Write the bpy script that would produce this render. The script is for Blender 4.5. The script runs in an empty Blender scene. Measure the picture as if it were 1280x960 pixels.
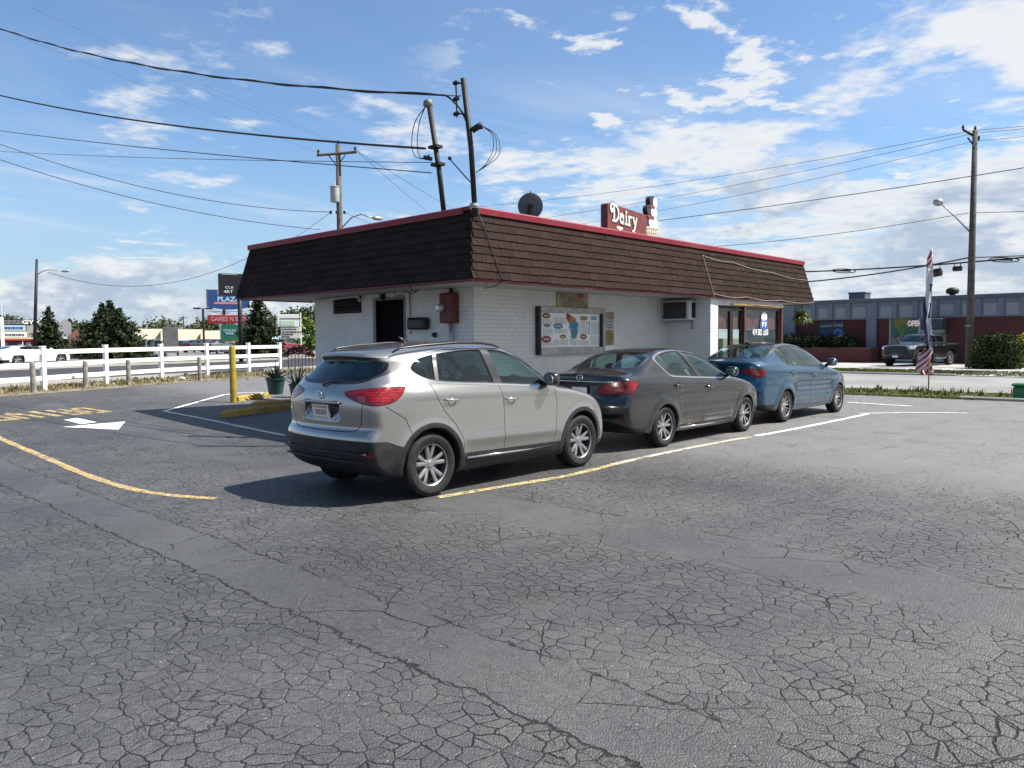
import bpy, bmesh, math, random
import numpy as np
from mathutils import Vector, Matrix
R = math.radians
rnd = random.Random(7)
nrng = np.random.default_rng(11)
SC = bpy.context.scene
COL = SC.collection

# ------------------------------------------------------------------ camera
F_PX, YAW, PITCH, ROLL, EYE = 971.0, 0.7553, 0.0566, -0.0070, 1.749     # pixels of the 1280 px wide photograph
def cam_basis():
    f = np.array([math.cos(YAW)*math.cos(PITCH), math.sin(YAW)*math.cos(PITCH), -math.sin(PITCH)])
    r = np.array([math.sin(YAW), -math.cos(YAW), 0.0]); u = np.cross(r, f)
    return r*math.cos(ROLL)+u*math.sin(ROLL), -r*math.sin(ROLL)+u*math.cos(ROLL), f
CR, CU, CF = cam_basis()
cd = bpy.data.cameras.new('camera'); cam = bpy.data.objects.new('camera', cd); COL.objects.link(cam)
cd.sensor_width = 36.0; cd.lens = 36.0*F_PX/1280.0; cd.clip_start = 0.05; cd.clip_end = 6000
cam.matrix_world = Matrix(((CR[0], CU[0], -CF[0], 0), (CR[1], CU[1], -CF[1], 0), (CR[2], CU[2], -CF[2], EYE), (0, 0, 0, 1)))
SC.camera = cam

# ------------------------------------------------------------------ light
SUN_DIR = Vector((0.51, -0.53, 1.0)).normalized()          # towards the sun
sun_el = math.asin(SUN_DIR.z); sun_az = math.atan2(SUN_DIR.x, SUN_DIR.y)   # azimuth clockwise from +Y
sl = bpy.data.lights.new('sun', 'SUN'); sl.energy = 5.0; sl.angle = R(0.53); sl.color = (1.0, 0.955, 0.89)
so = bpy.data.objects.new('sun', sl); COL.objects.link(so)
so.rotation_euler = (-SUN_DIR).to_track_quat('-Z', 'Y').to_euler(); so.location = (0, 0, 60)
SC.view_settings.view_transform = 'Standard'; SC.view_settings.look = 'None'
SC.view_settings.gamma = 1.0; SC.view_settings.exposure = 1.0

class NT:
    """small helper round a node tree"""
    def __init__(s, tree): s.t = tree; s.n = tree.nodes; s.l = tree.links
    def new(s, typ, **kw):
        n = s.n.new(typ)
        ins = kw.pop('ins', {})
        for k, v in kw.items(): setattr(n, k, v)
        for k, v in ins.items(): s.set(n.inputs[k], v)
        return n
    def set(s, sock, v):
        if isinstance(v, bpy.types.NodeSocket): s.l.new(v, sock)
        else: sock.default_value = v
    def math(s, op, a, b=0.0, c=None, clamp=False):
        n = s.n.new('ShaderNodeMath'); n.operation = op; n.use_clamp = clamp
        s.set(n.inputs[0], a); s.set(n.inputs[1], b)
        if c is not None: s.set(n.inputs[2], c)
        return n.outputs[0]
    def mix(s, f, a, b, typ='MIX'):
        n = s.n.new('ShaderNodeMix'); n.data_type = 'RGBA'; n.blend_type = typ
        s.set(n.inputs[0], f); s.set(n.inputs[6], a); s.set(n.inputs[7], b); return n.outputs[2]
    def noise(s, vec, scale, detail=4.0, rough=0.55, lac=2.0, dist=0.0, out=0):
        n = s.n.new('ShaderNodeTexNoise'); n.inputs['Scale'].default_value = scale; n.inputs['Detail'].default_value = detail
        n.inputs['Roughness'].default_value = rough; n.inputs['Lacunarity'].default_value = lac; n.inputs['Distortion'].default_value = dist
        s.l.new(vec, n.inputs['Vector']); return n.outputs[out]
    def ramp(s, f, a, b, lo=0.0, hi=1.0, smooth=True):
        n = s.n.new('ShaderNodeMapRange'); n.interpolation_type = 'SMOOTHSTEP' if smooth else 'LINEAR'; n.clamp = True
        s.set(n.inputs[0], f); s.set(n.inputs[1], a); s.set(n.inputs[2], b); s.set(n.inputs[3], lo); s.set(n.inputs[4], hi); return n.outputs[0]
def c4(c): return (c[0], c[1], c[2], 1.0)

# ------------------------------------------------------------------ world: daylight sky with broken cloud
W = bpy.data.worlds.new('World'); SC.world = W; W.use_nodes = True
w = NT(W.node_tree); w.n.clear()
sky = w.new('ShaderNodeTexSky', sky_type='NISHITA', sun_disc=False, sun_elevation=sun_el, sun_rotation=sun_az, altitude=200.0, air_density=1.0, dust_density=0.7, ozone_density=1.6)
tc = w.new('ShaderNodeTexCoord')
sep = w.new('ShaderNodeSeparateXYZ', ins={0: tc.outputs['Generated']})
zc = w.math('MAXIMUM', sep.outputs[2], 0.0); el = sep.outputs[2]
den = w.math('ADD', zc, 0.05)
px_ = w.math('DIVIDE', sep.outputs[0], den); py_ = w.math('DIVIDE', sep.outputs[1], den)
P = w.new('ShaderNodeCombineXYZ', ins={0: px_, 1: py_, 2: 0.37}).outputs[0]           # a flat cloud deck seen in perspective
# more cloud towards the street (+X, -Y), clearer towards +Y
right = w.math('ADD', w.math('MULTIPLY', sep.outputs[0], 0.728), w.math('MULTIPLY', sep.outputs[1], -0.685))
right = w.math('SUBTRACT', right, 0.0)
big = w.noise(P, 0.34, 3.0, 0.5); mid = w.noise(P, 1.25, 10.0, 0.60, dist=0.2); fin = w.noise(P, 4.2, 8.0, 0.62)
cov = w.math('ADD', w.math('MULTIPLY', big, 0.40), w.math('ADD', w.math('MULTIPLY', mid, 0.46), w.math('MULTIPLY', fin, 0.30)))
cov = w.math('ADD', cov, w.ramp(right, -0.30, 0.45, -0.035, 0.088))
cov = w.math('ADD', cov, w.ramp(el, 0.05, 0.40, 0.035, -0.03))
cum = w.math('MULTIPLY', w.ramp(cov, 0.605, 0.700), w.ramp(el, 0.015, 0.07))
Pp = w.new('ShaderNodeMapping', ins={'Vector': P}); Pp.inputs['Location'].default_value = (1.9, 0.6, 0)
puff = w.math('ADD', w.noise(Pp.outputs[0], 4.2, 9.0, 0.60, dist=0.1), w.math('MULTIPLY', w.math('SUBTRACT', w.noise(Pp.outputs[0], 0.9, 2.0, 0.5), 0.5), 0.55))
puff = w.math('MULTIPLY', w.ramp(puff, 0.505, 0.615), w.math('MULTIPLY', w.ramp(right, -0.10, 0.12), w.ramp(el, 0.10, 0.18)))
cum = w.math('MAXIMUM', cum, w.math('MULTIPLY', puff, 0.95))
# thin high streaks
rot = w.new('ShaderNodeMapping', ins={'Vector': P}); rot.inputs['Rotation'].default_value = (0, 0, R(-32)); rot.inputs['Scale'].default_value = (0.34, 1.0, 1.0); rot.inputs['Location'].default_value = (0.4, 2.3, 0)
cir = w.math('MULTIPLY', w.ramp(w.noise(rot.outputs[0], 0.9, 9.0, 0.62, dist=0.5), 0.46, 0.74), w.math('MULTIPLY', w.math('MULTIPLY', w.ramp(el, 0.03, 0.12), w.ramp(el, 0.25, 0.34, 1.0, 0.15)), w.ramp(w.noise(P, 0.25, 2.0, .5), .35, .6, .25, .55)))
# heaped cloud standing on the horizon, seen from the side
az = w.math('ARCTAN2', sep.outputs[1], sep.outputs[0])
H = w.new('ShaderNodeCombineXYZ', ins={0: w.math('MULTIPLY', az, 5.2), 1: w.math('MULTIPLY', el, 11.0), 2: 4.3}).outputs[0]
hb = w.noise(H, 1.0, 12.0, 0.60, dist=0.15)
caph = w.ramp(right, -0.25, 0.45, 0.110, 0.21)
hm = w.ramp(w.math('DIVIDE', el, caph), 0.35, 1.25, 1.0, 0.0)
bank = w.math('MULTIPLY', w.ramp(w.math('ADD', hb, w.math('ADD', w.math('MULTIPLY', hm, 0.30), w.ramp(right, -.5, .5, -.022, .03))), 0.645, 0.735), w.ramp(hm, 0.0, 0.3))
dens = w.math('MAXIMUM', w.math('MAXIMUM', cum, cir), bank)
# cloud brightness: bright rims and tops, blue-grey undersides
up = w.new('ShaderNodeVectorMath', operation='ADD', ins={0: H, 1: (-0.10, 0.22, 0)}).outputs[0]
lit = w.ramp(w.math('SUBTRACT', hb, w.noise(up, 1.0, 12.0, 0.60, dist=0.15)), -0.10, 0.10)
thick = w.ramp(cov, 0.66, 0.83); shade = w.noise(P, 1.7, 7.0, 0.6)
g = w.math('SUBTRACT', 1.0, w.math('MULTIPLY', thick, w.ramp(shade, 0.36, 0.62, 0.05, 0.85)))
g = w.math('MULTIPLY', g, w.math('SUBTRACT', 1.0, w.math('MULTIPLY', bank, w.ramp(lit, 0.0, 1.0, 0.85, 0.0))))
ccol = w.mix(g, (3.9, 5.0, 6.6, 1), (8.7, 8.95, 9.2, 1))
skyn = w.mix(1.0, sky.outputs[0], (1.30, 1.52, 1.70, 1), 'MULTIPLY')
hz = w.math('MULTIPLY', w.ramp(el, -0.02, 0.26, 1.0, 0.0), 0.80)
skyc = w.mix(hz, skyn, (4.3, 5.8, 7.4, 1))
out = w.mix(w.math('MULTIPLY', dens, 0.96), skyc, ccol)
bg = w.new('ShaderNodeBackground', ins={'Color': out, 'Strength': 0.050})
w.l.new(bg.outputs[0], w.new('ShaderNodeOutputWorld').inputs['Surface'])

# ------------------------------------------------------------------ placing: photo pixels -> points of the place
def ray(px, py): return CF + CR*(px-640)/F_PX + CU*(480-py)/F_PX
CAMP = np.array([0.0, 0.0, EYE])
def sstep(t): t = np.clip(t, 0, 1); return t*t*(3-2*t)
def gz(x, y): return 0.45*sstep((np.asarray(y)-0.3*np.asarray(x)-10.0)/17.0)     # the ground rises gently towards the road on the left
def gp(px, py, off=0.0):
    d = ray(px, py); z = 0.0
    for _ in range(30):
        t = (z+off-EYE)/d[2]; p = CAMP+d*t; z = 0.5*z+0.5*float(gz(p[0], p[1]))
    return Vector((p[0], p[1], z+off))
def pd(px, py, D): p = CAMP+ray(px, py)*D; return Vector(p)
def onX(px, py, X): d = ray(px, py); return Vector(CAMP+d*((X-CAMP[0])/d[0]))
def onY(px, py, Y): d = ray(px, py); return Vector(CAMP+d*((Y-CAMP[1])/d[1]))

# ------------------------------------------------------------------ scene objects
def tag(o, label=None, cat=None, group=None, kind=None):
    if label: o['label'] = label
    if cat: o['category'] = cat
    if group: o['group'] = group
    if kind: o['kind'] = kind
    return o
def thing(name, label, cat, loc=(0, 0, 0), rz=0.0, group=None):
    o = bpy.data.objects.new(name, None); COL.objects.link(o); o.empty_display_size = 0.3
    o.location = loc; o.rotation_euler = (0, 0, rz); return tag(o, label, cat, group)
def link(name, me, parent=None, mats=None):
    o = bpy.data.objects.new(name, me); COL.objects.link(o)
    if parent is not None: o.parent = parent
    if mats is not None:
        for m in (mats if isinstance(mats, (list, tuple)) else [mats]): me.materials.append(m)
    return o
def copy_tree(o, parent=None, **kw):
    c = o.copy(); COL.objects.link(c); c.parent = parent
    for ch in list(o.children): copy_tree(ch, c)
    return c
class MB:
    """collects boxes, tubes, prisms into one mesh"""
    def __init__(s): s.v = []; s.f = []; s.m = []; s.mi = 0
    def add(s, vs, fs):
        b = len(s.v); s.v += [tuple(v) for v in vs]; s.f += [tuple(i+b for i in f) for f in fs]; s.m += [s.mi]*len(fs); return s
    def box(s, c, d, M=None):
        x, y, z = d[0]/2, d[1]/2, d[2]/2
        vs = [Vector((sx*x, sy*y, sz*z)) for sx in (-1, 1) for sy in (-1, 1) for sz in (-1, 1)]
        if M is not None: vs = [M @ v for v in vs]
        vs = [v+Vector(c) for v in vs]
        return s.add(vs, [(0, 1, 3, 2), (4, 6, 7, 5), (0, 4, 5, 1), (2, 3, 7, 6), (0, 2, 6, 4), (1, 5, 7, 3)])
    def cbox(s, lo, hi, b=0.01):
        """box with chamfered edges, given by its corners"""
        lo = Vector(lo); hi = Vector(hi); c = (lo+hi)/2; d = hi-lo
        b = min(b, 0.45*min(d)); bm = bmesh.new(); bmesh.ops.create_cube(bm, size=1.0)
        for v in bm.verts: v.co = Vector((v.co.x*d.x, v.co.y*d.y, v.co.z*d.z))+c
        bmesh.ops.bevel(bm, geom=list(bm.edges), offset=b, segments=1, affect='EDGES', profile=0.5)
        bm.verts.index_update(); s.add([v.co.copy() for v in bm.verts], [[v.index for v in f.verts] for f in bm.faces]); bm.free(); return s
    def curve(s, pts, r, n=6, it=3):
        p = np.array([tuple(q) for q in pts], float)
        for _ in range(it): a = 0.75*p[:-1]+0.25*p[1:]; b = 0.25*p[:-1]+0.75*p[1:]; p = np.concatenate([p[:1], np.stack([a, b], 1).reshape(-1, 3), p[-1:]])
        return s.tube([Vector(q) for q in p], r, n)
    def tube(s, pts, r, n=8, cap=True):
        pts = [Vector(p) for p in pts]; rs = r if isinstance(r, (list, tuple)) else [r]*len(pts)
        vs = []; fs = []; up = None
        for i, p in enumerate(pts):
            t = (pts[min(i+1, len(pts)-1)]-pts[max(i-1, 0)]).normalized()
            if up is None:
                up = Vector((0, 0, 1)) if abs(t.z) < 0.9 else Vector((1, 0, 0))
            a = t.cross(up).normalized(); b = a.cross(t).normalized(); up = b
            for k in range(n):
                an = 2*math.pi*k/n; vs.append(p+(a*math.cos(an)+b*math.sin(an))*rs[i])
        for i in range(len(pts)-1):
            for k in range(n): fs.append((i*n+k, i*n+(k+1) % n, (i+1)*n+(k+1) % n, (i+1)*n+k))
        if cap: fs.append(tuple(range(n))[::-1]); fs.append(tuple((len(pts)-1)*n+k for k in range(n)))
        return s.add(vs, fs)
    def lathe(s, prof, n=24, M=None, closed=False):
        """prof: (radius, height) pairs round local Z"""
        vs = []; fs = []
        for (r, z) in prof:
            for k in range(n):
                a = 2*math.pi*k/n; v = Vector((r*math.cos(a), r*math.sin(a), z)); vs.append(M @ v if M is not None else v)
        m = len(prof)
        for i in range(m if closed else m-1):
            j = (i+1) % m
            for k in range(n): fs.append((i*n+k, i*n+(k+1) % n, j*n+(k+1) % n, j*n+k))
        return s.add(vs, fs)
    def prism(s, poly, h0, h1, M=None):
        """polygon (2D) extruded from h0 to h1 along local Z"""
        n = len(poly); vs = [Vector((x, y, h0)) for x, y in poly]+[Vector((x, y, h1)) for x, y in poly]
        if M is not None: vs = [M @ v for v in vs]
        return s.add(vs, [tuple(range(n))[::-1], tuple(range(n, 2*n))]+[(i, (i+1) % n, n+(i+1) % n, n+i) for i in range(n)])
    def build(s, name, mats, parent=None, smooth=False, loc=None, angle=None):
        me = bpy.data.meshes.new(name); me.from_pydata(s.v, [], s.f)
        if s.mi or any(s.m): me.polygons.foreach_set('material_index', s.m)
        o = link(name, me, parent, mats)
        if smooth:
            me.polygons.foreach_set('use_smooth', [True]*len(me.polygons))
            if angle: me.set_sharp_from_angle(angle=R(angle))
        if loc is not None: o.location = loc
        me.update(); return o
def frame(origin, xaxis, yaxis):
    """matrix whose local x, y lie along the two given axes"""
    x = Vector(xaxis).normalized(); y = Vector(yaxis).normalized(); z = x.cross(y)
    return Matrix(((x.x, y.x, z.x, origin[0]), (x.y, y.y, z.y, origin[1]), (x.z, y.z, z.z, origin[2]), (0, 0, 0, 1)))
def text_mesh(txt, size, M, depth=0.004, bold=0.0, spacing=1.0, width=None):
    cu = bpy.data.curves.new('lettering', 'FONT'); cu.body = txt; cu.size = size; cu.extrude = depth; cu.offset = bold; cu.align_x = 'CENTER'; cu.align_y = 'CENTER'; cu.space_character = spacing; cu.resolution_u = 2
    o = bpy.data.objects.new('lettering', cu); COL.objects.link(o)
    dg = bpy.context.evaluated_depsgraph_get(); me = bpy.data.meshes.new_from_object(o.evaluated_get(dg)); bpy.data.objects.remove(o)
    if width:
        xs = [v.co.x for v in me.vertices]; k = width/max(1e-6, max(xs)-min(xs)); me.transform(Matrix.Diagonal((k, 1, 1, 1)))
    me.transform(M); return me

# ------------------------------------------------------------------ materials
MATS = {}
def mat(name, col=(0.5, 0.5, 0.5), rough=0.6, metal=0.0, spec=0.5, coat=0.0, coat_rough=0.05, var=0.0, vscale=6.0, bump=0.0, bscale=60.0, dirt=None, dirt_amt=0.0, emis=None, objvar=0.0):
    if name in MATS: return MATS[name]
    m = bpy.data.materials.new(name); m.use_nodes = True; t = NT(m.node_tree); b = t.n['Principled BSDF']
    b.inputs['Roughness'].default_value = rough; b.inputs['Metallic'].default_value = metal
    b.inputs['Specular IOR Level'].default_value = spec; b.inputs['Coat Weight'].default_value = coat; b.inputs['Coat Roughness'].default_value = coat_rough
    b.inputs['Base Color'].default_value = c4(col)
    if var or bump or dirt or objvar:
        tcn = t.new('ShaderNodeTexCoord').outputs['Object']; c = c4(col)
        if var:
            nz = t.noise(tcn, vscale, 5.0, 0.6)
            c = t.mix(t.ramp(nz, 0.3, 0.7), c4([k*(1-var) for k in col]), c4([min(1, k*(1+var)) for k in col]))
        if objvar:
            oi = t.new('ShaderNodeObjectInfo').outputs['Random']
            c = t.mix(1.0, c, t.new('ShaderNodeCombineColor', ins={0: t.ramp(oi, 0, 1, 1-objvar, 1+objvar, False), 1: t.ramp(oi, 0, 1, 1-objvar, 1+objvar, False), 2: t.ramp(oi, 0, 1, 1-objvar, 1+objvar, False)}).outputs[0], 'MULTIPLY')
        if dirt:
            nz = t.noise(tcn, vscale*0.4, 8.0, 0.68)
            c = t.mix(t.math('MULTIPLY', t.ramp(nz, 0.48, 0.72), dirt_amt), c, c4(dirt))
        if not isinstance(c, tuple): t.l.new(c, b.inputs['Base Color'])
        if bump:
            bn = t.new('ShaderNodeBump', ins={'Height': t.noise(tcn, bscale, 6.0, 0.6), 'Strength': bump, 'Distance': 0.01})
            t.l.new(bn.outputs[0], b.inputs['Normal'])
    if emis: b.inputs['Emission Color'].default_value = c4(emis[0]); b.inputs['Emission Strength'].default_value = emis[1]
    MATS[name] = m; return m
def glass_mat(name, tint, through=0.5, rough=0.02, gain=1.6):
    if name in MATS: return MATS[name]
    m = bpy.data.materials.new(name); m.use_nodes = True; t = NT(m.node_tree); t.n.clear()
    tr = t.new('ShaderNodeBsdfTransparent', ins={'Color': c4([k*through for k in tint])})
    gl = t.new('ShaderNodeBsdfGlossy', ins={'Color': (.78, .95, .94, 1), 'Roughness': rough})
    ge = t.new('ShaderNodeNewGeometry'); dt = t.math('ABSOLUTE', t.new('ShaderNodeVectorMath', operation='DOT_PRODUCT', ins={0: ge.outputs['Incoming'], 1: ge.outputs['Normal']}).outputs['Value'])
    fr = t.math('ADD', .042, t.math('MULTIPLY', t.math('POWER', t.math('SUBTRACT', 1.0, dt, clamp=True), 5.0), .95))     # Schlick, the same from both sides
    k = t.math('ADD', t.math('MULTIPLY', fr, gain), 0.0, clamp=True)
    mx = t.new('ShaderNodeMixShader', ins={0: k, 1: tr.outputs[0], 2: gl.outputs[0]})
    t.l.new(mx.outputs[0], t.new('ShaderNodeOutputMaterial').inputs[0]); MATS[name] = m; return m
# ================================================================== car bodies: one implicit surface each, meshed and cut into panels
def chaikin(pts, n=3, closed=True):
    p = np.array(pts, float)
    for _ in range(n):
        if closed:
            q = np.roll(p, -1, axis=0); a = 0.75*p+0.25*q; b = 0.25*p+0.75*q; p = np.stack([a, b], 1).reshape(-1, 2)
        else:
            a = 0.75*p[:-1]+0.25*p[1:]; b = 0.25*p[:-1]+0.75*p[1:]
            p = np.concatenate([p[:1], np.stack([a, b], 1).reshape(-1, 2), p[-1:]])
    return p
def poly_sdf(X, Y, poly, closed=True, chunk=60000):
    """signed distance (negative inside) of points to a polygon, or distance to an open polyline"""
    poly = np.asarray(poly, float); A = poly if closed else poly[:-1]; B = np.roll(poly, -1, axis=0) if closed else poly[1:]
    sh = X.shape; x = X.ravel(); y = Y.ravel(); out = np.empty(x.shape)
    ex = B[:, 0]-A[:, 0]; ey = B[:, 1]-A[:, 1]; L = np.maximum(ex*ex+ey*ey, 1e-12)
    for i in range(0, len(x), chunk):
        px = x[i:i+chunk, None]-A[:, 0]; py = y[i:i+chunk, None]-A[:, 1]
        t = np.clip((px*ex+py*ey)/L, 0, 1); d = np.sqrt(((px-t*ex)**2+(py-t*ey)**2).min(1))
        if closed:
            yy = y[i:i+chunk, None]; xx = x[i:i+chunk, None]
            c = ((A[:, 1] > yy) != (B[:, 1] > yy)) & (xx < ex*(yy-A[:, 1])/np.where(ey == 0, 1e-12, ey)+A[:, 0])
            d = np.where(c.sum(1) % 2 == 1, -d, d)
        out[i:i+chunk] = d
    return out.reshape(sh)
def blur(a, sig):
    k = np.exp(-0.5*(np.arange(-int(3*sig)-1, int(3*sig)+2)/sig)**2); k /= k.sum(); h = len(k)//2
    for ax in (0, 1):
        b = np.pad(a, [(h, h) if i == ax else (0, 0) for i in (0, 1)], mode='edge')
        a = sum(k[j]*np.take(b, np.arange(j, j+a.shape[ax]), axis=ax) for j in range(len(k)))
    return a
class Body:
    def __init__(s, spec):
        s.sp = spec; pr = chaikin(spec['profile'], 3); s.x0 = pr[:, 0].min()-0.35; s.z0 = 0.0; s.h = 0.0125
        nx = int((pr[:, 0].max()+0.35-s.x0)/s.h)+2; nz = int((pr[:, 1].max()+0.3)/s.h)+2
        gx, gz_ = np.meshgrid(s.x0+s.h*np.arange(nx), s.h*np.arange(nz), indexing='ij')
        s.S = blur(poly_sdf(gx, gz_, pr), spec.get('soft', 1.1)); s.nx, s.nz = nx, nz
        wt = np.array(spec['width']); zz = np.linspace(0, 2.2, 441); wv = np.interp(zz, wt[:, 0], wt[:, 1])
        k = np.hanning(15); k /= k.sum(); s.zz = zz; s.wv = np.convolve(np.pad(wv, 7, mode='edge'), k, 'valid')
        s.ext = (pr[:, 0].min(), pr[:, 0].max(), pr[:, 1].min(), pr[:, 1].max())
    def side(s, x, z):
        u = np.clip((x-s.x0)/s.h, 0, s.nx-1.001); v = np.clip(z/s.h, 0, s.nz-1.001); i = u.astype(int); j = v.astype(int); fu = u-i; fv = v-j
        S = s.S; return (S[i, j]*(1-fu)+S[i+1, j]*fu)*(1-fv)+(S[i, j+1]*(1-fu)+S[i+1, j+1]*fu)*fv
    def arch(s, x, z):
        sp = s.sp; return np.minimum(np.hypot(x, z-sp['wz']), np.hypot(x-sp['wb'], z-sp['wz']))-sp['arch']
    def half(s, x, z):
        sp = s.sp; F = np.interp(z, s.zz, s.wv)
        a, x0, x1, p = sp['taper_r']; F = F-a*np.clip((x0-x)/(x0-x1), 0, 1.3)**p
        a, x0, x1, p = sp['taper_f']; F = F-a*np.clip((x-x0)/(x1-x0), 0, 1.3)**p
        zb = sp['belt'](x); up = np.clip((z-zb)/0.25, 0, 1)
        a, x0, x1, p = sp['cabin_r']; F = F-up*a*np.clip((x0-x)/(x0-x1), 0, 1.4)**p
        a, x0, x1, p = sp['cabin_f']; F = F-up*a*np.clip((x-x0)/(x1-x0), 0, 1.4)**p
        da = s.arch(x, z); F = F+sp.get('flare', 0.02)*np.exp(-((da-0.03)/0.07)**2)
        for (zl, amp, wd, xa, xb) in sp.get('ridges', []):
            F = F+amp*np.exp(-((z-zl(x))/wd)**2)*sstep((x-xa)/0.35)*sstep((xb-x)/0.35)
        return F
    def f(s, P):
        sp = s.sp; x, y, z = P[:, 0], np.abs(P[:, 1]), P[:, 2]
        B, p = sp['bow_r']; xe = x-B*np.clip((0.9-x)/1.4, 0, 1)*(y/0.9)**p
        B, p = sp['bow_f']; xe = xe+B*np.clip((x-1.1)/1.5, 0, 1)*(y/0.9)**p
        ze = z+sp['crown'](x, z)*y*y
        S = s.side(xe, ze); G = (y-s.half(x, z))*0.95
        r = np.interp(z, [0.3, 0.6, 1.0, 1.5], sp.get('fillet', [0.03, 0.05, 0.07, 0.10]))
        f = np.minimum(np.maximum(S, G), -r)+np.hypot(np.maximum(S+r, 0), np.maximum(G+r, 0))
        well = np.maximum(s.arch(x, z), 0.58-y)
        f = np.maximum(f, -well)
        for c in sp.get('cuts', []): f = np.maximum(f, -c(x, y, z))
        return f
    def grad(s, P, e=0.012):
        g = np.empty_like(P)
        for k in range(3):
            d = np.zeros(3); d[k] = e; g[:, k] = (s.f(P+d)-s.f(P-d))/(2*e)
        return g
    def mesh(s, h):
        x0, x1, z0, z1 = s.ext; ax = np.arange(x0-0.06, x1+0.06, h); ay = (np.arange(0, 1.04/h)+0.5)*h; az = np.arange(z0-0.05, z1+0.05, h)
        g = np.stack(np.meshgrid(ax, ay, az, indexing='ij'), -1).reshape(-1, 3)
        half = np.concatenate([s.f(g[i:i+400000]) for i in range(0, len(g), 400000)]).reshape(len(ax), len(ay), len(az))
        V = np.concatenate([half[:, ::-1], half], 1); ay = np.concatenate([-ay[::-1], ay]); sg = V < 0
        nx, ny, nz = V.shape; c = np.zeros((nx-1, ny-1, nz-1), np.int8)
        for i in (0, 1):
            for j in (0, 1):
                for k in (0, 1): c += sg[i:nx-1+i, j:ny-1+j, k:nz-1+k]
        act = (c > 0) & (c < 8); idx = -np.ones(act.shape, np.int64); I = np.argwhere(act); idx[act] = np.arange(len(I))
        acc = np.zeros((len(I), 3)); cnt = np.zeros(len(I)); org = np.array([ax[0], ay[0], az[0]])
        for a in range(3):
            b, d = [(1, 2), (0, 2), (0, 1)][a]
            for p in (0, 1):
                for q in (0, 1):
                    o0 = np.zeros(3, int); o0[b] = p; o0[d] = q; o1 = o0.copy(); o1[a] = 1
                    A = V[tuple((I+o0).T)]; B = V[tuple((I+o1).T)]; m = (A < 0) != (B < 0); t = np.where(m, A/np.where(m, A-B, 1), 0)
                    pt = I+o0.astype(float); pt[:, a] += t; acc += pt*m[:, None]; cnt += m
        P = org+acc/cnt[:, None]*h
        for _ in range(3):
            gr = s.grad(P); n2 = np.maximum((gr*gr).sum(1), 0.05); st = np.clip(s.f(P)/n2, -h, h); P = P-gr*st[:, None]
        gr = s.grad(P, 0.016); N = gr/np.maximum(np.linalg.norm(gr, axis=1), 1e-6)[:, None]
        quads = []
        for a in range(3):
            b, d = [(1, 2), (2, 0), (0, 1)][a]; sl0 = [slice(0, -1)]*3; sl1 = [slice(0, -1)]*3; sl0[a] = slice(0, -1); sl1[a] = slice(1, None)
            sl0[b] = sl1[b] = slice(1, -1); sl0[d] = sl1[d] = slice(1, -1); s0 = sg[tuple(sl0)]; s1 = sg[tuple(sl1)]
            for flip in (0, 1):
                e = np.argwhere((s0 & ~s1) if flip == 0 else (~s0 & s1)); e[:, b] += 1; e[:, d] += 1
                def at(db, dd):
                    q = e.copy(); q[:, b] += db; q[:, d] += dd; return idx[tuple(q.T)]
                q = np.stack([at(-1, -1), at(0, -1), at(0, 0), at(-1, 0)], 1); quads.append(q if flip == 0 else q[:, ::-1])
        Q = np.concatenate(quads); Q = Q[(Q >= 0).all(1)]
        d0 = ((P[Q[:, 0]]-P[Q[:, 2]])**2).sum(1); d1 = ((P[Q[:, 1]]-P[Q[:, 3]])**2).sum(1); k = (d0 <= d1)[:, None]
        T = np.concatenate([np.where(k, Q[:, [0, 1, 2]], Q[:, [0, 1, 3]]), np.where(k, Q[:, [0, 2, 3]], Q[:, [1, 2, 3]])])
        return P, N, T
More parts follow.
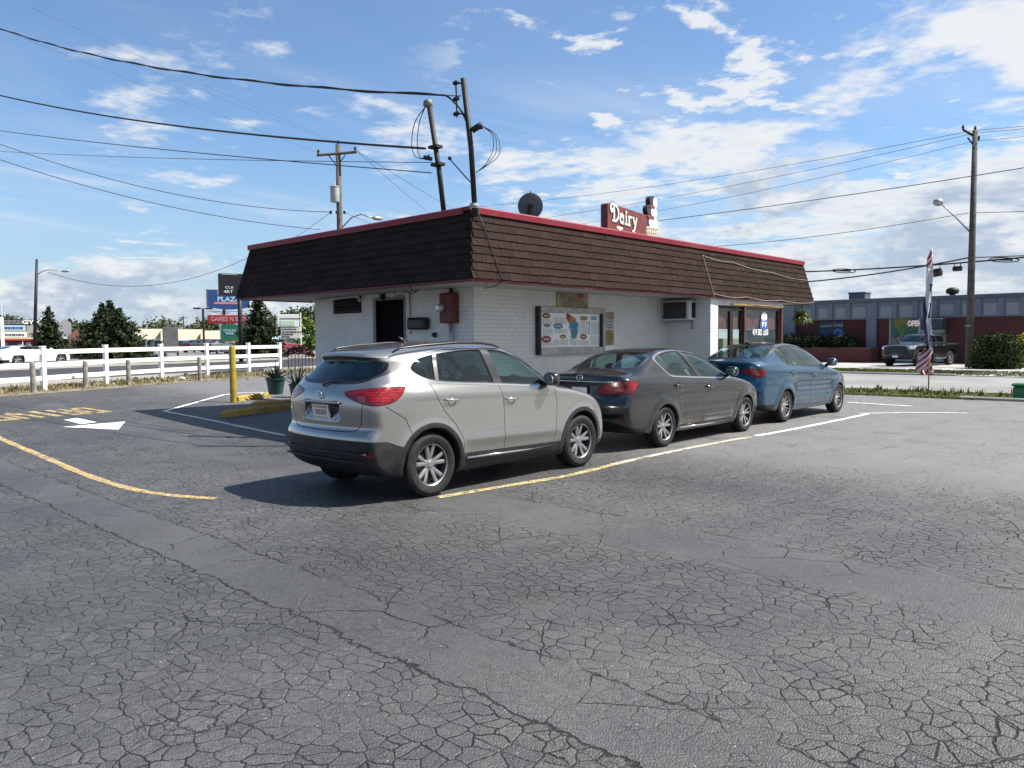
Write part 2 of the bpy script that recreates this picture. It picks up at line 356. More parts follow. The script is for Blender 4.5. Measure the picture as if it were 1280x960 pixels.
class Skin:
    """triangles with labels, cut along level sets so that panel edges come out clean"""
    def __init__(s, P, N, T): s.P, s.N, s.T = P, N, T; s.L = np.zeros(len(T), int); s.names = ['body']
    def lab(s, n):
        if n not in s.names: s.names.append(n)
        return s.names.index(n)
    def cut(s, fn, label, mask=None, src=('body',)):
        """triangles of the source labels inside fn<0 get the new label"""
        sl = [s.lab(x) for x in src]; C = s.P[s.T].mean(1); cand = np.isin(s.L, sl)
        if mask is not None: cand &= mask(C, s.N[s.T].mean(1))
        ci = np.where(cand)[0]
        if not len(ci): return s
        vs = np.unique(s.T[ci]); val = np.full(len(s.P), 1.0); val[vs] = fn(s.P[vs]); val = np.where(np.abs(val) < 1e-7, 1e-7, val)
        v = val[s.T[ci]]; neg = (v < 0).sum(1); new = s.lab(label)
        s.L[ci[neg == 3]] = new; P, N = [s.P], [s.N]; nb = len(s.P); keep = np.ones(len(s.T), bool); addT, addL = [], []
        for cnt in (1, 2):
            m = np.where(neg == cnt)[0]
            if not len(m): continue
            t = s.T[ci[m]]; vv = v[m]; odd = (vv < 0).argmax(1) if cnt == 1 else (vv > 0).argmax(1); r = np.arange(len(m))
            a = t[r, odd]; b = t[r, (odd+1) % 3]; c = t[r, (odd+2) % 3]; va, vb, vc = val[a], val[b], val[c]
            tb = (va/(va-vb))[:, None]; tc_ = (va/(va-vc))[:, None]
            P += [s.P[a]+(s.P[b]-s.P[a])*tb, s.P[a]+(s.P[c]-s.P[a])*tc_]; N += [s.N[a]+(s.N[b]-s.N[a])*tb, s.N[a]+(s.N[c]-s.N[a])*tc_]
            ib = nb+np.arange(len(m)); ic = ib+len(m); nb += 2*len(m); old = s.L[ci[m]]; nw = np.full(len(m), new)
            addT += [np.stack([a, ib, ic], 1), np.stack([ib, b, c], 1), np.stack([ib, c, ic], 1)]
            addL += [nw, old, old] if cnt == 1 else [old, nw, nw]; keep[ci[m]] = False
        s.P = np.concatenate(P); s.N = np.concatenate(N)
        s.T = np.concatenate([s.T[keep]]+addT); s.L = np.concatenate([s.L[keep]]+addL); return s
    def line(s, pl, w, label, mask, h, coord, src=('body',)):
        """thin band along an open polyline: cut on both sides of it"""
        pl = np.array(pl, float); L = s.lab(label)
        def sg(P):
            u, v = coord(P); A = pl[:-1]; B = pl[1:]; e = B-A; px = u[:, None]-A[:, 0]; py = v[:, None]-A[:, 1]
            t = np.clip((px*e[:, 0]+py*e[:, 1])/np.maximum((e*e).sum(1), 1e-12), 0, 1); d = np.hypot(px-t*e[:, 0], py-t*e[:, 1]); k = d.argmin(1); r = np.arange(len(u))
            return d[r, k]*np.where(e[k, 0]*py[r, k]-e[k, 1]*px[r, k] >= 0, 1, -1)
        near = lambda C, n: mask(C, n) & (np.abs(poly_sdf(*coord(C), pl, False)) < 1.3*h)
        sl = s.lab(src[0]); s.cut(lambda P: sg(P)-w, '_tmp', near, src); s.cut(lambda P: -(sg(P)+w), label, None, ('_tmp',)); s.L[s.L == s.lab('_tmp')] = sl
        return s
    def relabel(s, fn, label, src=('body',)):
        C = s.P[s.T].mean(1); m = np.isin(s.L, [s.lab(x) for x in src]); m[m] = fn(C[m]); s.L[m] = s.lab(label); return s
    def pick(s, *labels): return np.isin(s.L, [s.lab(x) for x in labels if x in s.names])
    def build(s, name, mats, parent, m, off=0.0, mi=None, offs=None):
        """mesh object from a triangle mask; shading normals come from the smooth body"""
        T = s.T[m]
        if not len(T): return None
        u, inv = np.unique(T, return_inverse=True); P = s.P[u]; N = s.N[u]; N = N/np.maximum(np.linalg.norm(N, axis=1), 1e-6)[:, None]
        if off: P = P+N*off
        if offs is not None: P = P+N*offs[u][:, None]
        me = bpy.data.meshes.new(name); T = inv.reshape(-1, 3); n = len(T)
        me.vertices.add(len(P)); me.vertices.foreach_set('co', P.astype(np.float32).ravel())
        me.loops.add(3*n); me.loops.foreach_set('vertex_index', T.astype(np.int32).ravel())
        me.polygons.add(n); me.polygons.foreach_set('loop_start', np.arange(0, 3*n, 3, dtype=np.int32)); me.polygons.foreach_set('loop_total', np.full(n, 3, np.int32))
        if mi is not None: me.polygons.foreach_set('material_index', mi[m].astype(np.int32))
        me.update(); me.validate(); me.polygons.foreach_set('use_smooth', [True]*len(me.polygons)); me.normals_split_custom_set_from_vertices([tuple(v) for v in N])
        return link(name, me, parent, mats)
def band(poly, w, closed=False, ax=(0, 2)):
    pl = np.array(poly, float); return lambda P: poly_sdf(P[:, ax[0]], P[:, ax[1]], pl, closed)-w
def inside(poly, ax=(0, 2), grow=0.0): pl = np.array(poly, float); return lambda P: poly_sdf(P[:, ax[0]], P[:, ax[1]], pl)-grow
def insidem(poly, grow=0.0): pl = np.array(poly, float); return lambda P: poly_sdf(np.abs(P[:, 1]), P[:, 2], pl)-grow     # mirrored in y

def metallic(name, col, flake=0.35, rough=0.34):
    if name in MATS: return MATS[name]
    m = mat(name, col, rough, metal=flake, spec=0.5, coat=1.0, coat_rough=0.03); t = NT(m.node_tree); b = t.n['Principled BSDF']
    tcn = t.new('ShaderNodeTexCoord').outputs['Object']
    d = t.ramp(t.noise(tcn, 2.2, 7.0, 0.65), 0.45, 0.8, 0.0, 0.10)                       # road film
    low = t.math('MULTIPLY', t.ramp(t.new('ShaderNodeSeparateXYZ', ins={0: tcn}).outputs[2], 0.60, 0.20, 0.0, 0.25), t.ramp(t.noise(tcn, 9.0, 5.0, 0.6), 0.3, 0.7, 0.4, 1.0))
    c = t.mix(t.math('MAXIMUM', t.math('MULTIPLY', d, 0.5), low), c4(col), (0.17, 0.155, 0.135, 1)); t.l.new(c, b.inputs['Base Color'])
    t.l.new(t.math('ADD', t.ramp(t.noise(tcn, 5.0, 6.0, 0.6), 0.35, 0.75, 0.0, 0.10), 0.03), b.inputs['Coat Roughness'])
    t.l.new(t.math('ADD', rough, t.math('MULTIPLY', low, 0.5)), b.inputs['Roughness'])
    t.l.new(t.math('SUBTRACT', 1.0, t.math('MULTIPLY', low, 1.6), clamp=True), b.inputs['Coat Weight']); return m
M_CLAD = mat('black_plastic', (0.016, 0.016, 0.018), 0.55, spec=0.35, var=0.25, vscale=9, dirt=(0.07, 0.065, 0.06), dirt_amt=0.35)
M_SEAL = mat('rubber_seal', (0.012, 0.012, 0.013), 0.35)
M_GAP = mat('panel_gap', (0.006, 0.006, 0.006), 0.9)
M_TYRE = mat('tyre_rubber', (0.012, 0.012, 0.013), 0.75, spec=.35, var=0.3, vscale=20, dirt=(0.045, 0.042, 0.04), dirt_amt=0.5)
M_RIM = mat('rim_alloy', (0.40, 0.40, 0.41), 0.30, metal=0.85, var=0.15, vscale=12, dirt=(.16, .15, .14), dirt_amt=.4)
M_RIMD = mat('rim_dark_metal', (0.06, 0.06, 0.062), 0.5, metal=0.6)  # plain dark metal of wheel hubs, barrels and exhausts
M_CHROME = mat('chrome', (0.80, 0.80, 0.80), 0.10, metal=1.0)
M_LAMP = mat('tail_lens', (0.17, 0.003, 0.007), 0.16, spec=0.45, coat=.3, coat_rough=0.02)
M_LAMPC = mat('tail_lens_clear', (0.36, 0.07, 0.07), 0.14, spec=0.45, coat=.3, coat_rough=0.02)
def lamp_inner():
    m = mat('tail_lens_inner', (0.42, 0.010, 0.016), 0.14, spec=0.45, coat=.3, coat_rough=0.02); t = NT(m.node_tree); b = t.n['Principled BSDF']; z = t.new('ShaderNodeSeparateXYZ', ins={0: t.new('ShaderNodeTexCoord').outputs['Object']})
    rib = t.math('SINE', t.math('MULTIPLY', z.outputs[2], 210.0)); rib2 = t.math('SINE', t.math('MULTIPLY', z.outputs[1], 190.0)); k = t.math('MULTIPLY', t.math('ADD', rib, 1.0), t.math('ADD', rib2, 1.0))
    band_ = t.ramp(t.noise(t.new('ShaderNodeTexCoord').outputs['Object'], 7.0, 2.0, .5), .42, .55)
    t.l.new(t.mix(t.math('MULTIPLY', k, .25), t.mix(band_, (.09, .002, .005, 1), (.20, .004, .008, 1)), (.36, .012, .018, 1)), b.inputs['Base Color']); return m
M_LAMPI = lamp_inner()
M_LINER = mat('cabin_liner', (0.07, 0.068, 0.066), 0.85)
M_SEAT = mat('seat_cloth', (0.15, 0.142, 0.13), 0.9, var=0.2)
G_DARK = glass_mat('privacy_glass', (0.30, 0.43, 0.45), 0.45)
G_CLEAR = glass_mat('tinted_glass', (0.70, 0.92, 0.89), 0.90)
M_HEAD = mat('headlight_lens', (0.5, 0.52, 0.53), 0.05, metal=0.6, coat=1.0)

def make_wheel(parent, x, y, z, rad, width, rimr, style, outer):
    """outer: -1 or +1, the side the rim faces"""
    M = Matrix.Translation((x, y, z)) @ Matrix.Rotation(R(90)*(-outer), 4, 'X')     # local +Z looks outwards
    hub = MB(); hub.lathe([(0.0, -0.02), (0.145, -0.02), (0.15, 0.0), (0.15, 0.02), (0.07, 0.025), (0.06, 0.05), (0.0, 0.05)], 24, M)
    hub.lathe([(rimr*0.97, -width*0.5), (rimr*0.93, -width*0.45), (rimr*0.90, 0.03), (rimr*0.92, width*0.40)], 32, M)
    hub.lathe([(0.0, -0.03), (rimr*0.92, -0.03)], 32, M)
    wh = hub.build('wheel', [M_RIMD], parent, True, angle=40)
    ty = MB(); w2 = width/2
    prof = [(rimr*0.98, -w2*0.86), (rimr*1.06, -w2*0.97), (rimr+0.55*(rad-rimr), -w2*1.03), (rad-0.035, -w2*0.97), (rad-0.012, -w2*0.86)]
    for g in (-0.55, -0.18, 0.18, 0.55): prof += [(rad-0.002, w2*(g-0.07)-0.003), (rad-0.011, w2*(g-0.06)), (rad-0.011, w2*(g+0.06)), (rad-0.002, w2*(g+0.07)+0.003)]
    prof += [(rad-0.012, w2*0.86), (rad-0.035, w2*0.97), (rimr+0.62*(rad-rimr), w2*1.03), (rimr+0.58*(rad-rimr), w2*1.035), (rimr+0.5*(rad-rimr), w2*1.02), (rimr*1.06, w2*0.97), (rimr*0.985, w2*0.86)]
    ty.lathe(prof, 48, M); ty.build('tyre', [M_TYRE], wh, True, angle=35)
    rm = MB(); zf = w2*0.80
    rm.lathe([(rimr*0.90, zf-0.06), (rimr*0.93, zf-0.012), (rimr*0.955, zf+0.004), (rimr*1.0, zf+0.012), (rimr*1.015, zf), (rimr*1.0, zf-0.03)], 48, M)
    rm.lathe([(0.0, zf-0.016), (0.030, zf-0.016), (0.034, zf-0.022), (0.066, zf-0.030), (0.075, zf-0.055)], 24, M)
    n, pair, wa, wb_ = style
    for k in range(n):
        for sg in ((-1, 1) if pair else (0,)):
            a0 = 2*math.pi*k/n+0.3+sg*0.13; a1 = 2*math.pi*k/n+0.3+sg*pair
            p0 = Vector((math.cos(a0)*0.055, math.sin(a0)*0.055, 0)); p1 = Vector((math.cos(a1)*rimr*0.945, math.sin(a1)*rimr*0.945, 0))
            d = (p1-p0).normalized(); q = Vector((-d.y, d.x, 0)); vs = []
            for (p, ww, zt, th) in ((p0, wa, zf-0.030, 0.035), (p0.lerp(p1, 0.5), (wa+wb_)/2, zf-0.016, 0.03), (p1, wb_, zf-0.008, 0.03)):
                vs += [M @ (p-q*ww*0.5+Vector((0, 0, zt-th))), M @ (p-q*ww*0.42+Vector((0, 0, zt-0.006))), M @ (p-q*ww*0.15+Vector((0, 0, zt))), M @ (p+q*ww*0.15+Vector((0, 0, zt))), M @ (p+q*ww*0.42+Vector((0, 0, zt-0.006))), M @ (p+q*ww*0.5+Vector((0, 0, zt-th)))]
            rm.add(vs, [(6*i+j, 6*i+j+1, 6*i+j+7, 6*i+j+6) for i in (0, 1) for j in range(5)])
    for k in range(5):
        a = 2*math.pi*k/5+0.9; c = M @ Vector((math.cos(a)*0.048, math.sin(a)*0.048, zf-0.03)); rm.lathe([(0.0, 0.004), (0.007, 0.004), (0.008, -0.012)], 8, Matrix.Translation(c) @ M.to_3x3().to_4x4())
    rm.build('rim', [M_RIM], wh, True, angle=30)
    return wh
def blob(name, mats, parent, c, d, seg=(16, 10), e=2.6, M=None):
    """rounded superellipsoid: mirrors, head restraints, cushions"""
    vs = []; fs = []; nu, nv = seg
    sp = lambda a, p: math.copysign(abs(a)**p, a)
    for j in range(nv+1):
        v = -math.pi/2+math.pi*j/nv
        for i in range(nu):
            u = 2*math.pi*i/nu; p = 2/e; q = Vector((d[0]/2*sp(math.cos(v), p)*sp(math.cos(u), p), d[1]/2*sp(math.cos(v), p)*sp(math.sin(u), p), d[2]/2*sp(math.sin(v), p)))
            if M is not None: q = M @ q
            vs.append(q+Vector(c))
    for j in range(nv):
        for i in range(nu): fs.append((j*nu+i, j*nu+(i+1) % nu, (j+1)*nu+(i+1) % nu, (j+1)*nu+i))
    return MB().add(vs, fs).build(name, mats, parent, True)
def car_build(sp, root, h):
    """body, doors, glass, lamps and wheels of one parked car"""
    B = Body(sp); P, N, T = B.mesh(h); K = Skin(P, N, T)
    side = lambda C, n: (np.abs(C[:, 1]) > 0.42) & (np.abs(n[:, 1]) > 0.25)
    sideW = lambda C, n: (np.abs(C[:, 1]) > 0.42) & (np.abs(n[:, 1]) > 0.2) & (C[:, 2] > 0.95)
    wellm = lambda C, n: (B.arch(C[:, 0], C[:, 2]) < 0.004) & (np.abs(C[:, 1]) > 0.5) & (C[:, 2] < 1.0)
    K.relabel(lambda C: (B.arch(C[:, 0], C[:, 2]) < 0.006) & (C[:, 2] < 1.0), 'well')
    K.relabel(lambda C: C[:, 2] < sp['floor'], 'well')
    paint = sp['paint']; dlo = chaikin(sp['dlo'], 2); s_dlo = inside(dlo)
    # windows first
    K.cut(lambda P: s_dlo(P)-sp['trim_w'], 'trim', sideW); K.cut(s_dlo, 'seal', sideW, ('trim',)); K.cut(lambda P: s_dlo(P)+0.014, 'glass', sideW, ('seal',))
    for (a, b, wd) in sp['pillars']: K.cut(band([a, b], wd/2), 'seal', sideW, ('glass',))
    rearm = lambda C, n: (C[:, 0] < 0.75) & (C[:, 2] > 0.95); frontm = lambda C, n: (C[:, 0] > 1.0) & (C[:, 2] > 0.95) & (n[:, 0] > 0.2)
    rg = insidem(chaikin(sp['rear_glass'], 2)); K.cut(rg, 'rseal', rearm); K.cut(lambda P: rg(P)+sp.get('rseal_w', 0.03), 'rglass', rearm, ('rseal',))
    wg = insidem(chaikin(sp['wind'], 2)); K.cut(wg, 'rseal', frontm); K.cut(lambda P: wg(P)+0.03, 'wglass', frontm, ('rseal',))
    # lamps wrap round the corner: u runs across the tail and on along the flank
    wrap = lambda P: np.abs(P[:, 1])+np.maximum(0, P[:, 0]-sp['wrap0'])*1.0
    tl = chaikin(sp['tail'], 2); s_tl = lambda P: poly_sdf(wrap(P), P[:, 2], tl); tailm = lambda C, n: (C[:, 0] < 0.1)
    K.cut(lambda P: s_tl(P)-0.006, 'gap', tailm); K.cut(s_tl, 'tail', tailm, ('gap',))
    if 'tail_clear' in sp:
        tcl = chaikin(sp['tail_clear'], 2); K.cut(lambda P: poly_sdf(wrap(P), P[:, 2], tcl), 'tailc', tailm, ('tail',))
    K.cut(lambda P: s_tl(P)+0.016, 'taili', tailm, ('tail',))
    hl = chaikin(sp['head'], 2); K.cut(inside(hl), 'head', lambda C, n: (C[:, 0] > sp['wb']))
    # black plastic and panel gaps
    if 'clad' in sp: K.cut(lambda P: sp['clad'](B, P), 'clad', lambda C, n: C[:, 2] < 1.0)
    gw = sp.get('gap_w', 0.0045)
    for pl in sp['seams']: K.line(pl, gw, 'gap', side, h, lambda P: (P[:, 0], P[:, 2]))
    for pl in sp['rear_seams']: K.line(pl, gw, 'gap', lambda C, n: (C[:, 0] < 0.3) & (n[:, 0] < -0.2), h, lambda P: (np.abs(P[:, 1]), P[:, 2]))
    for pl in sp.get('top_seams', []): K.line(pl, gw, 'gap', lambda C, n: n[:, 2] > 0.5, h, lambda P: (P[:, 0], np.abs(P[:, 1])))
    if 'reflector' in sp: rf = chaikin(sp['reflector'], 1); K.cut(lambda P: poly_sdf(wrap(P), P[:, 2], rf), 'refl', tailm, ('body', 'clad'))
    for nm, poly in sp['doors']:
        q = np.array(poly, float)
        for sd in (-1, 1): K.relabel(lambda C: (poly_sdf(C[:, 0], C[:, 2], q) < 0) & (C[:, 1]*sd > 0.42), nm+('R' if sd < 0 else 'L'))
    off = np.zeros(len(K.P)); g = np.unique(K.T[K.pick('gap')]); pa = np.unique(K.T[~K.pick('gap')]); off[np.setdiff1d(g, pa)] = -0.006
    mi = np.where(K.pick('gap'), 1, np.where(K.pick('well'), 2, 0))
    K.build('body', [paint, M_GAP, M_CLAD], root, K.pick('body', 'gap', 'well'), mi=mi, offs=off)
    doors = {}
    for nm, _ in sp['doors']:
        for sd in 'RL':
            d = K.build(nm, [paint], root, K.pick(nm+sd)); doors[nm+sd] = d
    for sd in (-1, 1):
        on = lambda C: C[:, 1]*sd > 0
        C = K.P[K.T].mean(1); sel = on(C)
        fr = K.build('window_trim', [sp['trim_mat'], M_SEAL], root, K.pick('trim', 'seal') & sel, off=0.003, mi=np.where(K.pick('seal'), 1, 0))
        bounds = [-9]+[0.5*(a[0]+b[0]) for a, b, _ in sp['pillars']]+[9]
        for k in range(len(bounds)-1):
            gm = sp['glass'][k]; sl_ = [p for p in sp['pillars']]
            def between(C, k=k):
                ok = np.ones(len(C), bool)
                if k > 0: a, b, _ = sl_[k-1]; ok &= (C[:, 0]-a[0])*(b[1]-a[1])-(C[:, 2]-a[1])*(b[0]-a[0]) > 0
                if k < len(sl_): a, b, _ = sl_[k]; ok &= (C[:, 0]-a[0])*(b[1]-a[1])-(C[:, 2]-a[1])*(b[0]-a[0]) <= 0
                return ok
            K.build('side_window', [gm], root, K.pick('glass') & sel & between(C), off=-0.004)
        K.build('tail_light', [M_LAMP, M_LAMPC, M_LAMPI], root, K.pick('tail', 'tailc', 'taili') & sel, off=0.003, mi=np.where(K.pick('tailc'), 1, np.where(K.pick('taili'), 2, 0)))
        K.build('headlight', [M_HEAD], root, K.pick('head') & sel, off=0.002)
        if 'refl' in K.names: K.build('reflector', [M_LAMP], root, K.pick('refl') & sel, off=0.002)
    C = K.P[K.T].mean(1)
    K.build('rear_window', [sp['rear_glass_mat'], M_SEAL], root, K.pick('rglass') | (K.pick('rseal') & (C[:, 0] < 1.0)), off=-0.002, mi=np.where(K.pick('rseal'), 1, 0))
    K.build('windscreen', [G_CLEAR, M_SEAL], root, K.pick('wglass') | (K.pick('rseal') & (C[:, 0] >= 1.0)), off=-0.002, mi=np.where(K.pick('rseal'), 1, 0))
    K.build('plastic_cladding', [M_CLAD], root, K.pick('clad'), off=0.004)
    body = [n for n in K.names if n in ('body', 'gap') or n[:-1] in ('front_door', 'rear_door')]
    lin = K.build('cabin_liner', [M_LINER], root, K.pick(*body, 'seal', 'trim', 'rseal') & (C[:, 2] > 0.62) & (C[:, 0] > sp['cab'][0]) & (C[:, 0] < sp['cab'][1]), off=-0.035)
    # cabin floor, seats
    x0, x1 = sp['cab']; zr = sp['ext_roof']
    f = MB(); f.box(((x0+x1)/2, 0, 0.55), (x1-x0-0.2, 1.5, 0.03)); f.cbox((x1-0.62, -0.66, 0.6), (x1-0.12, 0.66, sp['dash']), 0.06); f.cbox((x0+0.05, -0.62, 0.55), (x0+0.6, 0.62, sp['shelf']), 0.05); f.build('dashboard', [M_LINER], root)
    for (sx, ys) in sp['seats']:
        for y in ys:
            Mx = Matrix.Rotation(R(-14), 4, 'Y')
            st = blob('seat', [M_SEAT], root, (sx-0.16, y, 0.95), (0.17, 0.50, 0.66), M=Mx); blob('headrest', [M_SEAT], st, (sx-0.30, y, zr-0.36), (0.12, 0.26, 0.19), M=Mx); blob('cushion', [M_SEAT], st, (sx+0.1, y, 0.66), (0.55, 0.5, 0.16))
    stw = MB(); Ms = Matrix.Translation((x1-0.70, 0.36, sp['dash']-0.02)) @ Matrix.Rotation(R(-65), 4, 'Y'); ring = [Ms @ Vector((0.19*math.cos(a), 0.19*math.sin(a), 0)) for a in np.linspace(0, 2*math.pi, 25)]; stw.tube(ring, 0.014, 6, False); stw.build('steering_wheel', [M_SEAL], root, True)
    # wheels
    for x in (0, sp['wb']):
        for sd in (-1, 1): make_wheel(root, x, sd*(sp['track']-sp['tw']/2), sp['wr'], sp['wr'], sp['tw'], sp['rim'], sp['style'], sd)
    # handles, mirrors
    for nm, hx, hz in sp['handles']:
        for sd in (-1, 1):
            y = sd*float(B.half(np.array([hx]), np.array([hz]))[0])
            m = MB(); m.tube([(hx-0.10, y*0.995, hz+0.006), (hx-0.085, y+sd*0.030, hz+0.004), (hx, y+sd*0.036, hz), (hx+0.085, y+sd*0.030, hz-0.004), (hx+0.10, y*0.995, hz-0.006)], [0.012, 0.014, 0.014, 0.014, 0.012], 8)
            o = m.build('handle', [sp['handle_mat']], doors[nm+('R' if sd < 0 else 'L')], True)
            c = MB(); Mc = Matrix.Translation((hx, y-sd*0.004, hz-0.006)) @ Matrix.Rotation(R(90)*(-sd), 4, 'X'); c.lathe([(0.0, 0.002), (0.05, 0.002), (0.062, 0.008)], 20, Mc); c.build('handle_cup', [sp.get('cup_mat', M_GAP)], doors[nm+('R' if sd < 0 else 'L')], True)
    mx, mz = sp['mirror']
    for sd in (-1, 1):
        y = sd*(float(B.half(np.array([mx]), np.array([mz]))[0])+0.12)
        Mm = Matrix.Rotation(R(12)*sd, 4, 'Z')
        o = blob('mirror', [sp['mirror_mat']], root, (mx, y, mz+0.03), (0.15, 0.23, 0.175), (20, 14), 3.0, Mm)
        g = MB(); Mg = Matrix.Translation((mx-0.070, y+sd*0.01, mz+0.03)) @ Mm @ Matrix.Rotation(R(-90), 4, 'Y'); g.prism([(0.062*math.cos(a), 0.092*math.sin(a)) for a in np.linspace(0, 2*math.pi, 20)[:-1]], 0.0, 0.012, Mg); g.build('mirror_glass', [M_CHROME], o)
        a = MB(); a.tube([(mx+0.06, sd*(abs(y)-0.16), mz-0.05), (mx+0.03, sd*(abs(y)-0.09), mz-0.03)], [0.04, 0.03], 8); a.build('mirror_arm', [M_SEAL], o, True)
    return B, K
def plate(parent, x, z, w, h, tilt, frame_m, face_m):
    M = Matrix.Translation((x, 0, z)) @ Matrix.Rotation(R(tilt), 4, 'Y')
    p = MB()
    vs = lambda a, b, c, d, e, g: [M @ Vector(v) for v in ((a, c, e), (a, d, e), (a, d, g), (a, c, g), (b, c, e), (b, d, e), (b, d, g), (b, c, g))]
    fs = [(0, 1, 2, 3), (7, 6, 5, 4), (0, 4, 5, 1), (1, 5, 6, 2), (2, 6, 7, 3), (3, 7, 4, 0)]
    for (c, d, e, g) in ((-w/2-0.012, w/2+0.012, -h/2-0.012, -h/2), (-w/2-0.012, w/2+0.012, h/2, h/2+0.012), (-w/2-0.012, -w/2, -h/2, h/2), (w/2, w/2+0.012, -h/2, h/2)): p.add(vs(-0.010, 0.004, c, d, e, g), fs)
    p.mi = 1; p.add(vs(-0.004, 0.003, -w/2, w/2, -h/2, h/2), fs)
    return p.build('licence_plate', [frame_m, face_m], parent)

# ------------------------------------------------------------------ the silver SUV
ZB = lambda a, xa, b, xb: (lambda x: np.interp(x, [xa, xb], [a, b]))
M_SILVER = metallic('silver_paint', (0.32, 0.315, 0.30), 0.8, 0.25)
def suv_clad(B, P):
    x, y, z = P[:, 0], np.abs(P[:, 1]), P[:, 2]
    a = np.where(z < 0.98, B.arch(x, z)-0.062, 1.0)
    sill = z-np.interp(x, [0.2, 0.47, 2.11, 2.4], [0.445, 0.44, 0.41, 0.41]); sill = np.where((x > -0.2) & (x < 2.9), sill, 1.0)
    rear = z-np.interp(np.minimum(x+0.9, 1.0)-0.12*0, [0.0, 0.30, 0.55, 0.7], [0.690, 0.675, 0.58, 0.53]); rear = np.where(x < 0.0, rear, 1.0)
    front = np.where(x > 2.9, z-np.interp(x, [2.9, 3.2, 3.6], [0.36, 0.31, 0.42]), 1.0)
    return np.minimum(np.minimum(a, sill), np.minimum(rear, front))
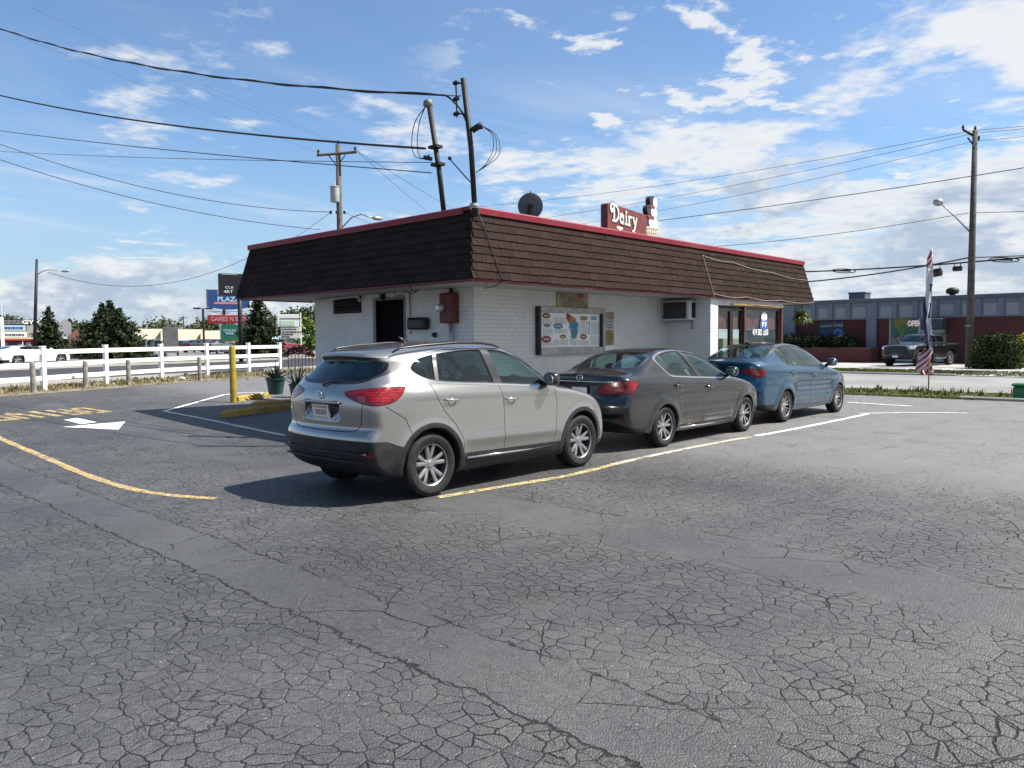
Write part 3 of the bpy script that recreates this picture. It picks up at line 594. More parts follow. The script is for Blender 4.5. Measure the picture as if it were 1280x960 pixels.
SUV = dict(
    profile=[(-0.40, .25), (-.62, .27), (-.76, .33), (-.85, .41), (-.885, .50), (-.90, .58), (-.905, .66), (-.90, .72), (-.875, .765), (-.845, .79), (-.84, .83), (-.85, .90), (-.858, .98), (-.858, 1.06), (-.85, 1.13), (-.825, 1.20), (-.78, 1.27),
             (-.70, 1.365), (-.60, 1.47), (-.545, 1.525), (-.535, 1.55), (-.575, 1.572), (-.605, 1.59), (-.59, 1.612), (-.52, 1.637), (-.30, 1.672), (.1, 1.718), (.5, 1.742), (.9, 1.745), (1.25, 1.73), (1.5, 1.685), (1.72, 1.61), (2.0, 1.455), (2.25, 1.30), (2.42, 1.185), (2.52, 1.155),
             (2.75, 1.125), (3.0, 1.075), (3.22, 1.01), (3.40, .93), (3.52, .83), (3.58, .72), (3.61, .58), (3.62, .45), (3.59, .32), (3.50, .24), (3.2, .21), (2.2, .22), (1.2, .22), (.5, .22)],
    width=[(.2, .83), (.30, .88), (.42, .905), (.60, .915), (.80, .912), (1.0, .912), (1.12, .905), (1.20, .882), (1.27, .845), (1.45, .77), (1.6, .70), (1.8, .60)],
    taper_r=(.10, .15, -.9, 2.0), taper_f=(.20, 2.5, 3.62, 2.0), cabin_r=(.19, .55, -.6, 1.5), cabin_f=(.07, 1.3, 2.4, 1.6), bow_r=(.15, 2.4), bow_f=(.34, 2.0),
    belt=ZB(1.28, .1, 1.16, 2.0), crown=lambda x, z: np.interp(x, [-1, 0, 1.5, 2.6, 3.6], [.06, .12, .12, .08, .05])*sstep((z-0.85)/0.5), fillet=[.03, .05, .075, .11],
    wz=.37, wb=2.70, wr=.362, arch=.405, tw=.225, track=.90, rim=.235, flare=.022, style=(5, 0.235, 0.046, 0.058), floor=.26,
    ridges=[(ZB(1.16, -.4, 1.06, 2.6), .010, .05, -.5, 2.9), (ZB(.60, 0, .56, 2.7), .014, .07, .35, 2.4)],
    cuts=[lambda x, y, z: np.maximum.reduce([y-.34, .885-z, z-1.075-0.01*(y/.34)**2, x+.835-0.10*np.clip((z-.885)/.2, 0, 1)])],
    dlo=[(-.17, 1.405), (-.15, 1.47), (-.02, 1.555), (.20, 1.605), (.6, 1.642), (.98, 1.652), (1.28, 1.635), (1.50, 1.58), (1.72, 1.48), (1.92, 1.37), (2.06, 1.28), (2.10, 1.215), (2.04, 1.165), (1.9, 1.165), (1.05, 1.225), (.12, 1.28), (-.06, 1.325)],
    trim_w=.020, trim_mat=M_CHROME, pillars=[((.13, 1.26), (.25, 1.64), .05), ((1.10, 1.20), (1.03, 1.66), .13)], glass=[G_DARK, G_DARK, G_CLEAR],
    rear_glass=[(-.1, 1.275), (.35, 1.275), (.58, 1.295), (.70, 1.36), (.69, 1.44), (.62, 1.545), (.54, 1.565), (.3, 1.57), (-.1, 1.57)], rseal_w=.035, rear_glass_mat=G_DARK,
    wind=[(-.1, 1.20), (.55, 1.215), (.74, 1.24), (.76, 1.28), (.64, 1.58), (.56, 1.635), (.3, 1.65), (-.1, 1.65)],
    wrap0=-.85, tail=[(.42, 1.185), (.50, 1.208), (.80, 1.238), (1.1, 1.252), (1.36, 1.250), (1.37, 1.235), (1.30, 1.14), (1.20, 1.085), (1.0, 1.062), (.78, 1.075), (.58, 1.12)], tail_clear=[(.62, 1.16), (.8, 1.16), (.8, 1.095), (.70, 1.105)],
    head=[(3.02, 1.03), (3.25, .985), (3.45, .90), (3.44, .86), (3.25, .90), (3.08, .95)], clad=suv_clad,
    seams=[[(.02, 1.27), (.08, 1.10), (.20, .93), (.34, .80), (.46, .62), (.47, .45)], [(1.08, 1.23), (1.14, 1.06), (1.16, .85), (1.155, .42)], [(2.09, 1.17), (2.16, .95), (2.16, .75), (2.11, .42)], [(-.60, 1.045), (-.36, .90), (-.30, .75)], [(2.55, 1.12), (2.9, 1.065), (3.1, 1.02)]],
    rear_seams=[[(-.1, .77), (.48, .775), (.60, .80), (.655, .88), (.68, 1.07)]],
    reflector=[(.66, .565), (.80, .575), (.93, .55), (.93, .515), (.75, .52)],
    doors=[('rear_door', [(.02, 1.27), (.08, 1.10), (.20, .93), (.34, .80), (.46, .62), (.47, .45), (1.155, .42), (1.16, .85), (1.14, 1.06), (1.08, 1.23)]), ('front_door', [(1.08, 1.23), (1.14, 1.06), (1.16, .85), (1.155, .42), (2.11, .42), (2.16, .75), (2.16, .95), (2.09, 1.17)])],
    handles=[('rear_door', .29, 1.075), ('front_door', 1.28, 1.03)], handle_mat=M_CHROME, mirror=(1.97, 1.215), mirror_mat=mat('mirror_black', (.02, .02, .021), .25, coat=.6),
    cab=(-.62, 2.35), dash=1.08, shelf=.95, ext_roof=1.70, seats=[(.55, (-.36, .36)), (1.45, (-.36, .36))], paint=M_SILVER)

def trunk_trim(root, y0, y1, x, z, bow, r, m, name='chrome_strip'):
    b = MB(); b.tube([(x+bow*(abs(y)/0.9)**2.4, y, z) for y in np.linspace(y0, y1, 13)], r, 6); return b.build(name, [m], root, True)
M_PLATEW = mat('plate_white', (0.70, 0.70, 0.68), 0.5, spec=.3, var=.05)
def make_suv(label, group):
    root = thing('parked_car', label, 'car', (5.66, 7.46, 0), 0.005, group); B, K = car_build(SUV, root, .018)
    for sd in (-1, 1):      # roof rails
        b = MB(); b.tube([(x, sd*y, z) for x, y, z in ((-.30, .585, 1.62), (-.20, .60, 1.665), (.1, .63, 1.693), (.6, .655, 1.722), (1.0, .65, 1.719), (1.25, .635, 1.69), (1.36, .625, 1.66))], [.010, .013, .015, .015, .015, .013, .010], 8); b.build('roof_rail', [M_SEAL], root, True)
    p = plate(root, -.842, .965, .305, .155, -6, M_CHROME, M_PLATEW)
    b = MB(); b.mi = 0; M = Matrix.Translation((-.8465, 0, .965)) @ Matrix.Rotation(R(-6), 4, 'Y')
    M2 = M @ Matrix(((0, 0, -1, 0), (-1, 0, 0, 0), (0, 1, 0, 0), (0, 0, 0, 1)))      # local x -> -y (reads from behind), y -> z
    for i in range(6): b.prism([(-.105+i*.037, -.03), (-.082+i*.037, -.03), (-.082+i*.037, .03), (-.105+i*.037, .03)], 0, .001, M2)
    b.mi = 1; b.prism([(-.13, .045), (.13, .045), (.13, .068), (-.13, .068)], 0, .001, M2); b.prism([(-.13, -.068), (.13, -.068), (.13, -.055), (-.13, -.055)], 0, .001, M2)
    b.build('plate_print', [mat('plate_red', (.33, .10, .05), .5), mat('plate_tan', (.42, .28, .18), .5)], p)
    trunk_trim(root, -.36, .36, -.868, 1.08, .12, .014, M_SILVER, 'handle_bar')
    e = MB(); Me = Matrix.Translation((-.857, 0, 1.16)) @ Matrix(((0, 0, -1, 0), (-1, 0, 0, 0), (0, 1, 0, 0), (0, 0, 0, 1)))
    e.tube([Me @ Vector((.052*math.cos(a), .04*math.sin(a), 0.01)) for a in np.linspace(0, 2*math.pi, 25)], .006, 6, False)
    e.tube([Me @ Vector(v) for v in ((-.048, .016, .01), (-.02, .012, .012), (0, -.012, .012), (.02, .012, .012), (.048, .016, .01))], .005, 6); e.build('emblem', [M_CHROME], root, True)
    wmb = MB(); wmb.tube([(-.795, .02, 1.262), (-.80, .0, 1.275), (-.765, -.10, 1.305), (-.74, -.30, 1.325)], [.016, .014, .008, .005], 6); wmb.build('wiper', [M_SEAL], root, True)
    b = MB(); b.tube([(-.575, y, 1.579) for y in np.linspace(-.16, .16, 5)], .008, 6); b.build('brake_light', [M_LAMP], root, True)
    b = MB(); b.tube([(-.905+.11*(abs(y)/.9)**2.4, y, .545) for y in np.linspace(-.78, .78, 17)], .016, 6); b.tube([(-.895+.11*(abs(y)/.9)**2.4, y, .46) for y in np.linspace(-.74, .74, 17)], .014, 6); b.build('bumper_rib', [M_CLAD], root, True)
    b = MB()
    for y in (-.55, .55): b = MB(); b.tube([(-.3, y, .30), (-.52, y, .29)], .03, 12); b.build('exhaust_pipe', [M_RIMD], root, True)
    for sd in (-1, 1):
        b = MB(); b.tube([(.52, sd*.918, .385), (1.2, sd*.925, .375), (2.08, sd*.92, .36)], .012, 6); b.build('sill_strip', [M_CHROME], root, True)
    b = MB(); b.tube([(.35, -.05, 1.73), (.28, -.05, 1.76), (.22, -.05, 1.80)], [.03, .018, .004], 8); b.build('aerial', [M_SEAL], root, True)
    return root

# ------------------------------------------------------------------ the charcoal sedan
M_GREY = metallic('charcoal_paint', (0.030, 0.032, 0.033), 0.75, 0.20)
SEDAN = dict(
    profile=[(-.5, .24), (-.8, .27), (-1.0, .36), (-1.09, .46), (-1.12, .56), (-1.13, .66), (-1.125, .74), (-1.10, .80), (-1.08, .90), (-1.075, 1.0), (-1.085, 1.08), (-1.095, 1.14), (-1.085, 1.185), (-1.03, 1.21), (-.9, 1.22), (-.78, 1.235), (-.66, 1.275), (-.4, 1.395), (-.1, 1.51), (.2, 1.575), (.5, 1.60), (.8, 1.603), (1.1, 1.59), (1.4, 1.55), (1.7, 1.465), (2.0, 1.335), (2.3, 1.185), (2.45, 1.12), (2.55, 1.092),
             (2.8, 1.06), (3.1, 1.0), (3.4, .915), (3.6, .82), (3.70, .72), (3.745, .6), (3.755, .48), (3.74, .36), (3.65, .26), (3.4, .21), (2., .2), (.5, .2)],
    width=[(.2, .82), (.3, .875), (.45, .905), (.6, .915), (.8, .92), (.95, .912), (1.05, .895), (1.12, .865), (1.19, .82), (1.3, .765), (1.45, .68), (1.62, .575)],
    taper_r=(.11, .1, -1.12, 2.0), taper_f=(.20, 2.6, 3.75, 2.0), cabin_r=(.14, .6, -.7, 1.6), cabin_f=(.07, 1.3, 2.4, 1.6), bow_r=(.20, 2.4), bow_f=(.36, 2.0),
    belt=ZB(1.15, .1, 1.06, 2.2), crown=lambda x, z: np.interp(x, [-1.1, -.7, 0, 1.5, 2.6, 3.7], [.05, .06, .12, .12, .08, .05])*sstep((z-0.8)/0.5), fillet=[.03, .05, .07, .11],
    wz=.335, wb=2.776, wr=.335, arch=.365, tw=.215, track=.90, rim=.222, flare=.018, style=(5, 0.24, 0.042, 0.050), floor=.22,
    ridges=[(ZB(1.06, -.7, .95, 2.5), .012, .045, -.9, 2.9), (ZB(.72, .3, .66, 2.5), -.010, .09, .3, 2.5), (ZB(.47, .3, .44, 2.5), .014, .05, .3, 2.4)],
    dlo=[(.01, 1.40), (.05, 1.445), (.25, 1.505), (.5, 1.54), (.74, 1.55), (1.0, 1.535), (1.26, 1.495), (1.55, 1.41), (1.82, 1.295), (2.05, 1.165), (2.18, 1.08), (2.15, 1.052), (1.9, 1.06), (1.2, 1.092), (.5, 1.13), (.26, 1.147), (.19, 1.17)],
    trim_w=.018, trim_mat=M_CHROME, pillars=[((.31, 1.13), (.15, 1.52), .035), ((1.14, 1.07), (.85, 1.57), .115)], glass=[G_CLEAR, G_CLEAR, G_CLEAR],
    rear_glass=[(-.1, 1.255), (.40, 1.26), (.60, 1.275), (.66, 1.30), (.60, 1.45), (.53, 1.54), (.45, 1.555), (-.1, 1.562)], rseal_w=.022, rear_glass_mat=G_CLEAR,
    wind=[(-.1, 1.13), (.6, 1.145), (.72, 1.17), (.73, 1.21), (.60, 1.48), (.53, 1.535), (.3, 1.55), (-.1, 1.55)],
    wrap0=-1.08, tail=[(.34, .925), (.52, 1.07), (.60, 1.092), (.95, 1.098), (1.25, 1.09), (1.23, 1.06), (1.11, .945), (1.02, .905), (.7, .90), (.38, .90)], tail_clear=[(.68, .985), (.90, .985), (.88, .945), (.66, .945)],
    head=[(3.1, .92), (3.35, .89), (3.6, .80), (3.58, .73), (3.35, .77), (3.15, .83)],
    clad=lambda B, P: np.where(P[:, 0] < -.5, P[:, 2]-.36, 1.0),
    seams=[[(.20, 1.16), (.22, 1.05), (.32, .88), (.40, .74), (.44, .55), (.43, .33)], [(1.10, 1.09), (1.18, .95), (1.20, .75), (1.19, .31)], [(2.16, 1.06), (2.28, .85), (2.30, .6), (2.26, .31)], [(.43, .33), (1.19, .31), (2.26, .31)], [(2.45, 1.08), (2.9, 1.02), (3.2, .95)]],
    rear_seams=[[(-.1, .80), (.5, .81), (.60, .84), (.63, .905)], [(.64, 1.095), (.66, 1.20)]], reflector=[(.72, .50), (.86, .505), (.86, .48), (.72, .475)],
    doors=[('rear_door', [(.20, 1.16), (.22, 1.05), (.32, .88), (.40, .74), (.44, .55), (.43, .33), (1.19, .31), (1.20, .75), (1.18, .95), (1.10, 1.09)]), ('front_door', [(1.10, 1.09), (1.18, .95), (1.20, .75), (1.19, .31), (2.26, .31), (2.30, .6), (2.28, .85), (2.16, 1.06)])],
    handles=[('rear_door', .36, .985), ('front_door', 1.36, .925)], handle_mat=M_GREY, mirror=(2.10, 1.13), mirror_mat=M_GREY,
    cab=(-.55, 2.3), dash=1.0, shelf=1.06, ext_roof=1.60, seats=[(.55, (-.36, .36)), (1.45, (-.36, .36))], paint=M_GREY)
def make_sedan(label, group):
    root = thing('parked_car', label, 'car', (10.80, 7.66, 0), 0.0, group); car_build(SEDAN, root, .019)
    trunk_trim(root, -.60, .60, -1.088, 1.085, .15, .010, M_CHROME)
    e = MB(); Me = Matrix.Translation((-1.085, 0, 1.145)) @ Matrix(((0, 0, -1, 0), (-1, 0, 0, 0), (0, 1, 0, 0), (0, 0, 0, 1)))
    e.tube([Me @ Vector((.062*math.cos(a), .040*math.sin(a), .012)) for a in np.linspace(0, 2*math.pi, 25)], .007, 6, False)
    e.tube([Me @ Vector(v) for v in ((-.035, .0, .012), (.035, .0, .012))], .006, 6); e.build('emblem', [M_CHROME], root, True)
    plate(root, -1.095, .92, .305, .155, -3, M_SEAL, M_PLATEW)
    for sd in (-1, 1):
        b = MB(); b.tube([(.42, sd*.90, .285), (1.2, sd*.91, .275), (2.25, sd*.90, .275)], .012, 6); b.build('sill_strip', [M_CHROME], root, True)
    return root
# ------------------------------------------------------------------ the blue sedan
M_BLUE = metallic('blue_paint', (0.003, 0.062, 0.128), 0.6, 0.20)
BLUE = dict(SEDAN)
BLUE.update(
    profile=[(-.5, .25), (-.8, .28), (-1.0, .37), (-1.08, .47), (-1.11, .58), (-1.12, .68), (-1.11, .77), (-1.085, .84), (-1.075, .94), (-1.075, 1.05), (-1.095, 1.16), (-1.125, 1.24), (-1.12, 1.285), (-1.05, 1.30), (-.92, 1.292), (-.80, 1.30), (-.68, 1.345), (-.4, 1.465), (-.1, 1.575), (.2, 1.635), (.5, 1.66), (.8, 1.66), (1.1, 1.64), (1.4, 1.59), (1.7, 1.50), (2.0, 1.37), (2.3, 1.22), (2.45, 1.15), (2.55, 1.115),
             (2.8, 1.08), (3.1, 1.02), (3.4, .93), (3.62, .83), (3.73, .73), (3.78, .61), (3.79, .49), (3.77, .37), (3.68, .27), (3.4, .22), (2., .21), (.5, .21)],
    width=[(.2, .82), (.3, .875), (.45, .905), (.6, .918), (.8, .925), (.98, .918), (1.10, .90), (1.17, .87), (1.24, .825), (1.36, .765), (1.5, .685), (1.7, .57)],
    belt=ZB(1.20, .1, 1.08, 2.2), wb=2.84, wz=.34, wr=.34,
    ridges=[(ZB(1.10, -.7, .98, 2.5), .014, .05, -.9, 2.9), (ZB(.75, .3, .70, 2.5), -.010, .09, .3, 2.5), (ZB(.47, .3, .44, 2.5), .012, .05, .3, 2.4)],
    dlo=[(-.10, 1.45), (-.03, 1.50), (.15, 1.555), (.40, 1.59), (.68, 1.60), (1.0, 1.58), (1.35, 1.52), (1.7, 1.405), (2.0, 1.255), (2.27, 1.105), (2.2, 1.075), (1.2, 1.135), (.35, 1.185), (.15, 1.20), (.08, 1.24)],
    trim_w=.008, trim_mat=M_SEAL, pillars=[((.27, 1.17), (.05, 1.58), .055), ((1.10, 1.12), (.68, 1.63), .10)],
    rear_glass=[(-.1, 1.325), (.40, 1.33), (.60, 1.345), (.66, 1.37), (.61, 1.50), (.54, 1.595), (.45, 1.612), (-.1, 1.62)],
    wind=[(-.1, 1.16), (.6, 1.175), (.72, 1.20), (.73, 1.25), (.60, 1.52), (.53, 1.58), (.3, 1.60), (-.1, 1.60)],
    tail=[(.38, 1.085), (.55, 1.125), (.85, 1.14), (1.08, 1.115), (1.12, 1.085), (1.08, 1.0), (.95, .955), (.80, .955), (.70, 1.0), (.58, 1.055)], tail_clear=[(.80, 1.05), (.93, 1.05), (.93, 1.0), (.82, 1.0)],
    clad=lambda B, P: np.where(P[:, 0] < -.5, np.maximum(P[:, 2]-.50, .44-P[:, 2])*0+P[:, 2]-.40, 1.0),
    rear_seams=[[(-.1, .84), (.5, .85), (.62, .90), (.66, .96)], [(.66, 1.13), (.68, 1.27)]],
    seams=[[(.10, 1.20), (.14, 1.08), (.28, .90), (.38, .75), (.43, .55), (.42, .33)], [(1.08, 1.13), (1.16, .98), (1.18, .75), (1.17, .31)], [(2.22, 1.08), (2.32, .88), (2.34, .6), (2.30, .31)], [(.42, .33), (1.17, .31), (2.30, .31)], [(2.5, 1.10), (2.9, 1.04), (3.2, .97)]],
    doors=[('rear_door', [(.10, 1.20), (.14, 1.08), (.28, .90), (.38, .75), (.43, .55), (.42, .33), (1.17, .31), (1.18, .75), (1.16, .98), (1.08, 1.13)]), ('front_door', [(1.08, 1.13), (1.16, .98), (1.18, .75), (1.17, .31), (2.30, .31), (2.34, .6), (2.32, .88), (2.22, 1.08)])],
    handles=[('rear_door', .30, 1.02), ('front_door', 1.34, .96)], handle_mat=M_BLUE, mirror=(2.22, 1.17), mirror_mat=M_BLUE, cup_mat=M_GAP, ext_roof=1.66, paint=M_BLUE, style=(7, 0.20, 0.030, 0.034))
def make_blue(label, group):
    root = thing('parked_car', label, 'car', (15.64, 7.79, 0), -.005, group); car_build(BLUE, root, .021)
    b = MB(); b.tube([(.18, 0, 1.625), (.02, 0, 1.66), (-.06, 0, 1.69)], [.045, .03, .006], 8); b.build('aerial', [M_SEAL], root, True)
    trunk_trim(root, -.30, .30, -1.085, 1.03, .12, .010, M_CHROME)
    plate(root, -1.09, .93, .305, .155, -2, M_SEAL, M_PLATEW)
    return root
# ================================================================== ground, lot, roads, markings
def shader(name):
    m = bpy.data.materials.new(name); m.use_nodes = True; return m, NT(m.node_tree)
def asphalt_mat():
    m, t = shader('cracked_asphalt'); b = t.n['Principled BSDF']
    P0 = t.new('ShaderNodeTexCoord').outputs['Object']
    def vadd(a, n, amp): 
        s_ = t.new('ShaderNodeVectorMath', operation='SUBTRACT', ins={0: n, 1: (.5, .5, .5)}).outputs[0]
        s2 = t.new('ShaderNodeVectorMath', operation='SCALE', ins={0: s_, 'Scale': amp}).outputs[0]
        return t.new('ShaderNodeVectorMath', operation='ADD', ins={0: a, 1: s2}).outputs[0]
    W1 = vadd(vadd(P0, t.noise(P0, 1.2, 4, .55, out=1), .34), t.noise(P0, 9.0, 4, .65, out=1), .055)
    W2 = vadd(vadd(P0, t.noise(P0, .7, 3, .5, out=1), .5), t.noise(P0, 6.0, 4, .6, out=1), .09)
    def edge(vec, sc, rnd_=1.0, flat=True):
        v = t.new('ShaderNodeTexVoronoi', feature='DISTANCE_TO_EDGE', voronoi_dimensions='2D'); v.inputs['Scale'].default_value = sc; v.inputs['Randomness'].default_value = rnd_; t.l.new(vec, v.inputs['Vector']); return v.outputs['Distance']
    sx = t.new('ShaderNodeMapping', ins={'Vector': W1}); sx.inputs['Scale'].default_value = (1.0, 0.85, 1.0)
    e1 = t.math('ADD', edge(sx.outputs[0], 9.5), t.math('MULTIPLY', t.math('SUBTRACT', t.noise(P0, 34.0, 3, .65), .5), .034)); e2 = edge(W2, 1.7); e3 = edge(t.new('ShaderNodeMapping', ins={'Vector': W1, 'Location': (3.3, 1.7, 0)}).outputs[0], 12.0)
    sep = t.new('ShaderNodeSeparateXYZ', ins={0: P0}); x = sep.outputs[0]; y = sep.outputs[1]
    wob = t.math('MULTIPLY', t.math('SUBTRACT', t.noise(P0, 0.55, 3, .6), .5), .9)
    wob2 = t.math('MULTIPLY', t.math('SUBTRACT', t.noise(P0, 2.6, 5, .65), .5), .22)
    xw = t.math('ADD', x, t.math('ADD', wob, wob2)); xn = t.math('ADD', x, wob2)
    # paving lanes run along Y: smooth strips at x 2.6-3.15, 5.3-6.2 and the smoother surface past x 9
    def win(v, a, b_, s_): return t.math('MULTIPLY', t.ramp(v, a-s_, a+s_), t.ramp(v, b_-s_, b_+s_, 1, 0))
    smooth = t.math('MAXIMUM', win(xn, 2.60, 3.17, .04), t.math('MAXIMUM', win(xw, 5.35, 6.25, .12), t.ramp(xw, 9.6, 10.6)))
    patch = t.ramp(t.noise(P0, .42, 4, .55), .40, .58)
    alligator = t.math('MULTIPLY', t.math('SUBTRACT', 1.0, t.math('MULTIPLY', smooth, t.ramp(t.noise(P0, .9, 3, .6), .35, .6, .55, 1.0))), t.math('ADD', t.math('MULTIPLY', patch, .35), .65))
    wn = t.noise(P0, 2.2, 4, .6)
    w1 = t.math('MULTIPLY', t.math('MULTIPLY', t.ramp(t.math('ADD', t.math('MULTIPLY', wn, .6), t.math('MULTIPLY', t.noise(P0, 6.5, 3, .6), .4)), .36, .64, .007, .070), alligator), 1.0)
    w2 = t.math('MULTIPLY', t.ramp(t.noise(P0, 1.1, 4, .65), .44, .68, 0.0, .017), t.math('SUBTRACT', 1.0, t.math('MULTIPLY', t.ramp(xw, 8.7, 9.3), .35)))
    w3 = t.math('MULTIPLY', t.math('MULTIPLY', t.ramp(t.noise(P0, .9, 3, .6), .52, .68, 0, .045), alligator), 1.0)
    def line_(e, wd): return t.math('SUBTRACT', 1.0, t.ramp(e, t.math('MULTIPLY', wd, .35), t.math('ADD', wd, .0015)))
    c1 = t.math('MULTIPLY', line_(e1, w1), t.ramp(w1, .003, .012)); c2 = t.math('MULTIPLY', line_(e2, w2), t.ramp(w2, .001, .005)); c3 = t.math('MULTIPLY', line_(e3, w3), t.ramp(w3, .004, .02))
    def seam(v, a, wd): return t.math('SUBTRACT', 1.0, t.ramp(t.math('ABSOLUTE', t.math('SUBTRACT', v, a)), wd*.4, wd))
    wob3 = t.math('MULTIPLY', t.math('SUBTRACT', t.noise(P0, 5.5, 5, .7), .5), .16); xs = t.math('ADD', xn, wob3)
    js = t.math('MAXIMUM', seam(xs, 2.60, .014), t.math('MULTIPLY', t.math('MAXIMUM', seam(xs, 3.17, .011), seam(t.math('ADD', xs, t.math('MULTIPLY', wob, .3)), 6.25, .011)), t.ramp(wn, .38, .55)))
    crack = t.math('MAXIMUM', t.math('MAXIMUM', c1, c2), t.math('MAXIMUM', t.math('MULTIPLY', c3, .8), js))
    # stone in the binder
    ag = t.new('ShaderNodeTexVoronoi', feature='F1', voronoi_dimensions='2D'); ag.inputs['Scale'].default_value = 95.0; t.l.new(P0, ag.inputs['Vector'])
    agc = t.new('ShaderNodeSeparateColor', ins={0: ag.outputs['Color']}).outputs[0]
    worn = t.ramp(t.noise(P0, .33, 6, .6), .36, .66)
    smooth_sheen = t.ramp(xw, 8.0, 12.0)
    base = t.mix(worn, (.041, .042, .044, 1), (.074, .0745, .075, 1))
    base = t.mix(smooth_sheen, base, (.150, .148, .145, 1))  # smoother end of the lot, sunward sheen put into its paler colour
    base = t.mix(t.math('MULTIPLY', t.ramp(t.noise(P0, 1.9, 8, .68), .45, .8), .5), base, (.078, .076, .073, 1))
    stone = t.ramp(agc, .70, .98, 0, 1)
    base = t.mix(t.math('MULTIPLY', stone, .30), base, (.16, .157, .15, 1))
    base = t.mix(t.math('MULTIPLY', t.ramp(agc, .28, .05, 0, 1), .5), base, (.020, .020, .022, 1))
    white = t.math('MULTIPLY', t.math('GREATER_THAN', agc, .9992), t.ramp(ag.outputs['Distance'], .30, .42, 1, 0))
    base = t.mix(white, base, (.40, .385, .36, 1))
    stain = t.math('MULTIPLY', t.ramp(t.noise(P0, .95, 5, .6), .60, .72), .45); base = t.mix(stain, base, (.030, .030, .032, 1))
    tone = t.mix(1.0, base, t.mix(t.noise(P0, 26.0, 3, .6), (.74, .74, .74, 1), (1.26, 1.26, 1.26, 1)), 'MULTIPLY')
    # plates between the cracks weather each to its own tone
    pv = t.new('ShaderNodeTexVoronoi', feature='F1', voronoi_dimensions='2D'); pv.inputs['Scale'].default_value = 9.5; t.l.new(sx.outputs[0], pv.inputs['Vector'])
    pt = t.new('ShaderNodeSeparateColor', ins={0: pv.outputs['Color']}).outputs[1]
    tone = t.mix(t.math('MULTIPLY', alligator, .8), tone, t.mix(1.0, tone, t.mix(pt, (.78, .78, .78, 1), (1.20, 1.19, 1.17, 1)), 'MULTIPLY'))
    col = t.mix(t.math('MULTIPLY', crack, .97), tone, (.004, .004, .0045, 1))
    t.l.new(col, b.inputs['Base Color'])
    t.l.new(t.math('ADD', .60, t.math('MULTIPLY', crack, .3)), b.inputs['Roughness']); b.inputs['Specular IOR Level'].default_value = .5
    hgt = t.math('ADD', t.math('MULTIPLY', crack, -1.0), t.math('MULTIPLY', t.math('SUBTRACT', ag.outputs['Distance'], .35), -.40))
    rim = t.math('MULTIPLY', t.math('MULTIPLY', t.ramp(e1, 0, .10), alligator), .35)
    hgt = t.math('ADD', hgt, t.math('ADD', rim, t.math('MULTIPLY', t.noise(P0, 30.0, 5, .6), .30)))
    bn = t.new('ShaderNodeBump', ins={'Height': hgt, 'Strength': 1.0, 'Distance': .012}); t.l.new(bn.outputs[0], b.inputs['Normal'])
    return m
def plain_ground(name, a, b_, sc=0.6, rough=.9, fine=40.0, bump=.4, spec=.3):
    m, t = shader(name); b = t.n['Principled BSDF']; P0 = t.new('ShaderNodeTexCoord').outputs['Object']
    c = t.mix(t.ramp(t.noise(P0, sc, 7, .62), .33, .68), c4(a), c4(b_)); c = t.mix(1.0, c, t.mix(t.noise(P0, fine, 4, .6), (.75, .75, .75, 1), (1.25, 1.25, 1.25, 1)), 'MULTIPLY')
    t.l.new(c, b.inputs['Base Color']); b.inputs['Roughness'].default_value = rough; b.inputs['Specular IOR Level'].default_value = spec
    bn = t.new('ShaderNodeBump', ins={'Height': t.noise(P0, fine, 5, .6), 'Strength': bump, 'Distance': .02}); t.l.new(bn.outputs[0], b.inputs['Normal']); return m
def paint_mat(name, col, keep=.55, scale=14.0, cracks=True):
    """road paint worn through to the surface below"""
    m, t = shader(name); b = t.n['Principled BSDF']; P0 = t.new('ShaderNodeTexCoord').outputs['Object']
    n = t.math('ADD', t.math('MULTIPLY', t.noise(P0, scale, 8, .72), .6), t.math('MULTIPLY', t.noise(P0, scale*5, 4, .6), .4))
    a = t.ramp(n, keep+.07, keep-.03)
    b.inputs['Base Color'].default_value = c4(col); b.inputs['Roughness'].default_value = .75
    c = t.mix(t.noise(P0, 3.0, 6, .65), c4([k*.72 for k in col]), c4([min(1, k*1.1) for k in col])); t.l.new(c, b.inputs['Base Color']); t.l.new(a, b.inputs['Alpha']); return m
M_ASPH = asphalt_mat()
M_ROADD = plain_ground('road_asphalt_dark', (.034, .035, .039), (.052, .052, .055), .15, .85, 25)
M_ROADL = plain_ground('road_asphalt_worn', (.17, .167, .16), (.235, .23, .222), .25, .85, 25)
M_CONC = plain_ground('concrete', (.28, .272, .255), (.38, .37, .35), .5, .9, 30)
M_LOTL = plain_ground('plaza_lot', (.13, .13, .13), (.20, .196, .19), .08, .9, 12)
M_DIRT = plain_ground('dry_verge', (.10, .08, .047), (.20, .17, .12), 1.2, 1.0, 18, .9)
M_GRASSB = plain_ground('turf', (.060, .082, .022), (.115, .125, .042), .7, 1.0, 22, .9)
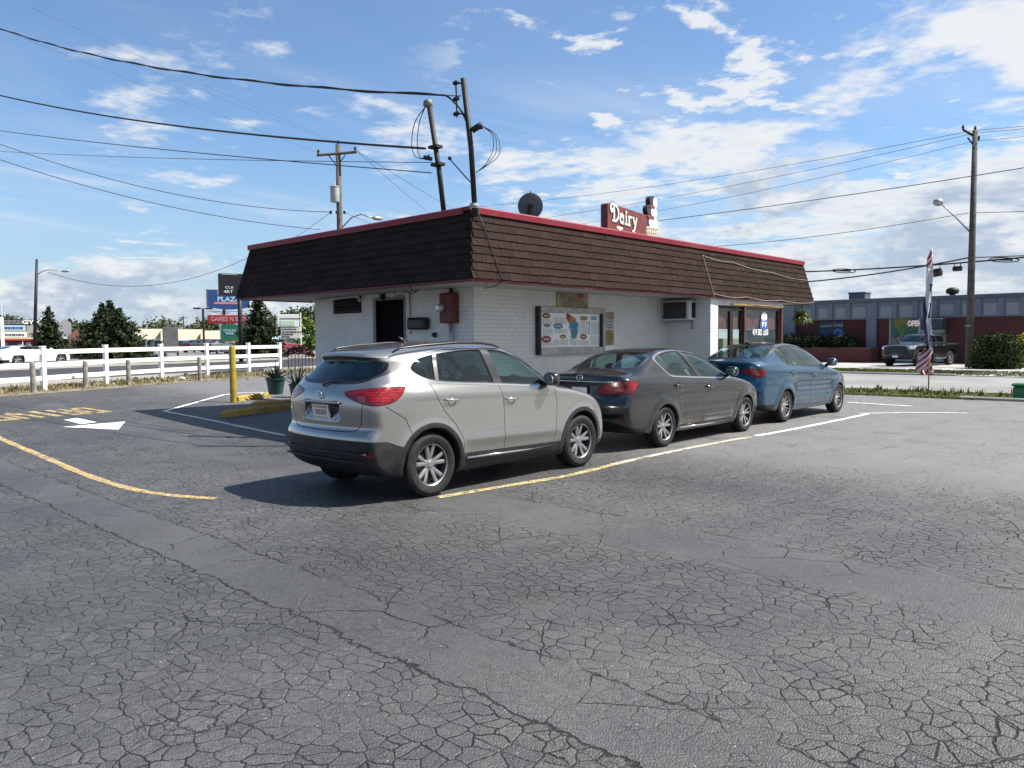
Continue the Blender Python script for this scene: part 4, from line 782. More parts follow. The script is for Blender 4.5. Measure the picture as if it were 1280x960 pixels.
def sheet(name, poly, m, off, kind='structure', cell=1.0, flat=False):
    """ground-following sheet over a polygon"""
    bm = bmesh.new(); bm.faces.new([bm.verts.new((p[0], p[1], 0)) for p in poly]); P = np.array([(p[0], p[1]) for p in poly]); lo = P.min(0); hi = P.max(0)
    def cutax(ax, vals):
        for v in vals:
            co = [0, 0, 0]; no = [0, 0, 0]; co[ax] = v; no[ax] = 1
            bmesh.ops.bisect_plane(bm, geom=bm.verts[:]+bm.edges[:]+bm.faces[:], plane_co=co, plane_no=no, dist=1e-5)
    if not flat:
        xs = [v for v in np.arange(-60, 140, 4*cell) if lo[0] < v < hi[0]]; ys = [v for v in np.arange(-8, 80, cell*2) if lo[1] < v < hi[1]]
        cutax(0, xs); cutax(1, ys)
    for v in bm.verts: v.co.z = (0.0 if flat else float(gz(v.co.x, v.co.y)))+off
    bmesh.ops.triangulate(bm, faces=[f for f in bm.faces if len(f.verts) > 4]); bmesh.ops.recalc_face_normals(bm, faces=bm.faces)
    if sum(f.normal.z for f in bm.faces) < 0: bmesh.ops.reverse_faces(bm, faces=bm.faces)
    me = bpy.data.meshes.new(name); bm.to_mesh(me); bm.free(); o = link(name, me, None, [m]); return tag(o, kind=kind)
def ribbon(name, pts, wd, m, off, step=0.12):
    """painted line laid on the ground along points"""
    p = np.array([(q[0], q[1]) for q in pts], float); p = chaikin(p, 3, False); d = np.r_[0, np.cumsum(np.hypot(*np.diff(p, axis=0).T))]; s_ = np.linspace(0, d[-1], max(2, int(d[-1]/step))); p = np.stack([np.interp(s_, d, p[:, 0]), np.interp(s_, d, p[:, 1])], 1)
    tg = np.gradient(p, axis=0); tg /= np.linalg.norm(tg, axis=1)[:, None]; nr = np.stack([-tg[:, 1], tg[:, 0]], 1); vs = []; fs = []
    for i in range(len(p)):
        ww = wd*(1+0.10*math.sin(i*.7)+0.06*math.sin(i*2.3+1))
        for sg in (-.5, .5): q = p[i]+nr[i]*sg*ww; vs.append((q[0], q[1], float(gz(*q))+off))
    for i in range(len(p)-1): fs.append((2*i, 2*i+2, 2*i+3, 2*i+1))
    return tag(MB().add(vs, fs).build(name, [m]), kind='structure')
# the land, out to the horizon
gxs = np.r_[-2500, -900, -300, -120, np.arange(-60, 141, 4.0), 200, 400, 900, 2500]; gys = np.r_[-2500, -900, -300, -100, -40, np.arange(-8, 81, 2.0), 120, 200, 400, 900, 2500]
vs = [(a, b, float(gz(a, b))-.03) for a in gxs for b in gys]; ny = len(gys)
tag(MB().add(vs, [(i*ny+j, (i+1)*ny+j, (i+1)*ny+j+1, i*ny+j+1) for i in range(len(gxs)-1) for j in range(ny-1)]).build('ground', [plain_ground('land', (.10, .10, .055), (.17, .155, .10), .05, 1.0, 2.0)]), kind='structure')
FA = gp(0, 490); FB = gp(354, 466); FD = (FB-FA); FD.z = 0; FD.normalize(); FN = Vector((-FD.y, FD.x, 0))      # fence line and the way to the road behind it
if FN.y < 0: FN = -FN
def fpt(s_, n_): q = FA+FD*s_+FN*n_; return (q.x, q.y)
KX = 24.6
va = fpt(-60, -1.0); vb = fpt(40, -1.0)
sheet('parking_lot', [(-30, -40), (KX, -40), (KX, 60), vb, va], M_ASPH, 0.0)
sheet('verge', [fpt(-60, -1.3), fpt(40, -1.3), fpt(40, 1.6), fpt(-60, 1.6)], M_DIRT, .004)
sheet('road', [fpt(-80, 1.4), fpt(90, 1.4), fpt(90, 15.5), fpt(-80, 15.5)], M_ROADD, .008)
sheet('plaza_verge', [fpt(-80, 15.2), fpt(90, 15.2), fpt(90, 21.0), fpt(-80, 21.0)], M_GRASSB, .012)
sheet('plaza_lot', [fpt(-120, 20.5), fpt(120, 20.5), fpt(120, 110), fpt(-120, 110)], M_LOTL, .016)
sheet('near_verge', [(KX-.1, -80), (27.4, -80), (27.4, 42), (KX-.1, 42)], M_GRASSB, .022, flat=True)
sheet('street', [(27.2, -120), (38.8, -120), (38.8, 160), (27.2, 160)], M_ROADL, .012, flat=True)
sheet('far_verge', [(38.8, -120), (44.5, -120), (44.5, 160), (38.8, 160)], M_GRASSB, .030, flat=True)
sheet('far_lot', [(44.3, -120), (75, -120), (75, 160), (44.3, 160)], M_CONC, .036, flat=True)
k = MB(); k.cbox((KX-.16, -60, -.05), (KX, 5.8, .085), .025); tag(k.build('kerb', [M_CONC]), kind='structure')
k = MB(); k.cbox((38.64, 9.3, -.05), (38.82, 120, .10), .025); k.cbox((38.64, -60, -.05), (38.82, 2.5, .10), .025); tag(k.build('kerb', [M_CONC]), kind='structure')
for q, L in ((1.45, 120), (15.2, 150)):
    k = MB()
    for s0 in np.arange(-60, L-60, 5.0):
        a = fpt(s0, q); b = fpt(s0+5.0, q); za = float(gz(*a)); zb_ = float(gz(*b)); u = FN*.16
        k.add([(a[0], a[1], za-.05), (a[0], a[1], za+.12), (a[0]+u.x, a[1]+u.y, za+.12), (a[0]+u.x, a[1]+u.y, za-.05), (b[0], b[1], zb_-.05), (b[0], b[1], zb_+.12), (b[0]+u.x, b[1]+u.y, zb_+.12), (b[0]+u.x, b[1]+u.y, zb_-.05)], [(0, 1, 5, 4), (1, 2, 6, 5), (2, 3, 7, 6)])
    tag(k.build('kerb', [M_CONC]), kind='structure')
sheet('driveway', [(38.62, 2.5), (38.62, 9.3), (44.6, 9.3), (44.6, 2.5)], M_CONC, .042, flat=True)
# paint
M_YEL = paint_mat('paint_yellow_worn', (.47, .345, .16), .51, 16); M_YELP = paint_mat('paint_yellow_pale', (.50, .41, .20), .50, 12); M_WHT = paint_mat('paint_white', (.72, .72, .70), .56, 14); M_WHTW = paint_mat('paint_white_worn', (.66, .65, .62), .50, 9)
ribbon('painted_line', [gp(*q) for q in ((-60, 520), (0, 548), (60, 573), (95, 589), (130, 602), (165, 612), (200, 618), (235, 621.5), (270, 623.5))], .115, M_YEL, .005)
ribbon('painted_line', [gp(*q) for q in ((548, 622), (600, 613), (640, 606.5), (700, 597), (735, 589), (770, 580))], .12, M_YELP, .005)
ribbon('painted_line', [gp(*q) for q in ((766, 581), (800, 573), (850, 562.5), (900, 553), (938, 546.5))], .12, paint_mat('paint_cream_worn', (.56, .52, .42), .50, 9), .006)
ribbon('painted_line', [gp(*q) for q in ((945, 545), (985, 538), (1035, 528), (1085, 517.5))], .12, M_WHT, .005)
ribbon('painted_line', [gp(*q) for q in ((1075, 517), (1140, 515.5), (1210, 516.5))], .16, M_WHTW, .006)
ribbon('painted_line', [gp(*q) for q in ((1060, 503), (1100, 505.5), (1140, 508))], .22, M_WHTW, .006)
ribbon('painted_line', [gp(*q) for q in ((205, 514.2), (245, 503), (280, 493.5))], .10, M_WHT, .005)
ribbon('painted_line', [gp(*q) for q in ((280, 493.5), (313, 490), (345, 492))], .10, M_WHT, .006)
ribbon('painted_line', [gp(*q) for q in ((205, 514.2), (250, 522.5), (300, 533), (356, 544.5))], .10, M_WHT, .007)
def marks(name, polys, m, off):
    b = MB(); n = 0
    for poly in polys: b.add([(q[0], q[1], float(gz(q[0], q[1]))+off) for q in poly], [tuple(range(len(poly)))])
    o = b.build(name, [m]); return tag(o, kind='structure')
AX = lambda du, dv: (5.98-du+.06*dv, 18.05-dv)          # arrow frame: u across, v the way it points
gs = float(gz(5.98, 18))
marks('painted_arrow', [[gp(*q) for q in ((80, 525), (97, 522.8), (121, 528), (101, 530.4))], [gp(*q) for q in ((78, 534), (157, 527), (148, 537.3))]], M_WHT, .006)
# stencilled word DRIVE, read by drivers coming from the road
blocks = {'D': [(0, 0, .3, .62), (0, .7, .3, 1.3), (.34, 0, .8, .2), (.34, 1.1, .8, 1.3), (.72, .24, 1.0, .62), (.72, .7, 1.0, 1.06)], 'R': [(0, 0, .3, .6), (0, .68, .3, 1.3), (.34, 1.1, .95, 1.3), (.7, .72, 1.0, 1.06), (.34, .56, .9, .7), (.66, 0, 1.0, .5)], 'I': [(.3, 0, .7, .6), (.3, .68, .7, 1.3)], 'V': [(.0, .62, .3, 1.3), (.7, .62, 1.0, 1.3), (.12, .2, .46, .56), (.54, .2, .88, .56), (.34, 0, .66, .2)], 'E': [(0, 0, .3, .6), (0, .68, .3, 1.3), (.34, 0, 1.0, .2), (.34, .55, .85, .74), (.34, 1.1, 1.0, 1.3)]}
polys = []; WA = gp(104, 509.5); WB = gp(-42, 520.5); WV = gp(142, 514.8)-WA
for i, ch in enumerate('DRIVE'):
    for (a, b, c, d) in blocks[ch]:
        f = lambda u, v: tuple(WA+(WB-WA)*(i*.2+u*.172)+WV*(v/1.3))
        polys.append([f(a, b), f(c, b), f(c, d), f(a, d)])
marks('painted_word', polys, M_YEL, .005)

# ================================================================== the snack bar
BX, BY, BX1, BY1, ZB_, ZT, INS = 8.84, 9.20, 22.66, 17.10, 2.76, 3.97, 0.25
XW, YW, X0, YS, XE, YE = 10.08, 10.45, 16.78, 9.285, 20.76, 15.78
bld = thing('snack_bar', 'low white brick building with brown shingled overhang and red roof edge', 'building', (0, 0, 0))
M_WBRICK = mat('white_painted_brick', (.69, .68, .66), .6, spec=.4, var=.05, vscale=3.0, bump=.2, bscale=45, dirt=(.50, .47, .42), dirt_amt=.35, objvar=.02)
M_MORTAR = mat('painted_joint', (.52, .52, .52), .8, var=.1)
M_SHING = mat('brown_shingle', (.031, .0200, .0172), .95, spec=.08, var=.22, vscale=4.0, bump=.5, bscale=90, dirt=(.064, .046, .040), dirt_amt=.45, objvar=.17)
M_REDM = mat('red_flashing', (.20, .012, .028), .5, spec=.35, var=.12, vscale=1.5, dirt=(.20, .06, .07), dirt_amt=.5, bump=.25, bscale=5)
M_SOFF = mat('soffit', (.42, .41, .40), .8, var=.08)
# wall cores, then courses of brick standing 6 mm proud of the joints
wl = MB(); TW = .22; GZ0 = -.05
def wallbox(x0, y0, x1, y1, z0=GZ0, z1=ZB_): wl.box(((x0+x1)/2, (y0+y1)/2, (z0+z1)/2), (x1-x0, y1-y0, z1-z0))
DY0, DY1, DZ = 12.50, 13.44, 2.60           # side door opening
wallbox(XW, YW, XW+TW, DY0); wallbox(XW, DY1, XW+TW, YE); wallbox(XW, DY0, XW+TW, DY1, DZ)
wallbox(XW+TW, YW, X0+TW, YW+TW); wallbox(X0, YS, X0+TW, YW); wallbox(X0+TW, YS, X0+.36, YS+TW)
wallbox(X0+.36, YS, XE, YS+TW, 2.56, ZB_); wallbox(X0+1.72, YS+.002, XE, YS+TW, GZ0, .70)
wallbox(XE-.2, YS+TW, XE, YE-TW, GZ0, .9); wallbox(XE-.2, YS+TW, XE, YE-TW, 2.5, ZB_); wallbox(XW+TW, YE-TW, XE, YE)
wl.build('wall', [M_MORTAR], bld)
bricks = []
def course(origin, d, n, L, z0, z1, holes=()):
    """bricks along a wall face: origin on the face, d along it, n outwards"""
    bl, bh, j = .205, .0765, .008
    k0 = int(z0/bh); k1 = int(z1/bh)
    for k in range(k0, k1):
        z = k*bh+bh/2; s_ = -(bl/2 if k % 2 else 0)
        while s_ < L-.02:
            a = max(s_, 0)+.0; b = min(s_+bl-j, L); s_ += bl
            segs = [(a, b)]
            for (h0, h1, hz0, hz1) in holes:
                if hz0 < z < hz1: segs = [q for (p0, p1) in segs for q in ((p0, min(p1, h0)), (max(p0, h1), p1)) if q[1]-q[0] > .02]
            for (a_, b_) in segs:
                if b_-a_ > .03: c = Vector(origin)+Vector(d)*((a_+b_)/2); bricks.append((Vector((c.x, c.y, z)), b_-a_, bh-j, Vector(d), Vector(n)))
course((XW, YW, 0), (0, 1, 0), (-1, 0, 0), YE-YW, 0, ZB_, [(DY0-YW-.06, DY1-YW+.06, 0, DZ+.05), (13.95-YW, 14.98-YW, 2.36, 2.72)])
course((XW, YW, 0), (1, 0, 0), (0, -1, 0), X0-XW, 0, ZB_)
course((X0, YS, 0), (0, 1, 0), (-1, 0, 0), YW-YS-.004, 0, ZB_)
course((X0, YS, 0), (1, 0, 0), (0, -1, 0), .36, 0, ZB_)
course((X0+1.76, YS, 0), (1, 0, 0), (0, -1, 0), XE-X0-1.76, 0, .70)
def pxsize(p, L, d):
    v = np.array(p)-CAMP; D = v @ CF; return F_PX*L*abs(np.cross(v/np.linalg.norm(v), np.array(d))[2] if True else 1)/max(D, .5)
bricks.sort(key=lambda q: -(pxsize(q[0], q[1], q[3]) if q[0].z > 1.25 and q[1] > .15 else 0))
mb = MB(); mb.cbox((-.1002, -.0052, -.0340), (.1002, .009, .0340), .0035); bme = None
rest = MB()
for i, (c, L, hh, d, n) in enumerate(bricks):
    Mx = frame(c, d, -n if abs(n.x) > 2 else n.cross(d).cross(d) if False else -n)
    # local x along the wall, y into the wall, z up
    Mx = Matrix(((d.x, -n.x, 0, c.x), (d.y, -n.y, 0, c.y), (0, 0, 1, c.z), (0, 0, 0, 1)))
    jit = rnd.uniform(-.0012, .0012)
    if i < 300 and abs(L-.197) < .002:
        if bme is None: o = mb.build('brick', [M_WBRICK], bld); bme = o.data
        else: o = link('brick', bme, bld)
        o.matrix_world = Mx @ Matrix.Translation((0, jit, 0)); 
    else: rest.box((0, .0012, 0), (L+.003, .0128, hh)); b8 = rest.v[-8:]; rest.v[-8:] = [tuple(Mx @ (Vector(v)+Vector((0, .001+jit, 0)))) for v in b8]
tag(rest.build('brickwork', [M_WBRICK], bld), kind='stuff')
# roof deck, soffit, mansard backing
rf = MB(); i_ = INS+.02
rf.add([(BX+.03, BY+.03, ZB_-.0), (BX1-.03, BY+.03, ZB_), (BX1-.03, BY1-.03, ZB_), (BX+.03, BY1-.03, ZB_), (BX+i_, BY+i_, ZT-.06), (BX1-i_, BY+i_, ZT-.06), (BX1-i_, BY1-i_, ZT-.06), (BX+i_, BY1-i_, ZT-.06)], [(0, 1, 5, 4), (1, 2, 6, 5), (2, 3, 7, 6), (3, 0, 4, 7), (4, 5, 6, 7)])
rf.build('roof', [mat('roof_felt', (.05, .045, .042), .95, var=.2)], bld)
sf = MB(); sf.box(((BX+BX1)/2, (BY+BY1)/2, ZB_-.012), (BX1-BX-.06, BY1-BY-.06, .02)); sf.build('soffit', [M_SOFF], bld)
de = MB()
for (a, b) in (((BX-.005, BY1-.02, 0), (BX+.10, BY+.0, 0)), ((BX+.10, BY-.005, 0), (BX1+.005, BY+.07, 0)), ((BX, BY1-.02, 0), (BX1, BY1+.02, 0)), ((BX1-.07, BY+.07, 0), (BX1+.005, BY1-.02, 0))):
    lo = (min(a[0], b[0]), min(a[1], b[1]), ZB_-.045); hi = (max(a[0], b[0]), max(a[1], b[1]), ZB_-.002); de.cbox(lo, hi, .006)
de.build('drip_edge', [mat('dark_red_trim', (.13, .018, .022), .6, var=.2)], bld)
# shingles: rows down the slope, each one a tapered slab, thick at its lower edge
sh = MB(); sh.add([(-.5, 0, 0.0), (.5, 0, 0.0), (.5, 1, 0.0), (-.5, 1, 0.0), (-.5, 0, .024), (.5, 0, .024), (.5, 1, .004), (-.5, 1, .004)], [(0, 3, 2, 1), (4, 5, 6, 7), (0, 1, 5, 4), (1, 2, 6, 5), (2, 3, 7, 6), (3, 0, 4, 7)])
shl = []; ROWS = 8; slope = math.hypot(INS, ZT-.10-ZB_); expo = slope/ROWS
def shingle_face(p0, p1, inw):
    """p0-p1: the eave edge; inw: the way the slope leans"""
    p0 = Vector(p0); p1 = Vector(p1); d = (p1-p0).normalized(); up = (Vector(inw)*INS+Vector((0, 0, ZT-.10-ZB_))).normalized(); L = (p1-p0).length
    for r in range(ROWS):
        t0 = r*expo; ind = INS*(t0/slope); s_ = ind-(r % 2)*.19-rnd.uniform(0, .1)
        while s_ < L-ind:
            wd = rnd.choice((.27, .33, .33, .40)); a = max(s_, ind); b = min(s_+wd-.007, L-ind); s_ += wd
            if b-a < .05: continue
            c = p0+d*((a+b)/2)+up*(t0+rnd.uniform(-.006, .006)); shl.append((c, b-a, d, up))
shingle_face((BX, BY, ZB_), (BX1, BY, ZB_), (0, 1, 0)); shingle_face((BX, BY1, ZB_), (BX, BY, ZB_), (1, 0, 0)); shingle_face((BX1, BY, ZB_), (BX1, BY1, ZB_), (-1, 0, 0))
vis = lambda q: (pxsize(q[0], q[1], q[2]) if q[2].x > .5 else (.72*pxsize(q[0], q[1], q[2]) if q[2].y < -.5 else 0))
shl.sort(key=lambda q: -vis(q)); sme = None; rest = MB()
for i, (c, L, d, up) in enumerate(shl):
    n = d.cross(up).normalized(); n = n+up*0; Mx = Matrix(((d.x, up.x, n.x, c.x), (d.y, up.y, n.y, c.y), (d.z, up.z, n.z, c.z), (0, 0, 0, 1)))
    S_ = Matrix.Diagonal((L, expo+.03, 1, 1)) @ Matrix.Identity(4); tilt = Matrix.Rotation(rnd.uniform(-.006, .006), 4, 'Z'); Mw = Mx @ Matrix.Translation((0, 0, .004+rnd.uniform(0, .003))) @ tilt @ S_
    if i < 300:
        if sme is None: o = sh.build('shingle', [M_SHING], bld); sme = o.data
        else: o = link('shingle', sme, bld)
        o.matrix_world = Mw
    else: rest.add([Mw @ Vector(v) for v in sh.v], sh.f)
tag(rest.build('shingle_courses', [M_SHING], bld), kind='stuff')
# hip corners and red cap in lengths
def cap(a, b, out):
    a = Vector(a); b = Vector(b); d = (b-a).normalized(); L = (b-a).length; n = Vector(out); k = 0.0
    while k < L-.05:
        e = min(k+3.05, L); c = MB(); lo = -.035; pts = [(n*(.055)+Vector((0, 0, -.105))), (n*.062+Vector((0, 0, -.01))), (n*.045+Vector((0, 0, .012))), (-n*.16+Vector((0, 0, .012))), (-n*.16+Vector((0, 0, -.05))), (n*.02+Vector((0, 0, -.05))), (n*.03+Vector((0, 0, -.105)))]
        A = a+d*(k+.004); B_ = a+d*(e-.004); m = len(pts); c.add([A+q for q in pts]+[B_+q for q in pts], [tuple(range(m))[::-1], tuple(range(m, 2*m))]+[(i, (i+1) % m, m+(i+1) % m, m+i) for i in range(m)]); c.build('cap_flashing', [M_REDM], bld); k = e
cap((BX+INS-.05, BY+INS, ZT), (BX1-INS+.05, BY+INS, ZT), (0, -1, 0)); cap((BX+INS, BY1-INS+.05, ZT), (BX+INS, BY+INS+.16, ZT), (-1, 0, 0)); cap((BX1-INS, BY+INS+.16, ZT), (BX1-INS, BY1-INS, ZT), (1, 0, 0)); cap((BX+INS+.16, BY1-INS, ZT), (BX1-INS-.16, BY1-INS, ZT), (0, 1, 0))
# side door: dark opening with frame and screen door
dr = MB(); dr.cbox((XW+.10, DY0, GZ0), (XW+.15, DY1, DZ), .005); dro = dr.build('door', [mat('dark_door', (.004, .004, .005), .8, spec=.1)], bld)
h = MB(); h.tube([(XW+.10, DY0+.09, 1.05), (XW+.05, DY0+.09, 1.05), (XW+.05, DY0+.2, 1.05)], .012, 6); h.build('handle', [M_CHROME], dro)
fr = MB(); fr.cbox((XW-.02, DY0-.05, GZ0), (XW+.12, DY0, DZ+.05), .006); fr.cbox((XW-.02, DY1, GZ0), (XW+.12, DY1+.10, DZ+.05), .006); fr.cbox((XW-.018, DY0, DZ), (XW+.12, DY1, DZ+.05), .006); fr.build('frame', [mat('door_frame_grey', (.20, .20, .21), .6, var=.2)], dro)
v = MB(); v.cbox((XW-.030, 13.96, 2.36), (XW+.01, 14.97, 2.73), .004); vo = v.build('vent', [M_GAP], bld)
for k in range(5):
    b = MB(); b.box((XW-.045, 14.465, 2.40+k*.072), (.05, 1.0, .008), Matrix.Rotation(R(35), 3, 'Y')); b.build('louvre', [mat('louvre_dark', (.03, .028, .025), .6)], vo)
# shop front: door, side light, big window
M_FRAMED = mat('dark_bronze_frame', (.030, .018, .016), .45, var=.2); M_FRAMER = mat('brown_red_post', (.085, .028, .020), .5, var=.2)
G_SHOP = glass_mat('shop_glass', (.86, .92, .90), .95, gain=.9)
def pane(x0, x1, z0, z1, y=YS+.07, nm='window', fm=M_FRAMED, fw=.06, par=None):
    f = MB()
    for (a, b, c, d) in ((x0, x0+fw, z0, z1), (x1-fw, x1, z0, z1), (x0+fw, x1-fw, z1-fw, z1), (x0+fw, x1-fw, z0, z0+fw)): f.cbox((a, y-.04, c), (b, y+.04, d), .004)
    o = f.build(nm, [fm], par or bld); g = MB(); g.box(((x0+x1)/2, y, (z0+z1)/2), (x1-x0-2*fw+.02, .006, z1-z0-2*fw+.02)); g.build('pane', [G_SHOP], o); return o
d1 = pane(X0+.38, X0+1.12, .02, 2.50, nm='shop_door', fw=.075); b = MB(); b.tube([(X0+1.03, YS+.03, .95), (X0+1.03, YS-.04, .95), (X0+1.03, YS-.04, 1.3), (X0+1.03, YS+.03, 1.3)], .014, 8); b.build('handle', [M_CHROME], d1)
pane(X0+1.14, X0+1.70, .02, 2.50, fw=.05); pane(X0+1.80, XE-.10, .70, 2.54, fw=.05, fm=M_FRAMER)
pst = MB(); pst.cbox((X0+1.70, YS-.02, GZ0), (X0+1.80, YS+.12, 2.56), .006); pst.build('post', [M_FRAMER], bld); pst = MB(); pst.cbox((XE-.10, YS-.02, GZ0), (XE+.003, YS+.225, 2.56), .006); pst.build('post', [M_FRAMER], bld)
yb = MB(); yb.cbox((X0+1.0, YS-.045, 2.575), (XE, YS-.004, 2.62), .006); yb.build('fascia_strip', [mat('ochre_trim', (.30, .19, .06), .6, var=.3)], bld)
# what shows behind the glass: counter, back wall, and an added red panel standing in for a reflection
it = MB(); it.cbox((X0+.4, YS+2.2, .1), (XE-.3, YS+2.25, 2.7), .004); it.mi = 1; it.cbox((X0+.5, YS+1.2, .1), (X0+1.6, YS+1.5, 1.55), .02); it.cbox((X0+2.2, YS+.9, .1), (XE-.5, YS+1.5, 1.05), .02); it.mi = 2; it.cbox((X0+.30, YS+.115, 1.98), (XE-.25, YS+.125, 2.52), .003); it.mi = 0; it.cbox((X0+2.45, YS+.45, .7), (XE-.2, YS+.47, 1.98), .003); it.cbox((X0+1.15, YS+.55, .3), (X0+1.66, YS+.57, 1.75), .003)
it.build('interior', [mat('inner_wall', (.20, .235, .22), .8, var=.2), mat('counter_grey', (.45, .48, .46), .6), mat('red_reflection_panel', (.22, .040, .034), .8, var=.45, vscale=9, dirt=(.30, .15, .12), dirt_amt=.6)], bld)
fl = MB(); fl.box(((XW+XE)/2, (YW+YE)/2, -.02), (XE-XW-.3, YE-YW-.3, .06)); fl.build('floor', [M_CONC], bld)
# window print: blue badge, cone, telephone number
pr = MB(); yv = YS+.060; Mv = lambda x, z: Matrix.Translation((x, yv, z)) @ Matrix.Rotation(R(90), 4, 'X') @ Matrix.Diagonal((1.05, .62, 1, 1))
cx = 19.64
pr.mi = 0; pr.prism([(-.20, .16), (.22, .20), (.20, -.16), (.0, -.26), (-.20, -.16)], 0, .003, Mv(cx+.10, 2.11))
pr.mi = 1; pr.prism([(-.13, .12), (-.02, .12), (-.05, .0), (-.09, -.13), (-.13, -.0)], .003, .005, Mv(cx+.12, 2.11)); pr.prism([(.02, .12), (.13, .12), (.11, .0), (.07, -.13), (.03, .0)], .003, .005, Mv(cx+.12, 2.11))
pr.prism([(.16*math.cos(a)*(1.0-.25*math.sin(a)), .20*math.sin(a)) for a in np.linspace(0, 2*math.pi, 22)[:-1]], 0, .003, Mv(cx+.12, 2.33))
pr.build('window_print', [mat('print_blue', (.03, .09, .28), .5), mat('print_white', (.75, .76, .76), .5), mat('print_dark', (.02, .02, .03), .5)], bld)
tm = text_mesh('419 502 1250', .22, Matrix.Translation((19.55, YS+.062, 1.90)) @ Matrix.Rotation(R(90), 4, 'X'), .002, .006, width=.90); link('phone_number', tm, bld, [MATS['print_white']])
tm = text_mesh('419 502 1250', .22, Matrix.Translation((19.56, YS+.0655, 1.89)) @ Matrix.Rotation(R(90), 4, 'X'), .001, .022, width=.92); link('phone_number_shadow', tm, bld, [MATS['print_dark']])

# ------------------------------------------------------------------ things fixed to the building
M_BLACKB = mat('black_box_metal', (.012, .012, .013), .5, var=.2); M_RUST = mat('red_meter_box', (.12, .016, .016), .55, var=.25, dirt=(.12, .05, .03), dirt_amt=.5); M_GALV = mat('galvanised', (.33, .34, .35), .45, metal=.5, var=.15); M_DKSTEEL = mat('dark_steel', (.022, .020, .019), .6, metal=.4, var=.35, vscale=8)
lb = MB(); lb.cbox((XW-.20, 11.68, 1.97), (XW-.008, 12.20, 2.19), .03); lb.cbox((XW-.22, 11.72, 2.19), (XW-.02, 12.16, 2.205), .004); tag(lb.build('mail_box', [M_BLACKB]), 'black metal box on the white brick wall beside the dark side door', 'box')
mbx = thing('meter_box', 'dull red electrical box with round meter high on the white brick wall', 'meter box', (XW, 11.03, 2.1))
b = MB(); b.cbox((-.17, -.19, -.02), (-.008, .19, .55), .015); b.cbox((-.19, -.175, 0), (-.17, .175, .53), .006); b.build('box', [M_RUST], mbx)
b = MB(); b.lathe([(0, .11), (.05, .11), (.075, .08), (.08, 0)], 20, Matrix.Translation((-.19, .12, .27)) @ Matrix.Rotation(R(-90), 4, 'Y')); b.build('meter', [mat('meter_glass', (.5, .52, .54), .15, metal=.3)], mbx, True, angle=40)
b = MB(); b.tube([(-.07, -.03, .55), (-.07, -.03, .66)], .035, 10); b.build('upper_pipe', [M_DKSTEEL], mbx, True); b = MB(); b.tube([(-.09, -.04, -.02), (-.09, -.05, -.45), (-.09, .06, -.75), (-.09, .06, -2.1)], .045, 10); b.build('conduit', [M_GALV], mbx, True)
b = MB(); b.cbox((-.07, -.045, -.05), (-.008, .045, .05), .02); b.tube([(-.07, 0, 0), (-.10, 0, 0)], .03, 10); o = b.build('outlet_box', [M_BLACKB], smooth=False); o.location = (XW, 11.52, 1.86); tag(o, 'small round dark outlet on the white wall below the black metal box', 'outlet')
b = MB(); b.tube([(XW-.03, 12.28, 2.75), (XW-.03, 12.28, 2.0), (XW-.03, 12.26, 1.88)], .012, 6); tag(b.build('cable', [M_GALV], smooth=True), 'thin grey cable running down the white wall right of the side door', 'cable')
b = MB(); b.tube([(XW-.10, 15.7, 2.665), (XW-.11, 14.7, 2.70), (XW-.12, 14.0, 2.715)], .03, 8); b.tube([(XW-.12, 14.0, 2.715), (XW-.12, 13.9, 2.70), (XW-.12, 13.84, 2.60)], .035, 8); tag(b.build('drain_pipe', [mat('pipe_white', (.50, .50, .48), .5, dirt=(.2, .18, .15), dirt_amt=.5)], smooth=True), 'pale pipe slanting across the louvred vent under the overhang', 'pipe')
b = MB(); b.cbox((XW-.10, 13.10, 2.62), (XW-.008, 13.20, 2.74), .01); b.tube([(XW-.05, 13.15, 2.62), (XW-.05, 13.15, 2.56)], .02, 8); tag(b.build('wall_lamp', [M_BLACKB]), 'tiny dark lamp tucked under the overhang above the side door', 'lamp')
# menu board with its print
mn = thing('menu_board', 'framed white menu board with coloured ovals on the white brick wall', 'menu board', (11.80, YW-.008, 1.44))
mw, mh = 2.24, .985
b = MB()
for (a, c, d, e) in ((0, mw, 0, .15), (0, mw, mh-.12, mh), (0, .07, .15, mh-.12), (mw-.10, mw, .15, mh-.12)): b.cbox((a, -.10, c if False else d), (c, 0, e), .008)
b.build('frame', [mat('menu_frame', (.36, .355, .34), .55, metal=.3, var=.2)], mn)
b = MB(); b.cbox((-.012, -.115, 0), (.05, -.0, mh), .004); b.build('edge_strip', [M_BLACKB], mn); b = MB(); b.cbox((mw-.16, -.112, .15), (mw-.11, -.03, mh-.12), .004); b.build('edge_strip', [M_BLACKB], mn)
b = MB(); b.box((mw/2, -.04, mh/2), (mw-.1, .01, mh-.2)); b.build('panel', [mat('menu_white', (.78, .79, .79), .35, var=.04)], mn)
pc = [mat('menu_red', (.40, .05, .03), .5), mat('menu_orange', (.45, .16, .03), .5), mat('menu_yellow', (.50, .42, .06), .5), mat('menu_blue', (.03, .20, .40), .5), mat('menu_teal', (.06, .22, .26), .5), mat('menu_text', (.16, .18, .22), .6), mat('menu_brown', (.18, .04, .025), .5), mat('menu_pale', (.42, .56, .66), .5)]
b = MB(); Mp = lambda u, v, l=0: Matrix.Translation((.10+u*(mw-.27), -.046-l*.0012, .16+v*(mh-.29))) @ Matrix.Rotation(R(90), 4, 'X')
def oval(u, v, a, c, mi, l=0, n=20): b.mi = mi; b.prism([(a*math.cos(t_), c*math.sin(t_)) for t_ in np.linspace(0, 2*math.pi, n+1)[:-1]], 0, .001, Mp(u, v, l))
